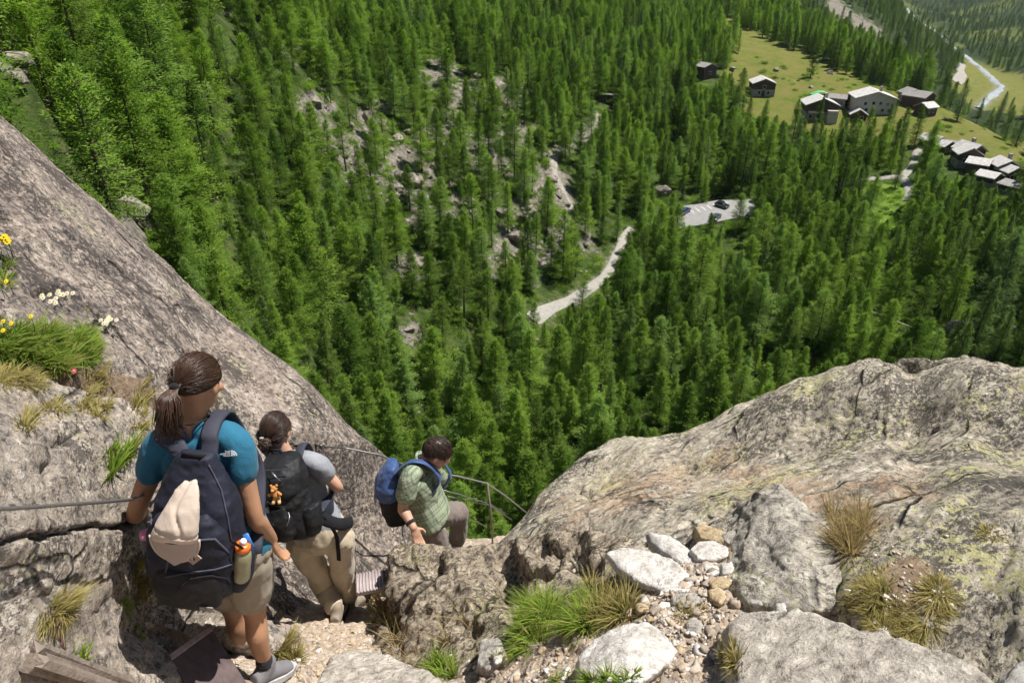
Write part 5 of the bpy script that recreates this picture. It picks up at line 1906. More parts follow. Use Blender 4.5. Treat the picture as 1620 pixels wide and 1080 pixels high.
nb.tube([nc + Vector((math.cos(a) * .062, math.sin(a) * .062, -.006 * math.sin(a) + .01)) for a in np.linspace(0, 6.283, 26)], .0022, 5, False)
nb.build('necklace', sock_dark, w1, True, origin=W1['base'])


# white printed emblem on the back of the teal shirt
def flat_emblem(root, o, c, rx, uy):
    n = rx.cross(uy).normalized()
    mb = MB()
    for k, (r0, r1) in enumerate(((.0, .0065), (.0085, .0135), (.0155, .0205))):
        A = [math.pi * (.5 - .5 * j / 9) for j in range(10)]
        v = [c + rx * (r1 * math.cos(a)) + uy * (r1 * math.sin(a)) for a in A] + [c + rx * (r0 * math.cos(a)) + uy * (r0 * math.sin(a)) for a in A]
        mb.add(v, [(j, j + 1, j + 11, j + 10) for j in range(9)])
    mb.build('emblem', white_pr, root, origin=o)
    for j, w in enumerate(('THE', 'NORTH', 'FACE')):
        cu = bpy.data.curves.new('lettering', 'FONT')
        cu.body = w
        cu.size = .0092
        cu.extrude = .0002
        cu.align_x = 'RIGHT'
        t = bpy.data.objects.new('lettering', cu)
        col.objects.link(t)
        bpy.context.view_layer.update()
        me = bpy.data.meshes.new_from_object(t.evaluated_get(bpy.context.evaluated_depsgraph_get()))
        bpy.data.objects.remove(t)
        P = coords(me)
        W = np.array(c - rx * .003 + uy * (.0138 - .0070 * j)) + P[:, :1] * np.array(rx) + P[:, 1:2] * np.array(uy) + P[:, 2:] * np.array(n)
        set_coords(me, W - np.array(o))
        link('lettering', me, white_pr, root)


def surface_y(root, part, px, py):
    """nearest point of a clothing mesh on the line of sight of a photo position"""
    ob = [c for c in root.children if c.name.split('.')[0] == part][0]
    P = coords(ob.data) + np.array(root.location)
    d = np.array(ray(px, py).normalized())
    t = P @ d
    dist = np.linalg.norm(P - t[:, None] * d, axis=1)
    near = dist < .012
    k = np.where(near)[0][np.argmin(t[near])] if near.any() else np.argmin(dist)
    return Vector(P[k])


bpy.context.view_layer.update()
pe = surface_y(w1, 'shirt', 362, 722)
emx = Vector((.97, .22, -.05)).normalized()
emy = Vector((0, .35, .93)).normalized()
flat_emblem(w1, W1['base'], pe + Vector((.004, -.012, .0)), emx, emy)


# ------------------------------------------------------------ backpacks
def superloft(secs, n=28, p=3.2, frame=None):
    """rounded-box sections: (centre, half width, half depth)"""
    R_, D_, = frame
    mb = MB()
    rings = []
    for c, a, b_ in secs:
        ring = []
        for k in range(n):
            t = 2 * math.pi * k / n
            x, y = math.cos(t), math.sin(t)
            q = (abs(x) ** p + abs(y) ** p) ** (-1 / p)
            ring.append(c + R_ * (a * x * q) + D_ * (b_ * y * q))
        rings.append(ring)
    v = [x for rg in rings for x in rg]
    f_ = []
    for i in range(len(rings) - 1):
        for k in range(n):
            f_.append((i * n + k, i * n + (k + 1) % n, (i + 1) * n + (k + 1) % n, (i + 1) * n + k))
    f_.append(tuple(reversed(range(n))))
    f_.append(tuple((len(rings) - 1) * n + k for k in range(n)))
    return mb.add(v, f_)


class Pack:
    """frame of a backpack: x across, y out from the back, z up along it; origin at the bottom centre"""

    def __init__(self, bottom, top, across):
        self.o = Vector(bottom)
        self.z = (Vector(top) - self.o)
        self.h = self.z.length
        self.z.normalize()
        self.x = (Vector(across) - self.z * Vector(across).dot(self.z)).normalized()
        self.y = self.x.cross(self.z) * 1.0
        if self.y.y > 0 and abs(self.x.x) > .5:
            self.y = -self.y

    def p(self, x, y, z):
        return self.o + self.x * x + self.y * y + self.z * z

    def body(self, prof, y0=0.0, p=3.2):
        return superloft([(self.p(0, y0 + (q[3] if len(q) > 3 else 0), q[0]), q[1], q[2]) for q in prof], frame=(self.x, self.y), p=p)


def soft(name, mb, mat, root, o, voxel=.007, it=5, wr=.004, wf=11, seed=0):
    return cloth(name, mb, mat, root, o, voxel, it, wr, wf, seed, (1, 1, 1))


def strap(name, pts, w, t, mat, root, o, ref):
    mb = MB()
    P = [Vector(p) for p in pts]
    Q = []
    for i in range(len(P) - 1):
        p0, p1, p2, p3 = P[max(i - 1, 0)], P[i], P[i + 1], P[min(i + 2, len(P) - 1)]
        for k in range(6):
            s = k / 6
            Q.append(.5 * ((2 * p1) + (p2 - p0) * s + (2 * p0 - 5 * p1 + 4 * p2 - p3) * s * s + (3 * p1 - p0 - 3 * p2 + p3) * s ** 3))
    Q.append(P[-1])
    mb.tube(Q, [(w, t)] * len(Q), 8, True, ref=ref)
    return mb.build(name, mat, root, True, origin=o)


# navy daypack on the woman in teal
pk1 = Pack(atY(322, 928, 1.755), atY(306, 722, 1.815), w1r)
b0 = pk1.p(0, 0, 0)
pr = empty('backpack', b0)
tag(pr, 'navy daypack with cream cap tied on, worn by the woman in teal', 'backpack')
H1 = pk1.h
soft('main_compartment', pk1.body([(0, .10, .05, -.005), (.02, .125, .08, 0), (.10, .143, .105, 0), (.22, .147, .107, 0), (.32, .143, .10, 0), (.40, .13, .09, -.005), (.46, .105, .072, -.01), (H1, .055, .03, -.015)], p=2.8), navy, pr, b0, .007, 5, .005)
soft('front_pocket', pk1.body([(.06, .10, .02), (.09, .125, .04), (.2, .135, .05), (.31, .125, .045), (.37, .10, .03), (.39, .07, .012)], .085), navy, pr, b0, .007, 5, .006, 10, 2)
soft('lower_pocket', pk1.body([(.015, .085, .015), (.04, .11, .035), (.12, .118, .05), (.185, .105, .04), (.205, .07, .012)], .105), black_ny, pr, b0, .007, 5, .004, 10, 3)
for sx in (-1, 1):
    q = superloft([(pk1.p(sx * .138, -.005, .03), .026, .05), (pk1.p(sx * .147, 0, .08), .032, .06), (pk1.p(sx * .150, 0, .15), .033, .062), (pk1.p(sx * .150, 0, .17), .031, .06)], frame=(pk1.x, pk1.y), p=2.6)
    soft('side_pocket', q, navy, pr, b0, .007, 4, .003)
# seams and zips laid on the fabric
bpy.context.view_layer.update()


def on_pack(root, px, py, lift=.002):
    d = ray(px, py).normalized()
    best = None
    for c in root.children:
        if c.type != 'MESH' or c.name.split('.')[0] not in ('main_compartment', 'front_pocket', 'lower_pocket', 'side_pocket', 'lid'):
            continue
        ok, loc, nrm, _ = c.ray_cast(-root.location, d)
        if ok:
            w = loc + root.location
            if best is None or w.length < best[0].length:
                best = (w + nrm * lift, nrm)
    return best


def seam(root, name, pts, rad, mat, o, lift=.002):
    P = []
    for (x0_, y0_), (x1_, y1_) in zip(pts[:-1], pts[1:]):
        n_ = max(2, int(math.hypot(x1_ - x0_, y1_ - y0_) / 5))
        for k in range(n_):
            h_ = on_pack(root, x0_ + (x1_ - x0_) * k / n_, y0_ + (y1_ - y0_) * k / n_, lift)
            if h_ and (not P or (h_[0] - P[-1]).length < .06):
                P.append(h_[0])
    if len(P) > 2:
        MB().tube(P, rad, 6).build(name, mat, root, True, origin=o)


seam_l = fabric('seam_piping', (.07, .073, .10), .1, .2, sheen=0)
seam(pr, 'zip', [(240, 830), (243, 790), (256, 752), (280, 728), (310, 722), (340, 735), (362, 775), (376, 820), (384, 870)], .0042, seam_l, b0)
seam(pr, 'seam', [(330, 735), (350, 775), (360, 820), (366, 860)], .003, seam_l, b0)
seam(pr, 'zip', [(262, 905), (270, 872), (300, 855), (340, 852), (362, 875), (370, 905)], .004, seam_l, b0)
seam(pr, 'seam', [(262, 912), (300, 905), (340, 900), (374, 890)], .003, seam_l, b0)
seam(pr, 'zip', [(285, 930), (300, 915), (335, 910), (358, 915), (366, 928)], .004, black_web, b0)
pull_m = simple('rubber_pull', (.34, .27, .25), .7)
for pts_ in ([(252, 738), (250, 748), (258, 766)], [(264, 734), (266, 745), (276, 760)]):
    hp_ = [on_pack(pr, *q, .006) for q in pts_]
    if all(hp_):
        MB().tube([h_[0] for h_ in hp_], [(.004, .003), (.006, .003), (.006, .003)], 8, ref=pk1.x).build('zip_pull', pull_m, pr, True, origin=b0)
hb = MB()
hb.tube([pk1.p(-.04, -.02, H1 - .012), pk1.p(-.03, .012, H1 + .012), pk1.p(.03, .012, H1 + .012), pk1.p(.04, -.02, H1 - .012)], [(.010, .004)] * 4, 8, ref=pk1.z)
hb.build('handle', black_web, pr, True, origin=b0)
strap('cap_loop', [pk1.p(-.045, .05, .475), pk1.p(-.012, .09, .41), pk1.p(.012, .09, .41), pk1.p(.05, .045, .48)], .010, .003, black_web, pr, b0, pk1.x)
for sgn, shp in ((-1, W1['sh_l']), (1, W1['sh_r'])):
    base_ = lerpv(W1['neck'], shp, .62)
    strap('shoulder_strap', [pk1.p(sgn * .03, -.02, H1 - .06), lerpv(pk1.p(sgn * .035, -.045, H1 - .02), base_ + Vector((0, -.06, .045)), .5), base_ + Vector((0, -.055, .050)), base_ + Vector((0, .02, .068)), base_ + Vector((0, .10, .03)), base_ + Vector((sgn * .02, .125, -.10)), base_ + Vector((sgn * .055, .11, -.26)), pk1.p(sgn * .165, -.06, .12)],
          .031, .008, navy_l, pr, b0, pk1.x)
dm_ = MB()
hp_ = on_pack(pr, 306, 880, .004)
c0 = hp_[0] if hp_ else pk1.p(.055, .140, .275)
s_ = .030
for zf in (0, .004):
    dm_.v += [tuple(c0 + pk1.y * zf + pk1.z * s_), tuple(c0 + pk1.y * zf + pk1.x * s_), tuple(c0 + pk1.y * zf - pk1.z * s_), tuple(c0 + pk1.y * zf - pk1.x * s_)]
dm_.f += [(3, 2, 1, 0), (4, 5, 6, 7)] + [(i, (i + 1) % 4, 4 + (i + 1) % 4, 4 + i) for i in range(4)]
dm_.build('leather_patch', simple('pale_leather', (.36, .27, .24), .8, vary=.25, scale=90), pr, origin=b0)
for k in (-.006, .006):
    MB().box(c0 + pk1.y * .0055 + pk1.x * k, (.003, .003, .016), axes(pk1.x, pk1.y, pk1.z)).build('patch_slot', black_web, pr, origin=b0)
MB().box(pk1.p(.075, .150, .05), (.045, .004, .016), axes(pk1.x, pk1.y, pk1.z)).build('brand_tag', simple('tag_grey', (.28, .26, .25), .8, vary=.4, scale=160), pr, origin=b0)
strap('compression_strap', [pk1.p(.178, .02, .20), pk1.p(.172, .07, .26), pk1.p(.15, .09, .30)], .008, .003, black_web, pr, b0, pk1.x)

# cream cap tied to the daypack: crumpled crown, visor hanging below
CZ, CX = .105, .032
cb = pk1.p(-.045 + CX, .135, .25 + CZ)
cap = empty('baseball_cap', cb)
tag(cap, 'crumpled cream cap hanging visor down from the navy daypack', 'cap')
cm = MB()
K = superloft([(pk1.p(-.004 + CX, .083, .425 + CZ), .020, .008), (pk1.p(-.010 + CX, .106, .395 + CZ), .040, .016), (pk1.p(-.020 + CX, .130, .345 + CZ), .056, .028), (pk1.p(-.034 + CX, .146, .29 + CZ), .070, .036), (pk1.p(-.042 + CX, .150, .25 + CZ), .076, .034), (pk1.p(-.045 + CX, .146, .225 + CZ), .073, .02)], 32, 2.4, (pk1.x, pk1.y))
me = remesh(K.mesh(), .006, 3)
P, N = coords(me), normals(me)
loc = P - np.array(pk1.o)
lx, lz = loc @ np.array(pk1.x) - CX, loc @ np.array(pk1.z) - CZ
d = .003 * fbm(P * np.array([13, 13, 6]), 2) + .0012 * fbm(P * np.array([50, 50, 14]), 2) - .009 * np.exp(-((lx + .022 + .012 * np.sin(lz * 40)) / .007) ** 2) * smoothstep(.24, .3, lz) - .005 * np.exp(-((lz - .262 + .2 * lx) / .004) ** 2)
set_coords(me, P + N * d[:, None] - np.array(cb))
link('crown', me, cream, cap)
vb = MB()
rows = 10
grid = []
for i in range(rows + 1):
    t = i / rows
    row = []
    for k in range(21):
        a = -1 + 2 * k / 20
        w_ = .080 * math.sqrt(max(0, 1 - (t * .98) ** 2.4))
        row.append(pk1.p(-.045 + CX + a * w_, .168 - .022 * a * a - .002 * t, .238 + CZ - .10 * t - .012 * (1 - a * a) * (1 - t)))
    grid.append(row)
fr_, bk_ = [p for rw in grid for p in rw], [p - pk1.y * .004 for rw in grid for p in rw]
m_ = len(fr_)
fc = []
for i in range(rows):
    for k in range(20):
        a = i * 21 + k
        fc += [(a, a + 1, a + 22, a + 21), (a + m_, a + 21 + m_, a + 22 + m_, a + 1 + m_)]
vb.add(fr_ + bk_, fc)
vb.build('visor', beige, cap, True, origin=cb)
eb = MB()
eb.tube([p + pk1.y * .001 for p in [grid[i][0] for i in range(rows + 1)] + list(reversed([grid[i][20] for i in range(rows + 1)]))], .004, 6)
eb.build('visor_edge', cream, cap, True, origin=cb)


def bottle(name, label, base, up, body_mat, cap_mat, r=.032, h=.17, top_white=False):
    o = Vector(base)
    b_ = empty(name, o)
    up = Vector(up).normalized()
    mb = MB()
    mb.tube([o + up * z for z in (0, .01, h * .3, h * .55, h * .72, h * .8)], [r * .85, r, r * .95, r, r * .9, r * .55], 16)
    mb.build('bottle_body', body_mat, b_, True, origin=o)
    cbm = MB()
    cbm.tube([o + up * z for z in (h * .78, h * .80, h * .90, h * .92)], [r * .8, r * .86, r * .8, r * .5], 16)
    cp = cbm.build('bottle_cap', cap_mat, b_, True, origin=o)
    if top_white:
        MB().tube([o + up * z for z in (h * .91, h * .98, h * 1.02)], [r * .42, r * .36, r * .24], 12).build('nozzle', white_pr, cp, True, origin=o)
    tag(b_, label, 'bottle')


plastic_y = simple('yellowish_plastic', (.30, .28, .17), .3, .5, .2, 30)
plastic_o = simple('orange_plastic', (.80, .17, .02), .35, .5, .05, 30)
plastic_g = simple('smoky_plastic', (.10, .10, .115), .25, .5, .2, 30)
plastic_p = simple('pink_plastic', (.75, .25, .42), .4, .5, .05, 30)
bottle('water_bottle', 'sports bottle with orange cap in the right pocket of the navy daypack', pk1.p(.150, .03, .085), pk1.z + pk1.x * .12 + pk1.y * .1, plastic_y, plastic_o, .032, .19, True)
bottle('water_bottle', 'grey bottle with pink cap in the left pocket of the navy daypack', pk1.p(-.165, .005, .085), pk1.z - pk1.x * .12, plastic_g, plastic_p, .03, .165)
bl = MB()
bl.tube([pk1.p(.172, .03, .285), pk1.p(.186, .035, .255), pk1.p(.198, .03, .22)], [(.012, .005)] * 3, 8, ref=pk1.x)
o_ = bl.build('luggage_tag', simple('blue_plastic', (.05, .17, .45), .4), None, True)
tag(o_, 'small blue tag dangling beside the orange bottle', 'tag')

# ------------------------------------------------------------ woman in the grey shirt
W2 = dict(skin=skin_fair, head=atY(437, 681, 2.98), look=(.12, .9, -.38), up=(0, .15, 1), neck=atY(450, 722, 2.94), sh_l=atY(414, 738, 2.97), sh_r=atY(500, 733, 2.90),
          el_l=atY(418, 800, 2.98), wr_l=atY(440, 790, 3.22), hand_l=((.2, .8, .4), (0, 0, 1), .5), el_r=atY(534, 770, 2.92), wr_r=atY(512, 757, 3.15),
          hand_r=((-.4, .6, .5), (-.3, 0, 1), .5), pelvis=atY(508, 846, 2.92), hip_l=atY(478, 858, 2.94), hip_r=atY(535, 852, 2.90), kn_l=atY(512, 925, 3.02), kn_r=atY(543, 908, 3.02),
          an_l=atY(533, 966, 2.88), an_r=atY(556, 950, 3.06), toe_l=(.0, 1, -.3), toe_r=(.45, .85, -.2), shirt=SH_W, sleeve=.36, cuff=.062, shirt_mat=grey_shirt,
          legs='long', trouser_mat=khaki_l, shoe_mat=shoe_tan, sole_mat=sole_mat, base=atY(540, 980, 2.92), scale=.9, bend=Vector((0, .03, 0)))
w2, w2h, w2r = make_person('woman in light grey t-shirt and khaki trousers with hair in a bun', W2, 2)
r, f, u = w2h
tie2 = W2['head'] - f * .10 - u * .035 - r * .015
hair_cap(w2, W2['base'], W2['head'], r, f, u, .9, tie2, hair_dark, 15)
rnd = random.Random(19)
paths, rads = [], []
for i in range(90):
    c0 = tie2 - f * .022 - u * .01 + r * .012
    ax = Vector((rnd.gauss(0, 1), rnd.gauss(0, 1), rnd.gauss(0, 1))).normalized()
    e1 = ax.orthogonal().normalized()
    e2 = ax.cross(e1)
    rr = rnd.uniform(.020, .034)
    a0 = rnd.uniform(0, 6.28)
    paths.append([c0 + (e1 * math.cos(a0 + t) + e2 * math.sin(a0 + t)) * rr * (1 + .1 * math.sin(3 * t)) for t in np.linspace(0, 2.6, 9)])
    rads.append([.0028] * 9)
strands('hair_bun', paths, rads, hair_dark, w2, W2['base'])
MB().ball(tie2 - r * .012 + u * .018 - f * .008, (.014, .008, .008), 10, 6).build('hair_clip', beige, w2, True, origin=W2['base'])

pk2 = Pack(atY(462, 848, 2.66), atY(432, 727, 2.80), w2r)
b0 = pk2.p(0, 0, 0)
pr = empty('backpack', b0)
tag(pr, 'black hiking pack with a small bear toy, worn by the woman in grey', 'backpack')
H2 = pk2.h
soft('main_compartment', pk2.body([(0, .10, .05, -.02), (.02, .14, .08, -.01), (.12, .152, .11, 0), (.26, .15, .115, .01), (.33, .14, .10, .005)], p=2.8), black_ny, pr, b0, .007, 4, .010, 9, 3)
soft('lid', pk2.body([(.24, .12, .09, .03), (.27, .155, .125, .02), (.36, .16, .125, .01), (.42, .14, .10, -.01), (H2 + .015, .08, .05, -.03)], p=2.6), black_ny, pr, b0, .007, 4, .006, 8, 5)
soft('front_pocket', pk2.body([(.03, .07, .02), (.06, .10, .04), (.15, .105, .05), (.21, .09, .03)], .10), black_ny, pr, b0, .007, 4, .006, 10, 7)
for sx in (-1, 1):
    q = superloft([(pk2.p(sx * .14, 0, .02), .03, .05), (pk2.p(sx * .155, 0, .08), .04, .06), (pk2.p(sx * .158, 0, .17), .036, .06)], frame=(pk2.x, pk2.y), p=2.6)
    soft('side_pocket', q, black_ny, pr, b0, .007, 4, .006)
for xx in (-.045, .02):
    strap('lid_strap', [pk2.p(xx, .135, .32), pk2.p(xx - .002, .15, .24), pk2.p(xx + .004, .155, .15), pk2.p(xx, .12, .03)], .009, .003, navy_l, pr, b0, pk2.x)
    MB().box(pk2.p(xx, .160, .225), (.022, .009, .03), axes(pk2.x, pk2.y, pk2.z)).build('buckle', metal_grey, pr, origin=b0)
# piping and elastic cord
zb = MB()
zb.tube([pk2.p(.07 + .045 * math.sin(t * 3), .125 + .02 * math.sin(t * 5), .42 - .10 * t) for t in np.linspace(0, 3.6, 24)], .003, 5)
zb.build('elastic_cord', metal_grey, pr, True, origin=b0)
zb = MB()
zb.tube([pk2.p(-.15 + .30 * t, .10 + .05 * math.sin(math.pi * t), .405 + .025 * math.sin(math.pi * t)) for t in np.linspace(0, 1, 16)], .003, 5)
zb.build('piping', navy_l, pr, True, origin=b0)
hb = MB()
hb.tube([pk2.p(-.03, -.05, H2 - .02), pk2.p(-.02, -.03, H2 + .04), pk2.p(.03, -.03, H2 + .04), pk2.p(.04, -.05, H2 - .02)], [(.009, .004)] * 4, 8, ref=pk2.z)
hb.build('handle', black_web, pr, True, origin=b0)
for sgn, shp in ((-1, W2['sh_l']), (1, W2['sh_r'])):
    base_ = lerpv(W2['neck'], shp, .55)
    strap('shoulder_strap', [pk2.p(sgn * .06, -.06, H2 - .07), base_ + Vector((0, -.06, .055)), base_ + Vector((0, .03, .070)), base_ + Vector((0, .10, .03)), base_ + Vector((sgn * .02, .13, -.10)), base_ + Vector((sgn * .10, .08, -.27)), pk2.p(sgn * .15, -.06, .10)],
          .028, .008, navy_l if sgn > 0 else black_web, pr, b0, pk2.x)
hipb = W2['hip_r'] + Vector((.055, -.01, .115))
strap('hip_belt', [pk2.p(.12, -.02, .12), lerpv(pk2.p(.16, -.05, .11), hipb, .6) + Vector((.02, -.03, .0)), hipb + Vector((.02, .06, -.03))], .034, .012, black_web, pr, b0, pk2.z)
strap('webbing_strap', [pk2.p(.155, .02, .20), W2['hip_r'] + Vector((.03, -.135, .20)), W2['hip_r'] + Vector((.035, -.13, .06)), W2['hip_r'] + Vector((.03, -.135, -.03))], .013, .003, black_web, pr, b0, pk2.x)

# small plush bear on the pack
bc = pk2.p(.092, .158, .30)
bear = empty('plush_bear', bc)
tag(bear, 'tiny orange-brown plush bear clipped to the black pack', 'toy')
plush = fabric('plush', (.50, .22, .06), .25, .9, 120)
plush_l = fabric('plush_pale', (.62, .38, .16), .15, .9, 120)
M3 = axes(pk2.x, pk2.y, pk2.z)
bm_ = MB()
bm_.ball(bc, (.019, .016, .023), 12, 8, M3)
bm_.ball(bc + pk2.z * .034 + pk2.y * .004, (.018, .016, .016), 12, 8, M3)
me = remesh(bm_.mesh(), .003, 2)
set_coords(me, coords(me) - np.array(bc))
link('body', me, plush, bear)
MB().ball(bc + pk2.z * .030 + pk2.y * .019, (.009, .007, .007), 8, 6, M3).build('muzzle', plush_l, bear, True, origin=bc)
for sx in (-1, 1):
    MB().ball(bc + pk2.x * .016 * sx + pk2.z * .049, .007, 8, 6).build('ear', plush, bear, True, origin=bc)
    a_ = MB(); limb(a_, [bc + pk2.x * .014 * sx + pk2.z * .012, bc + pk2.x * .032 * sx + pk2.z * .004 + pk2.y * .008], [.008, .008], 8)
    a_.build('arm', plush, bear, True, origin=bc)
    a_ = MB(); limb(a_, [bc + pk2.x * .010 * sx - pk2.z * .018, bc + pk2.x * .017 * sx - pk2.z * .036 + pk2.y * .012], [.009, .009], 8)
    a_.build('leg', plush_l, bear, True, origin=bc)

# ------------------------------------------------------------ man in the plaid shirt
SH_M = [(-.04, .19, .135), (.14, .180, .13), (.36, .165, .12), (.64, .175, .125), (.85, .175, .10), (.95, .11, .07)]
MN = dict(skin=skin_fair, head=atY(691, 716, 3.50), look=(.80, .10, -.58), up=(.55, .1, .8), neck=atY(665, 735, 3.50), sh_l=atY(682, 741, 3.68), sh_r=atY(650, 752, 3.34),
          el_l=atY(702, 765, 3.86), wr_l=atY(693, 750, 3.98), hand_l=((-.15, .5, .1), (0, 0, 1), .9), el_r=atY(637, 803, 3.27), wr_r=atY(654, 834, 3.17),
          hand_r=((.22, -.12, -.9), (.7, .6, .1), .30), pelvis=atY(682, 812, 3.50), hip_l=atY(695, 812, 3.60), hip_r=atY(676, 820, 3.42), kn_l=atY(727, 812, 3.72), kn_r=atY(694, 868, 3.44),
          an_l=atY(722, 868, 3.80), an_r=atY(690, 910, 3.60), toe_l=(.8, .5, -.3), toe_r=(.8, .5, -.3), back=Vector((-.8, -.3, 0)), shirt=SH_M, sleeve=.58, cuff=.068, shirt_mat=plaid,
          legs='long', trouser_mat=brown_tr, shoe_mat=shoe_grey, sole_mat=sole_mat, base=atY(700, 915, 3.6), scale=.94, bend=Vector((-.03, 0, .02)))
mn, mh, mr = make_person('man in green plaid shirt stepping down beside the handrail', MN, 3)
r, f, u = mh
hair_cap(mn, MN['base'], MN['head'], r, f, u, .94, None, hair_dark, 25, True)
wb = MB()
wd = (MN['wr_r'] - MN['el_r']).normalized()
wb.tube([MN['wr_r'] - wd * .045, MN['wr_r'] - wd * .025], [.0345, .0325], 14)
wb.build('wristwatch', sock_dark, mn, True, origin=MN['base'])
cbm = MB()
nk = lerpv(MN['neck'], MN['head'], .25)
nd = (MN['head'] - MN['neck']).normalized()
e1 = nd.orthogonal().normalized(); e2 = nd.cross(e1)
cbm.tube([nk + (e1 * math.cos(a) + e2 * math.sin(a)) * .066 for a in np.linspace(0, 6.283, 20)], [(.008, .018)] * 20, 8, False, ref=nd)
cbm.build('collar', plaid, mn, True, origin=MN['base'])

tb = (MN['neck'] - MN['pelvis']).normalized()
pbk = -(Vector((1, .15, 0)) - tb * Vector((1, .15, 0)).dot(tb)).normalized()
pax = tb.cross(pbk)
pk3 = Pack(MN['pelvis'] + pbk * .225 + tb * .02, MN['neck'] + pbk * .20 + tb * .02, pax)
pk3.y = pbk
b0 = pk3.p(0, 0, 0)
pr = empty('backpack', b0)
tag(pr, 'dark blue daypack with shiny blue lid, worn by the man', 'backpack')
H3 = pk3.h
soft('main_compartment', pk3.body([(0, .08, .05, -.02), (.03, .115, .075, 0), (.12, .13, .088, .005), (.25, .13, .088, .005), (.33, .12, .078, 0), (H3, .07, .045, -.02)], p=2.6), black_ny, pr, b0, .008, 4, .006)
soft('lid', pk3.body([(.23, .12, .075, .02), (.26, .137, .098, .016), (.33, .13, .09, .01), (.39, .10, .066, 0), (H3 + .03, .06, .03, -.02)], p=2.4), blue_ny, pr, b0, .008, 4, .006)
zb = MB()
zb.tube([pk3.p(.152 * math.cos(t), .10 + .02 * math.sin(t), .245 + .10 * abs(math.cos(t)) ** 4 * 0) for t in np.linspace(0, 3.14, 16)], .004, 6)
zb.build('piping', metal_grey, pr, True, origin=b0)
for shp in (MN['sh_l'], MN['sh_r']):
    base_ = lerpv(MN['neck'], shp, .58)
    fw = -pbk
    strap('shoulder_strap', [base_ + pbk * .13 + tb * .0, base_ + pbk * .03 + tb * .075, base_ + fw * .06 + tb * .06, base_ + fw * .125 - tb * .02, base_ + fw * .13 - tb * .14, lerpv(base_, pk3.p(0, 0, .1), .5) + fw * .06 - tb * .16 + (shp - MN['neck']) * .5], .030, .008, blue_ny, pr, b0, (shp - MN['neck']).normalized())
strap('loose_strap', [pk3.p(-.06, .02, .03), pk3.p(-.07, .04, -.06), pk3.p(-.06, .05, -.16)], .006, .002, black_web, pr, b0, pk3.x)

# ================================================================== FOREGROUND DETAIL
bpy.context.view_layer.update()
FG = [gnd, slab_l, rock_n, slab_r, rock_f] + [o for o in col.objects if o.get('category') in ('stone', 'rock') and o not in (slab_l, rock_n, slab_r, rock_f)]


def surf(px, py, only=None):
    """nearest foreground rock or soil under a photo position: point and normal"""
    d = ray(px, py).normalized()
    best = None
    for o in (only or FG):
        ok, loc, nrm, _ = o.ray_cast(-o.location, d)
        if ok:
            w = loc + o.location
            if best is None or w.length < best[0].length:
                best = (w, nrm)
    return best if best else (on_ground(px, py), Vector((0, 0, 1)))


# ---- steel cable, anchor and handrail
steel = simple('galvanised_cable', (.26, .25, .24), .45, .5, .2, 120, .4, .001, Metallic=.7)
wood_old = simple('weathered_wood', (.22, .18, .15), .9, .15, .3, 22, .5, .01)


def wire(name, pts, r, label, cat, mat=None):
    mb = MB()
    P = [Vector(p) for p in pts]
    Q = []
    for i in range(len(P) - 1):
        for k in range(8):
            t = k / 8
            q = lerpv(P[i], P[i + 1], t)
            q.z -= .012 * (P[i + 1] - P[i]).length * 4 * t * (1 - t) * .3
            Q.append(q)
    Q.append(P[-1])
    mb.tube(Q, r, 8)
    o = mb.build(name, mat or steel, None, True)
    if label:
        tag(o, label, cat)
    return o


wire('steel_cable', [at(-80, 812, 2.0), at(0, 805, 2.16), at(100, 798, 2.36), at(205, 790, 2.68), W1['wr_l'] + Vector((.03, .09, .02)), atY(330, 760, 2.5), atY(420, 722, 3.1)], .0055, 'thin steel hand cable running across the tan rock at left', 'cable')
anc, an_n = surf(500, 702)
ar = empty('anchor_bolt', anc)
MB().tube([anc - an_n * .05, anc + an_n * .07], .009, 8).build('pin', steel, ar, True, origin=anc)
eb = MB()
eb.tube([anc + an_n * .075 + Vector((math.cos(a) * .022, 0, math.sin(a) * .022)) for a in np.linspace(0, 6.283, 14)], .006, 6, False)
eb.build('eye', steel, ar, True, origin=anc)
tag(ar, 'steel anchor bolt holding the cable beside the woman in grey', 'anchor')
wire('steel_cable', [anc + an_n * .08, at(545, 708, 4.78), at(600, 719, 4.85), at(640, 735, 4.95), atY(690, 748, 3.98)], .006, 'thin steel cable from the anchor bolt towards the man', 'cable')
hr = empty('handrail', atY(775, 812, 4.35))
tag(hr, 'metal handrail with post and wires that the man grips', 'railing')
o_ = Vector(hr.location)
mb = MB()
hp = [atY(680, 746, 3.95), atY(725, 753, 4.15), atY(770, 764, 4.35), atY(800, 784, 4.5), atY(835, 812, 4.65)]
mb.tube(hp, .0065, 8)
mb.build('rail', simple('pale_steel', (.40, .40, .38), .45, .5, .15, 60, Metallic=.6), hr, True, origin=o_)
mb = MB()
mb.tube([atY(771, 764, 4.35), atY(777, 816, 4.36), atY(780, 870, 4.37)], .0085, 8)
mb.build('post', wood_old, hr, True, origin=o_)
for w_ in ([(690, 772, 4.0), (735, 784, 4.2), (775, 797, 4.36), (800, 812, 4.45)], [(700, 783, 4.05), (735, 790, 4.25), (775, 799, 4.4), (810, 822, 4.5)], [(725, 812, 4.25), (750, 822, 4.32), (770, 834, 4.4)]):
    mb = MB()
    mb.tube([atY(*q) for q in w_], .0045, 6)
    mb.build('wire', steel, hr, True, origin=o_)

# ---- steps, log and stake
step_mat = simple('dark_step_board', (.115, .085, .085), .85, .2, .25, 18, .5, .006)


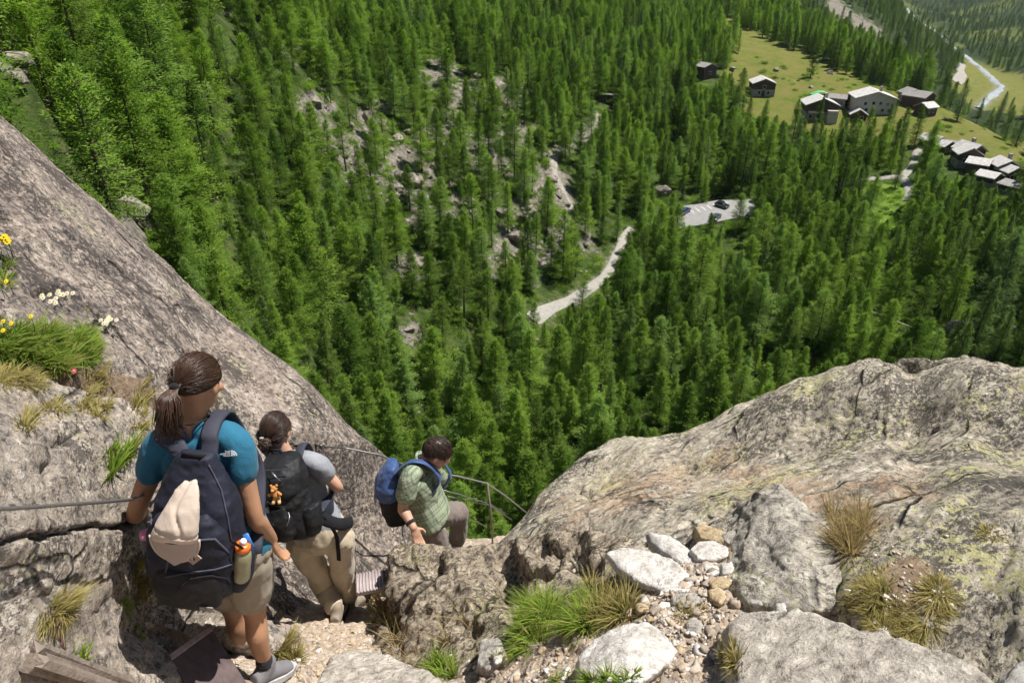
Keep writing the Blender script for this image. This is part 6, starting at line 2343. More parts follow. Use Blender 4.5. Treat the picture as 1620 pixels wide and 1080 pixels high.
def board(name, top, thick, mat, label, cat, n=(0, 0, 1)):
    top = [Vector(p) for p in top]
    c = sum(top, Vector()) / 4
    dn = Vector((0, 0, -thick))
    root = empty(name, c)
    tag(root, label, cat)
    b_ = MB()
    v = [p - c for p in top] + [p - c + dn for p in top]
    b_.add(v, [(0, 1, 2, 3), (7, 6, 5, 4)] + [(i, i + 4, (i + 1) % 4 + 4, (i + 1) % 4) for i in range(4)])
    o = b_.build('tread', mat, root)
    bv = o.modifiers.new('b', 'BEVEL')
    bv.width = .004
    bv.segments = 2
    return root, top, c


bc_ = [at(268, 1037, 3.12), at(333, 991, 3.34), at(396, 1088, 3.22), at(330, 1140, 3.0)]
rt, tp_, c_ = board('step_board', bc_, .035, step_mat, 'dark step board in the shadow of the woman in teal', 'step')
e_ = bc_[1] - bc_[0]
f_ = (bc_[3] - bc_[0]).normalized()
sn = MB()
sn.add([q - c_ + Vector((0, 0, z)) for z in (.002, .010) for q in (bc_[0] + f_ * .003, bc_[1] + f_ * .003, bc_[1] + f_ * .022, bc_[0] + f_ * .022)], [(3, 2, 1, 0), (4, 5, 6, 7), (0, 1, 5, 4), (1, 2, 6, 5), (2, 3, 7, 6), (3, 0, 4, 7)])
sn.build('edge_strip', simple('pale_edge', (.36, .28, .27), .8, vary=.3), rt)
B0 = Vector((-1.40, 2.06, -2.962))
board('step_board', [B0, B0 + Vector((.30, .06, .0)), B0 + Vector((.27, .30, -.005)), B0 + Vector((-.03, .24, -.005))], .05, simple('pinkish_step', (.30, .235, .235), .85, .2, .2, 20, .4, .005), "small step board under the left foot of the woman in teal", 'step')
C0 = at(562, 908, 4.62)
cx_, cy_v = (at(606, 900, 4.66) - C0), (at(563, 938, 4.42) - C0)
rt, tp_, c_ = board('step_board', [C0, C0 + cy_v, C0 + cx_ + cy_v, C0 + cx_], .03, simple('ribbed_step', (.34, .285, .285), .85, .2, .15, 30), 'ribbed pinkish step plate beside the boot of the woman in grey', 'step')
for k in range(9):
    q = C0 + cx_ * ((k + .5) / 9) - c_
    rb = MB()
    rb.tube([q + Vector((0, 0, .003)), q + cy_v + Vector((0, 0, .003))], .006, 6)
    rb.build('rib', simple('rib_metal', (.40, .34, .34), .8) if k == 0 else bpy.data.materials['rib_metal'], rt, True)

L0 = surf(52, 1040)[0] * .985
L1_ = surf(205, 1092)[0] * .985
print('log', L0, L1_)
lm = MB()
n_ = 26
ax = (L1_ - L0)
e1 = ax.orthogonal().normalized()
e2 = ax.normalized().cross(e1)
rings = []
for i in range(15):
    t = i / 14
    c0 = L0 + ax * t
    for k in range(n_):
        a = 2 * math.pi * k / n_
        g = .041 * (1 + .16 * math.sin(3 * a + 1) + .10 * math.sin(7 * a + t * 2)) * (1 - .12 * t) - (.014 if k % 6 == 2 else 0) - (.007 if k % 5 == 1 else 0)
        rings.append(c0 + (e1 * math.cos(a) + e2 * math.sin(a)) * g + ax * (.02 * math.sin(5 * a) if i == 0 else 0))
lm.add(rings, [(i * n_ + k, i * n_ + (k + 1) % n_, (i + 1) * n_ + (k + 1) % n_, (i + 1) * n_ + k) for i in range(14) for k in range(n_)] + [tuple(reversed(range(n_))), tuple(14 * n_ + k for k in range(n_))])
lg = lm.build('log', wood_old, None, False)
tag(lg, 'cracked weathered grey log lying at the bottom left', 'log')
s0 = surf(104, 1052)[0] + Vector((-.02, .05, .13))
sm = MB()
sm.tube([s0, surf(104, 1052)[0] * 1.02], [.012, .012], 10)
sm.tube([s0 + Vector((0, 0, .004)), s0 - Vector((0, 0, .004))], .016, 10)
tag(sm.build('iron_stake', simple('rusty_iron', (.13, .075, .07), .7, .3, .3, 60), None, True), 'rusty iron stake driven in beside the weathered log', 'stake')


# ---- grass
def blade_material(name, lo, hi, tip):
    m, nt, out = new_mat(name)
    T = NT(nt)
    f = T.attr('tint')
    g = T.attr('along')
    c = T.ramp(f, [(0, lo), (.78, hi), (.86, (.42, .34, .15)), (1, (.30, .22, .10))])
    c = T.mix(T.math('MULTIPLY', g, .6), c, tip)
    dif, tr = T.n('ShaderNodeBsdfDiffuse'), T.n('ShaderNodeBsdfTranslucent')
    T.lk(c, dif.inputs[0])
    T.lk(c, tr.inputs[0])
    mx = T.n('ShaderNodeMixShader')
    mx.inputs[0].default_value = .4
    T.lk(dif.outputs[0], mx.inputs[1])
    T.lk(tr.outputs[0], mx.inputs[2])
    T.lk(mx.outputs[0], out.inputs[0])
    return m


g_lush = blade_material('lush_grass', (.075, .17, .015), (.22, .36, .035), (.34, .42, .09))
g_mix = blade_material('mixed_grass', (.17, .19, .045), (.36, .31, .10), (.48, .39, .17))
g_dry = blade_material('dry_grass', (.30, .22, .09), (.46, .36, .17), (.52, .42, .22))


def grass(label, tufts, mat, blades, h, spread, droop=.6, up=None, width=.0035, seed=0):
    """one patch of grass: tufts at photo positions"""
    rnd = random.Random(seed + 77)
    V, Fc, tint, along = [], [], [], []
    for px, py, k in tufts:
        w, nrm = surf(px, py)
        u0 = (nrm * .35 + Vector((0, 0, 1)) * .75).normalized()
        for i in range(int(blades * k)):
            a, q = rnd.uniform(0, 6.283), math.sqrt(rnd.random())
            e = Vector((math.cos(a), math.sin(a), 0))
            e = (e - nrm * e.dot(nrm))
            p = w + e * spread * q * k - nrm * .01
            L = h * k * rnd.uniform(.45, 1.1)
            dr = (u0 + e * rnd.uniform(.1, .9) * (.3 + q) + Vector((rnd.gauss(0, .2), rnd.gauss(0, .2), 0))).normalized()
            side = dr.cross(Vector((rnd.gauss(0, 1), rnd.gauss(0, 1), .3))).normalized() * width * rnd.uniform(.6, 1.3)
            o = len(V)
            t_ = rnd.random()
            for s_ in range(4):
                f_ = s_ / 3
                c = p + dr * L * f_ + (e * .5 + Vector((0, 0, -.55))) * L * droop * f_ * f_
                wd_ = side * (1 - f_ * .92)
                V += [c - wd_, c + wd_]
                tint += [t_, t_]
                along += [f_, f_]
            Fc += [(o + 2 * s_, o + 2 * s_ + 1, o + 2 * s_ + 3, o + 2 * s_ + 2) for s_ in range(3)]
    V = np.array([tuple(v) for v in V])
    c = V.mean(0)
    me = mesh_from(V - c, np.array(Fc), 'grass')
    vattr(me, 'tint', tint)
    vattr(me, 'along', along)
    o = link('grass', me, mat, None, Vector(c))
    tag(o, label, 'grass', kind='stuff')
    return o


rg = random.Random(4)
J_ = lambda cx, cy, rx_, ry_, n, k=1.0: [(cx + rg.uniform(-rx_, rx_), cy + rg.uniform(-ry_, ry_), k * rg.uniform(.7, 1.15)) for _ in range(n)]
grass('lush green grass mat on the ledge at left', J_(70, 556, 80, 26, 44), g_lush, 150, .10, .07, .7, seed=1)
grass('yellowing grass fringe hanging below the green ledge', J_(150, 590, 18, 30, 10) + J_(115, 640, 35, 12, 9) + J_(60, 596, 66, 14, 14), g_mix, 120, .065, .05, .9, width=.0026, seed=2)
grass('yellow-green grass strip beside the big slab', J_(222, 640, 10, 45, 9) + J_(165, 650, 15, 12, 4, .8), g_mix, 60, .10, .04, .8, seed=3)
grass('green weeds beside the shoulder of the woman in teal', J_(195, 735, 16, 18, 6) + J_(178, 720, 6, 6, 2, .7), g_lush, 45, .12, .03, .4, width=.005, seed=4)
grass('small dry tuft on the tan rock at left', J_(40, 668, 16, 10, 4, .8), g_mix, 50, .09, .03, .6, seed=5)
grass('yellow-green tuft at the foot of the tan rock', J_(98, 975, 18, 12, 9), g_mix, 110, .10, .035, .9, width=.0025, seed=6)
grass('golden tuft below the left elbow of the woman in teal', J_(228, 925, 14, 20, 11), g_mix, 110, .10, .035, .7, width=.0025, seed=7)
grass('green weeds near the step boards', J_(198, 970, 14, 14, 4, .7) + J_(220, 1000, 8, 10, 3, .6) + J_(130, 1046, 12, 8, 4, .7), g_lush, 40, .09, .03, .4, width=.005, seed=8)
grass('pale dry tuft beside the grey shoe', J_(455, 1030, 14, 14, 6), g_mix, 80, .13, .03, .5, seed=9)
grass('straw grass between the boot and the front boulder', J_(580, 945, 26, 16, 8, .9) + J_(600, 965, 8, 10, 3), g_dry, 50, .12, .03, .5, seed=10)
grass('thick green grass clump at the foot of the front boulder', J_(885, 975, 52, 22, 20, 1.05) + J_(845, 1010, 25, 18, 8), g_lush, 170, .125, .042, .75, width=.0026, seed=11)
grass('yellow-green grass beside the long white slab', J_(968, 962, 24, 18, 9) + J_(955, 930, 18, 8, 3, .7), g_mix, 110, .13, .04, .7, seed=12)
grass('green tuft below the front boulder at the bottom', J_(705, 1060, 25, 12, 8, .9), g_lush, 100, .12, .04, .6, seed=13)
grass('thin straw stalks in front of the front boulder', J_(650, 1020, 35, 30, 8) + J_(730, 990, 30, 40, 6) + J_(615, 985, 6, 30, 5), g_dry, 12, .22, .03, .35, width=.0022, seed=14)
grass('green tuft beside the rounded white stone', J_(960, 1074, 40, 8, 6, .7) + J_(885, 1076, 12, 6, 3, .6), g_lush, 70, .09, .03, .6, seed=15)
grass('dry grass sprigs on the gravel bank', J_(1095, 972, 22, 8, 5, .6) + J_(1150, 1045, 25, 16, 7, .7) + J_(985, 930, 12, 6, 2, .6) + J_(795, 1035, 14, 10, 4, .6), g_mix, 45, .10, .03, .6, seed=16)
grass('tall golden grass growing behind the pointed rock', J_(1342, 842, 22, 22, 9, 1.0) + J_(1335, 870, 14, 12, 5), g_dry, 90, .16, .03, .35, width=.0018, seed=17)
grass('tawny grass ring around the bare soil on the dome', J_(1376, 935, 24, 32, 22, .8) + J_(1430, 985, 48, 16, 26, .8) + J_(1486, 950, 12, 24, 14, .8), g_mix, 120, .065, .04, 1.0, width=.002, seed=18)
grass('small tawny tuft near the right edge of the dome', J_(1567, 845, 14, 8, 5, .6), g_mix, 70, .07, .03, .7, seed=19)
grass('few pale blades in the dome crack', [(1112, 800, .5), (1140, 800, .5), (1150, 822, .4)], g_dry, 14, .2, .02, .3, width=.0022, seed=20)


# ---- flowers
def flower(px, py, label, petal_mat, n, size, h, group=None, nm='flower', spread=.02, petals=8):
    w, nrm = surf(px, py)
    root = empty(nm, w)
    rnd = random.Random(int(px * 7 + py))
    for i in range(n):
        b_ = w + Vector((rnd.uniform(-spread, spread), rnd.uniform(-spread, spread), 0))
        tip = b_ + Vector((rnd.uniform(-.02, .02), rnd.uniform(-.03, .01), h * rnd.uniform(.8, 1.15))) + nrm * .01
        st = MB()
        st.tube([b_, lerpv(b_, tip, .5) + Vector((.004, 0, 0)), tip], [.0016, .0014, .0012], 5)
        st.build('stem', g_lush_plain, root, True, origin=w)
        pb = MB()
        fc_ = (Vector((0, -.6, .8))).normalized()
        u = fc_.orthogonal().normalized()
        v = fc_.cross(u)
        for k in range(petals):
            a = 2 * math.pi * k / petals
            dd = u * math.cos(a) + v * math.sin(a)
            sd = fc_.cross(dd)
            pb.add([tip, tip + dd * size * .6 + sd * size * .25, tip + dd * size + fc_ * size * .12, tip + dd * size * .6 - sd * size * .25], [(0, 1, 2, 3)])
        bl_ = pb.build('blossom', petal_mat, root, origin=w)
        MB().ball(tip + fc_ * .002, size * .28, 8, 6).build('flower_centre', yellow_c, bl_, True, origin=w)
    tag(root, label, 'flower', group)
    return root


g_lush_plain = simple('stem_green', (.06, .11, .03), .8)
yellow_c = simple('flower_yellow', (.72, .50, .03), .7, .2, .1, 90)
yellow_p = simple('petal_yellow', (.78, .55, .02), .7, .2, .1, 90)
pink_p = simple('petal_pink', (.62, .10, .22), .7, .2, .12, 90)
red_p = simple('petal_red', (.62, .03, .05), .7, .2, .1, 90)
magenta_p = simple('petal_magenta', (.48, .05, .28), .7, .2, .1, 90)
white_p = simple('petal_white', (.66, .63, .50), .8, .2, .1, 90)
flower(12, 412, 'cluster of yellow flowers at the left edge above the ledge', yellow_p, 7, .020, .10, spread=.035)
flower(8, 470, 'green leafy plant with few yellow buds at the left edge', yellow_p, 3, .012, .07, spread=.03)
flower(30, 540, 'yellow flowers in the green grass mat', yellow_p, 6, .012, .10, spread=.05)
flower(120, 592, 'single pink flower on the ledge grass', pink_p, 2, .014, .05)
flower(204, 752, 'small red flower beside the woman in teal', red_p, 1, .014, .05)
for k, (px, py) in enumerate([(573, 940), (581, 942), (592, 936), (599, 930)]):
    flower(px, py, ['leftmost', 'second from left', 'third from left', 'rightmost'][k] + ' of the small magenta flowers by the ribbed step', magenta_p, 2, .011, .07, 'magenta flowers by the ribbed step')
flower(88, 480, 'cream saxifrage cushion on the big slab above the ledge', white_p, 14, .014, .03, spread=.06, nm='cushion_plant')
flower(160, 520, 'cream saxifrage cushion at the right end of the ledge', white_p, 16, .014, .03, spread=.05, nm='cushion_plant')
grass('green plant leaves at the left edge', J_(6, 440, 10, 30, 6, .8), g_lush, 40, .10, .03, .5, width=.006, seed=31)
grass('low yellow-green sedum leaves beside the saxifrage', J_(140, 492, 10, 8, 4, .5) + J_(165, 505, 8, 6, 3, .5), g_mix, 60, .05, .03, .5, width=.006, seed=32)

# ---- gravel strewn over path and bank
rk = random.Random(12)
gv, gf, gt = [], [], []
ico = bmesh.new()
bmesh.ops.create_icosphere(ico, subdivisions=1, radius=1)
iv = np.array([tuple(v.co) for v in ico.verts])
ifc = np.array([[v.index for v in f.verts] for f in ico.faces])
ico.free()
spots = [(rk.gauss(1100, 70), rk.gauss(950, 45), rk.lognormvariate(-5.3, .6)) for _ in range(900)]
spots += [(rk.gauss(1050, 110), rk.gauss(1020, 40), rk.lognormvariate(-5.4, .6)) for _ in range(600)]
spots += [(rk.uniform(420, 620), rk.uniform(985, 1078), rk.lognormvariate(-5.0, .45)) for _ in range(350)]
spots += [(rk.uniform(180, 420), rk.uniform(960, 1078), rk.lognormvariate(-5.1, .45)) for _ in range(300)]
spots += [(rk.uniform(700, 900), rk.uniform(1020, 1078), rk.lognormvariate(-5.0, .45)) for _ in range(200)]
spots += [(rk.gauss(1425, 45), rk.gauss(925, 35), rk.lognormvariate(-5.3, .4)) for _ in range(150)]
for px, py, r_ in spots:
    r_ = min(r_, .022)
    w, nrm = surf(px, py, [gnd, slab_r, slab_l])
    o = sum(len(x) for x in gv)
    v = iv * np.array([rk.uniform(.7, 1.3), rk.uniform(.7, 1.3), rk.uniform(.4, .8)]) * r_
    a = rk.uniform(0, 6.28)
    ca, sa = math.cos(a), math.sin(a)
    v = v @ np.array([[ca, -sa, 0], [sa, ca, 0], [0, 0, 1]])
    v += np.array([rk.gauss(0, 1) for _ in range(36)]).reshape(12, 3) * r_ * .33
    gv.append(v + np.array(w) + np.array([0, 0, r_ * .15]))
    gf.append(ifc + o)
    gt += [rk.random()] * 12
me = mesh_from(np.concatenate(gv), np.concatenate(gf), 'gravel')
vattr(me, 'tint', gt)
m, nt, out = new_mat('gravel_mix')
T = NT(nt)
T.bsdf(T.mix(T.math('MULTIPLY', T.noise(T.coord(), 120, 3), .3), T.ramp(T.attr('tint'), [(0, (.22, .18, .145)), (.35, (.38, .32, .26)), (.6, (.48, .36, .23)), (.8, (.55, .50, .45)), (1, (.70, .67, .63))]), (.2, .17, .14)), .9, None, .15, out)
tag(link('gravel', me, m), 'loose gravel strewn over path and bank', 'gravel', kind='stuff')

# ================================================================== VILLAGE, CARS, BOULDERS
wall_stone = simple('rubble_wall', (.30, .27, .24), .95, .1, .35, 1.8, .6, .05)
wall_plaster = simple('pale_plaster', (.46, .42, .37), .95, .1, .15, 1.2, .2, .02)
wall_wood = simple('dark_larch_wood', (.085, .06, .045), .9, .15, .3, 2.5, .4, .03)
slate = simple('slate_roof', (.45, .435, .42), .8, .2, .22, 1.3, .6, .04)
slate_d = simple('dark_slate_roof', (.25, .235, .225), .85, .2, .25, 1.3, .6, .04)
win_mat = simple('window_glass', (.02, .024, .03), .15, .6, .2, 2)
frame_mat = simple('window_frame', (.45, .42, .38), .8)
green_tarp = simple('green_tarp', (.10, .42, .17), .6, .3, .2, .8)


def house(px, py, w, d, h, rise, turn, label, wall=None, upper=None, roof=None, windows=((-.25, .35), (.25, .35)), chimney=True, group='houses of the alpine hamlet', door=True, annex=None, name='stone_house', over=.5):
    """gabled house: gable end faces the lookout, turned about the vertical; roof of two thick slabs"""
    wall = wall or wall_stone
    roof = roof or slate
    p = hit(px, py)
    base = float(land_z([p.x], [p.y])[0])
    root = empty(name, (p.x, p.y, base))
    face = math.atan2(-p.x, -p.y)      # towards the lookout
    root.rotation_euler = (0, 0, -face + math.pi + R(turn))
    tag(root, label, 'house', group)
    b = MB()
    z0 = -2.5
    x0, x1, y0, y1 = -w / 2, w / 2, 0, d
    hs = h * (.55 if upper else 1)
    if upper:
        b.box((0, d / 2, (z0 + hs) / 2), (w, d, hs - z0))
        b.build('wall', wall, root)
        b = MB()
        v = []
        for y in (y0 + .06, y1 - .06):
            v += [(x0 + .06, y, hs), (x1 - .06, y, hs), (x1 - .06, y, h), (0, y, h + rise), (x0 + .06, y, h)]
        b.add(v, [(0, 1, 2, 3, 4), (9, 8, 7, 6, 5), (0, 5, 6, 1), (1, 6, 7, 2), (2, 7, 8, 3), (3, 8, 9, 4), (4, 9, 5, 0)])
        b.build('timber_wall', upper, root)
    else:
        v = []
        for y in (y0, y1):
            v += [(x0, y, z0), (x1, y, z0), (x1, y, h), (0, y, h + rise), (x0, y, h)]
        b.add(v, [(0, 1, 2, 3, 4), (9, 8, 7, 6, 5), (0, 5, 6, 1), (1, 6, 7, 2), (2, 7, 8, 3), (3, 8, 9, 4), (4, 9, 5, 0)])
        b.build('wall', wall, root)
    th = .28
    rf = MB()
    for s in (-1, 1):
        ex = s * (w / 2 + over)
        ez = h - rise * over / (w / 2)
        v = []
        for y in (y0 - over, y1 + over):
            v += [(0, y, h + rise + .02), (ex, y, ez + .02), (ex, y, ez + th), (0, y, h + rise + th)]
        rf.add(v, [(0, 1, 2, 3), (7, 6, 5, 4), (3, 2, 6, 7), (0, 4, 5, 1), (1, 5, 6, 2), (0, 3, 7, 4)])
    ro = rf.build('roof', roof, root)
    if chimney:
        cb_ = MB()
        cb_.box((w * .18, d * .55, h + rise * .64 + .8), (.8, .8, 1.8))
        cb_.box((w * .18, d * .55, h + rise * .64 + 1.78), (1.05, 1.05, .16))
        cb_.build('chimney', wall_stone, ro)
    for wx, wz in windows:
        wb_ = MB()
        wb_.box((wx * w, -.03 if wz < .5 or not upper else .02, wz * h), (1.15, .10, 1.25))
        wo_ = wb_.build('window', frame_mat, root)
        pb_ = MB()
        pb_.box((wx * w, -.06 if wz < .5 or not upper else -.01, wz * h), (.85, .08, .95))
        pb_.build('pane', win_mat, wo_)
    for k in range(2):
        wb_ = MB()
        wb_.box((x1 + .02, d * (.3 + .38 * k), h * .55), (.10, 1.0, 1.1))
        wo_ = wb_.build('window', frame_mat, root)
        pb_ = MB()
        pb_.box((x1 + .05, d * (.3 + .38 * k), h * .55), (.08, .7, .8))
        pb_.build('pane', win_mat, wo_)
    if door:
        MB().box((-.02 * w, -.03, .9), (1.1, .1, 2.2)).build('door', wall_wood, root)
    if annex:
        for nm, c, s, mt in annex:
            MB().box(c, s).build(nm, mt, root)
    return root


house(1207, 153, 8.0, 9, 4.4, 1.6, 12, 'barn with bright slate roof and timber gable, leftmost on the open meadow', upper=wall_wood, windows=((-.2, .3), (.2, .3), (0, .75)), chimney=False)
house(1297, 191, 10.5, 10, 5.0, 2.1, 14, 'large house with dark open balcony gable below the green tarp', upper=wall_wood, windows=((-.33, .25), (-.1, .25), (.3, .3), (.3, .6)), annex=[('balcony', (-2.2, -.8, 2.4), (5.0, 1.6, .22), wall_wood), ('balcony_rail', (-2.2, -1.55, 2.85), (5.0, .1, .8), wall_plaster), ('annex', (3.2, -1.3, .9), (3.3, 2.6, 5.6), wall_plaster)])
house(1338, 168, 5, 6, 2.6, 1.0, 78, 'low grey shed between the two large houses', roof=slate_d, chimney=False, windows=((0, .5),))
house(1381, 182, 13.0, 11, 5.2, 2.1, 16, 'widest pale stone house with long slate roof in the hamlet', wall=wall_plaster, windows=((-.36, .3), (-.2, .3), (.2, .3), (.36, .3), (-.25, .68), (-.05, .72), (.12, .72), (.3, .68)))
house(1357, 192, 5.0, 5, 2.1, 1.5, 10, 'small dark shed with pale roof edge in front of the widest house', wall=wall_wood, chimney=False, windows=((.2, .5),))
house(1444, 166, 5.5, 6, 3.6, 1.4, 30, 'dark ruinous shed at the left of the small group beyond the cypress-like tree', wall=wall_stone, roof=slate_d, chimney=False, windows=((.1, .5),))
house(1467, 172, 6.5, 8, 3.8, 1.5, 62, 'grey-roofed barn at the right end of the upper hamlet', wall=wall_wood, roof=slate_d, chimney=False, windows=((.1, .5),))
house(1454, 183, 4.8, 5, 2.8, 1.2, -35, 'low hut with white roof in front of the grey-roofed barn', wall=wall_wood, roof=slate, chimney=False, windows=((0, .5),))
house(1122, 126, 6, 6, 4.2, 1.1, 40, 'dark hut half hidden by trees left of the meadow', wall=wall_wood, roof=slate_d, chimney=False, windows=((0, .5),))
house(956, 164, 8, 5, 2.4, .5, 5, 'flat-roofed hut in the forest above the gravel trail', wall=wall_wood, roof=slate_d, chimney=False, windows=((0, .5),))
LOW = [(1484, 238, 6.0, 8, 3.4, 1.6, 55, slate, 'small house with bright roof at the left end of the lower hamlet'),
       (1499, 245, 6.0, 7, 3.2, 1.5, 50, slate, 'second small bright-roofed house of the lower hamlet row'),
       (1508, 240, 5.5, 7, 2.8, 1.0, 75, slate_d, 'grey-roofed shed behind the bright row in the lower hamlet'),
       (1530, 268, 8.5, 8, 5.0, 2.2, 20, slate, 'tall dark timber house with two gables in the lower hamlet'),
       (1541, 262, 7.5, 9, 4.8, 2.2, 48, slate, 'house with chimney behind the tall dark timber house'),
       (1560, 277, 8.0, 7, 3.6, 1.4, 82, slate, 'house with wide bright roof in the middle of the lower hamlet'),
       (1572, 300, 7.0, 6, 4.0, 1.2, 70, slate, 'house with blue-grey roof lowest in the hamlet'),
       (1590, 285, 8.0, 8, 4.4, 1.9, 30, slate, 'gabled timber house near the right edge of the lower hamlet'),
       (1602, 292, 6.0, 7, 3.6, 1.6, 40, slate, 'narrow house close behind the right edge of the lower hamlet'),
       (1616, 312, 8.0, 7, 3.4, 1.0, 60, slate_d, 'dark house cut off by the right edge of the photo')]
for k, (px, py, w, d, h, rs, tn, rf, lb) in enumerate(LOW):
    house(px, py, w * .72, d * .72, h * .8, rs * .8, tn, lb, wall=wall_wood if k % 3 else wall_stone, upper=wall_wood if k % 3 == 0 else None, roof=rf, windows=((-.22, .55), (.22, .55)), chimney=k in (4, 7), group='houses of the lower hamlet', door=False)

p = hit(1297, 152)
tz_ = float(land_z([p.x], [p.y])[0])
tb_ = MB()
n_ = 12
tv = []
for i in range(n_ + 1):
    for k in range(7):
        x, y = (i / n_ - .5) * 7.5, (k / 6 - .5) * 3.5
        tv.append((x, y, 1.7 * math.cos(x / 3.75 * 1.45) * (.75 + .25 * math.cos(y / 1.75 * 1.4)) + .2 * math.sin(x * 3 + y * 2) * .3))
tb_.add(tv, [(i * 7 + k, (i + 1) * 7 + k, (i + 1) * 7 + k + 1, i * 7 + k + 1) for i in range(n_) for k in range(6)])
to = tb_.build('tarpaulin', green_tarp, None, True, loc=(p.x, p.y, tz_ + .1))
so = to.modifiers.new('s', 'SOLIDIFY')
so.thickness = .12
tag(to, 'bright green tarpaulin heap behind the house with the balcony', 'tarpaulin')


# ---- cars
def car(px, py, c, turn, label):
    p = on_park(px, py)
    nrm = Vector((-pl[0], -pl[1], 1)).normalized()
    root = empty('parked_car', p + Vector((0, 0, .02)))
    face = math.atan2(-p.x, -p.y)
    q = Vector((0, 0, 1)).rotation_difference(nrm) @ Quaternion((0, 0, 1), -face + R(turn))
    root.rotation_mode = 'QUATERNION'
    root.rotation_quaternion = q
    tag(root, label, 'car', 'cars in the gravel car park')
    paint = simple('car_paint', c, .28, .6, .03, 2, **{'Coat Weight': .6})
    prof = [(-2.1, .35), (-2.12, .75), (-2.0, .92), (-1.25, 1.0), (-.55, 1.02), (1.75, 1.02), (2.08, .92), (2.12, .45), (2.05, .32)]
    b = MB()
    v = []
    for y, k in ((-.86, .96), (-.78, 1.0), (.78, 1.0), (.86, .96)):
        v += [(x * (1 if abs(y) < .8 else .98), y, .32 + (z - .32) * k) for x, z in prof]
    n = len(prof)
    b.add(v, [tuple(range(n)), tuple(3 * n + i for i in reversed(range(n)))] + [(j * n + i, (j + 1) * n + i, (j + 1) * n + (i + 1) % n, j * n + (i + 1) % n) for j in range(3) for i in range(n)])
    me = b.mesh('body')
    bm = bmesh.new(); bm.from_mesh(me); bmesh.ops.recalc_face_normals(bm, faces=bm.faces); bm.to_mesh(me); bm.free()
    body = link('body', me, paint, root)
    bv = body.modifiers.new('b', 'BEVEL'); bv.width = .05; bv.segments = 2
    b = MB()
    lo = [(-1.1, -.76, 1.0), (1.85, -.76, 1.0), (1.85, .76, 1.0), (-1.1, .76, 1.0)]
    hi = [(-.35, -.60, 1.46), (1.35, -.62, 1.48), (1.35, .62, 1.48), (-.35, .60, 1.46)]
    b.add(lo + hi, [(0, 1, 5, 4), (1, 2, 6, 5), (2, 3, 7, 6), (3, 0, 4, 7)])
    b.build('windows', win_mat, root)
    b = MB()
    b.box((.5, 0, 1.49), (1.8, 1.28, .05))
    rfo = b.build('roof', paint, root)
    bv = rfo.modifiers.new('b', 'BEVEL'); bv.width = .02
    for x in (-1.3, 1.28):
        for y in (-.8, .8):
            wb_ = MB()
            wb_.tube([(x, y - .11, .33), (x, y + .11, .33)], .33, 16)
            wo_ = wb_.build('wheel', sole_mat, root, True)
            MB().tube([(x, y - .12, .33), (x, y + .12, .33)], .19, 12).build('rim', metal_grey, wo_, True)
    for y in (-.6, .6):
        MB().box((-2.07, y, .75), (.1, .34, .14)).build('headlight', white_pr, root)
        MB().box((2.08, y, .78), (.08, .3, .16)).build('tail_light', red_p, root)


car(1083, 337, (.02, .035, .085), 62, 'dark blue car parked at the left end of the car park')
car(1142, 327, (.012, .013, .015), -35, 'black car parked in the back row of the car park')
car(1132, 347, (.03, .05, .045), 70, 'dark green car in front of the painted bays')
car(1186, 344, (.02, .03, .06), 75, 'dark car half hidden by trees at the right end of the car park')

# ---- boulders on the slopes
slope_rock = rock_material('slope_boulder', (.24, .21, .18), (.08, .068, .06), (.40, .355, .31), lich_amt=.2, dark_amt=.4, pale_amt=.5, scale=.09, bump=.8)
slope_rust = rock_material('slope_boulder_rust', (.36, .25, .18), (.10, .08, .07), (.50, .42, .35), lich_amt=0, dark_amt=.4, pale_amt=.5, scale=.09, bump=.8)
BM = []
for s in range(7):
    rb = random.Random(s + 60)
    bm = bmesh.new()
    for _ in range(16):
        v = Vector((rb.gauss(0, 1), rb.gauss(0, 1), rb.gauss(0, 1))).normalized()
        bm.verts.new((v.x * rb.uniform(.8, 1.1), v.y * rb.uniform(.7, 1.0), v.z * rb.uniform(.5, .85)))
    bmesh.ops.convex_hull(bm, input=bm.verts)
    bmesh.ops.delete(bm, geom=[v for v in bm.verts if not v.link_faces], context='VERTS')
    bmesh.ops.bevel(bm, geom=bm.edges[:], offset=.06, segments=1, affect='EDGES')
    bmesh.ops.triangulate(bm, faces=bm.faces)
    bmesh.ops.subdivide_edges(bm, edges=bm.edges, cuts=1)
    me = bpy.data.meshes.new('boulder')
    bm.to_mesh(me)
    bm.free()
    P = coords(me)
    set_coords(me, P * (1 + .07 * fbm(P * 2.2 + s * 3, 3)[:, None]))
    me.materials.append(slope_rock)
    BM.append(me)
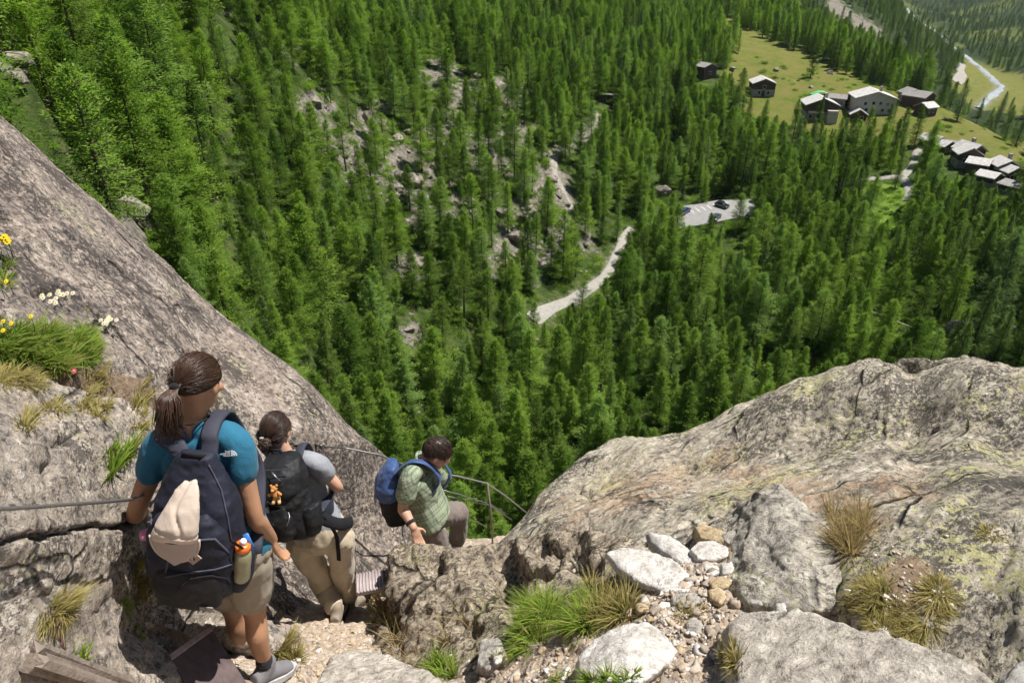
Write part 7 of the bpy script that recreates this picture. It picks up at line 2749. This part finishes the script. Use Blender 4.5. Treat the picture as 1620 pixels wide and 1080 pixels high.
BIG = [(790, 146, 3.6, 'large grey boulder near the top of the scree slope'), (812, 384, 2.6, 'grey boulder with dark shadow above the gravel road'), (826, 350, 2.4, 'brown-topped boulder above the grey boulder'),
       (800, 432, 3.2, 'reddish flat outcrop just above the gravel road'), (1045, 308, 3.4, 'tall grey-red boulder left of the car park'), (1517, 527, 3.0, 'pale boulder among dark pines near the dome'),
       (656, 290, 3.2, 'pale ribbed outcrop in the middle of the scree'), (690, 205, 2.6, 'dark boulder group high on the scree'), (665, 320, 2.6, 'pale slabby rock below the ribbed outcrop'),
       (775, 245, 2.4, 'flat grey rock beside the dead trunk'), (570, 270, 2.6, 'dark hollowed boulder on the left scree'), (500, 165, 2.4, 'pale block at the top of the left scree'),
       (1172, 168, 2.2, 'pale rounded boulder on the meadow below the barn'), (1312, 118, 1.6, 'small pale boulder on the upper meadow'), (1283, 140, 1.3, 'grey rock on the meadow above the green tarp'), (1160, 112, 2.4, 'grey boulder heap at the top left of the meadow'),
       (1227, 113, 1.5, 'dark split rock on the meadow behind the barn'), (960, 478, 2.0, 'rock beside the bend of the gravel road'), (905, 372, 2.2, 'pale rock beside the gravel trail'), (868, 330, 1.8, 'angular rock left of the gravel trail')]
rb = random.Random(8)


def put_boulder(px, py, s, label, group, k):
    p = hit(px, py)
    z = float(land_z([p.x], [p.y])[0])
    o = link('boulder', BM[k % 7], None, None, (p.x, p.y, z + .25 * s))
    o.scale = (s * rb.uniform(.85, 1.2), s * rb.uniform(.8, 1.1), s * rb.uniform(.7, 1.15))
    o.rotation_euler = (rb.uniform(-.3, .3), rb.uniform(-.3, .3), rb.uniform(0, 6.28))
    tag(o, label, 'boulder', group)
    return o


for k, (px, py, s, lab) in enumerate(BIG):
    o = put_boulder(px, py, s, lab, 'boulders on the valley slopes', k)
    if k == 3:
        o.data = o.data.copy()
        o.data.materials[0] = slope_rust
for k in range(110):
    (sx, sy), sw = SCREE[rb.randrange(len(SCREE))]
    px, py = rb.gauss(sx, sw * .55), rb.gauss(sy, sw * .5)
    if not (5 < px < 1100 and 5 < py < 640) or py > np.interp(px, rx, ry) - 5:
        continue
    zone_ = 'left scree' if px < 600 else ('middle scree' if px < 780 else 'scree beside the gravel trail')
    put_boulder(px, py, rb.lognormvariate(.25, .4), 'weathered grey boulder lying among the larches on the ' + zone_, 'grey boulders on the ' + zone_, k)

# loose stones and shrubs too many to count
bush_col = bpy.data.collections.new('cover_sources')
for s in range(4):
    rb = random.Random(s + 90)
    q = []
    for i in range(420):
        v = Vector((rb.gauss(0, .55), rb.gauss(0, .55), abs(rb.gauss(0, .38))))
        u = Vector((rb.gauss(0, 1), rb.gauss(0, 1), rb.gauss(0, .7))).normalized()
        w = u.orthogonal().normalized()
        q.append((v - u * .09, v + w * .06, v + u * .13, v - w * .06))
    V = np.array([tuple(p) for z in q for p in z])
    me = mesh_from(V, np.arange(len(V)).reshape(-1, 4), 'shrub')
    me.materials.append(larch_leaf if s < 3 else pine_leaf)
    bo = bpy.data.objects.new('cover_%d' % s, me)
    bush_col.objects.link(bo)
for s in range(4):
    bo = bpy.data.objects.new('cover_%d' % (s + 4), BM[s])
    bush_col.objects.link(bo)
rng2 = np.random.RandomState(21)
ux, uy = [], []
az = rng2.uniform(R(-45), R(45), 26000)
rad_ = np.sqrt(rng2.uniform(45 ** 2, 330 ** 2, 26000))
ux, uy = np.sin(az) * rad_, np.cos(az) * rad_
up = proj(np.stack([ux, uy, land_T(az, np.log(rad_)) * rad_], 1))
sc2 = np.zeros(len(ux))
for (sx, sy), s in SCREE:
    sc2 = np.maximum(sc2, np.exp(-(((up[:, 0] - sx) / s) ** 2 + ((up[:, 1] - sy) / (s * .9)) ** 2)))
tr_d = line_dist(ux, uy, xy(world_roads['trail']))
stone = rng2.rand(len(ux)) < np.clip(sc2 * .75 + .06 + .8 * np.exp(-(tr_d / 4) ** 2), 0, .9)
ok = (up[:, 0] > -60) & (up[:, 0] < 1680) & (up[:, 1] > -20) & (up[:, 1] < 760)
ok &= (rng2.rand(len(ux)) < np.where(stone, .95, .75))
ok &= ~in_poly(up[:, 0], up[:, 1], MEADOW) | (rng2.rand(len(ux)) < .10)
for k, w in (('road', 2.8), ('road2', 2.2), ('road3', 2.2), ('trail', .8)):
    ok &= line_dist(ux, uy, xy(world_roads[k])) > w
ok &= ~in_poly(ux, uy, pk)
for c, rr in house_w:
    ok &= np.hypot(ux - c.x, uy - c.y) > rr * .8
ux, uy, stone, up = ux[ok], uy[ok], stone[ok], up[ok]
mead2 = in_poly(up[:, 0], up[:, 1], MEADOW)
uz = land_z(ux, uy)
us = np.where(stone, np.exp(rng2.normal(-.75, .45, len(ux))), rng2.uniform(.5, 1.5, len(ux)))
us = np.where(mead2 & stone, us * .6, us)
me = mesh_from(np.stack([ux, uy, uz], 1), [], 'undergrowth')
pattr(me, 'cover_scale', 'FLOAT_VECTOR', np.stack([us, us, us * np.where(stone, .8, .9)], 1).astype(np.float32))
pattr(me, 'cover_turn', 'FLOAT_VECTOR', np.stack([us * 0, us * 0, rng2.uniform(0, 6.28, len(ux))], 1).astype(np.float32))
pattr(me, 'cover_kind', 'INT', np.where(stone, rng2.randint(4, 8, len(ux)), rng2.randint(0, 4, len(ux))).astype(np.int32))
uo = link('undergrowth', me)
tag(uo, 'low shrubs and loose stones covering the forest floor', 'undergrowth', kind='stuff')
instancer(uo, bush_col, 'cover')

# dead trunks
snag = simple('silver_dead_wood', (.36, .33, .30), .9, .1, .25, 3)
for px, py, L, a, lab in [(768, 232, 9, .5, 'silvery dead trunk lying on the middle scree'), (632, 318, 7, 1.9, 'dead trunk lying on the scree below the ribbed outcrop'), (1440, 520, 9, 2.4, 'bare leaning dead trunk among the pines beyond the dome')]:
    p = hit(px, py)
    z = float(land_z([p.x], [p.y])[0]) + .5
    b = MB()
    d = Vector((math.cos(a), math.sin(a), .12)).normalized()
    b.tube([Vector((0, 0, 0)), d * L * .5 + Vector((0, 0, .1)), d * L], [.2, .15, .05], 8)
    for k in range(5):
        q = d * L * (.3 + .13 * k)
        b.tube([q, q + Vector((math.sin(k * 2.1), math.cos(k * 1.7), .6)).normalized() * 1.0], [.05, .015], 5)
    tag(b.build('dead_trunk', snag, None, True, loc=(p.x, p.y, z)), lab, 'tree trunk')

# ================================================================== AIR
hz = MB()
zt = float(gz.max()) + 40
hz.box((0, 1250, (zt - 165) / 2), (4900, 2900, zt + 165))
hzo = hz.build('haze', None, None)
m, nt, out = new_mat('valley_haze')
pv = nt.nodes.new('ShaderNodeVolumePrincipled')
pv.inputs['Color'].default_value = (.74, .87, 1.0, 1)
pv.inputs['Density'].default_value = .00004
pv.inputs['Anisotropy'].default_value = .25
nt.links.new(pv.outputs[0], out.inputs['Volume'])
hzo.data.materials.append(m)
tag(hzo, kind='stuff')
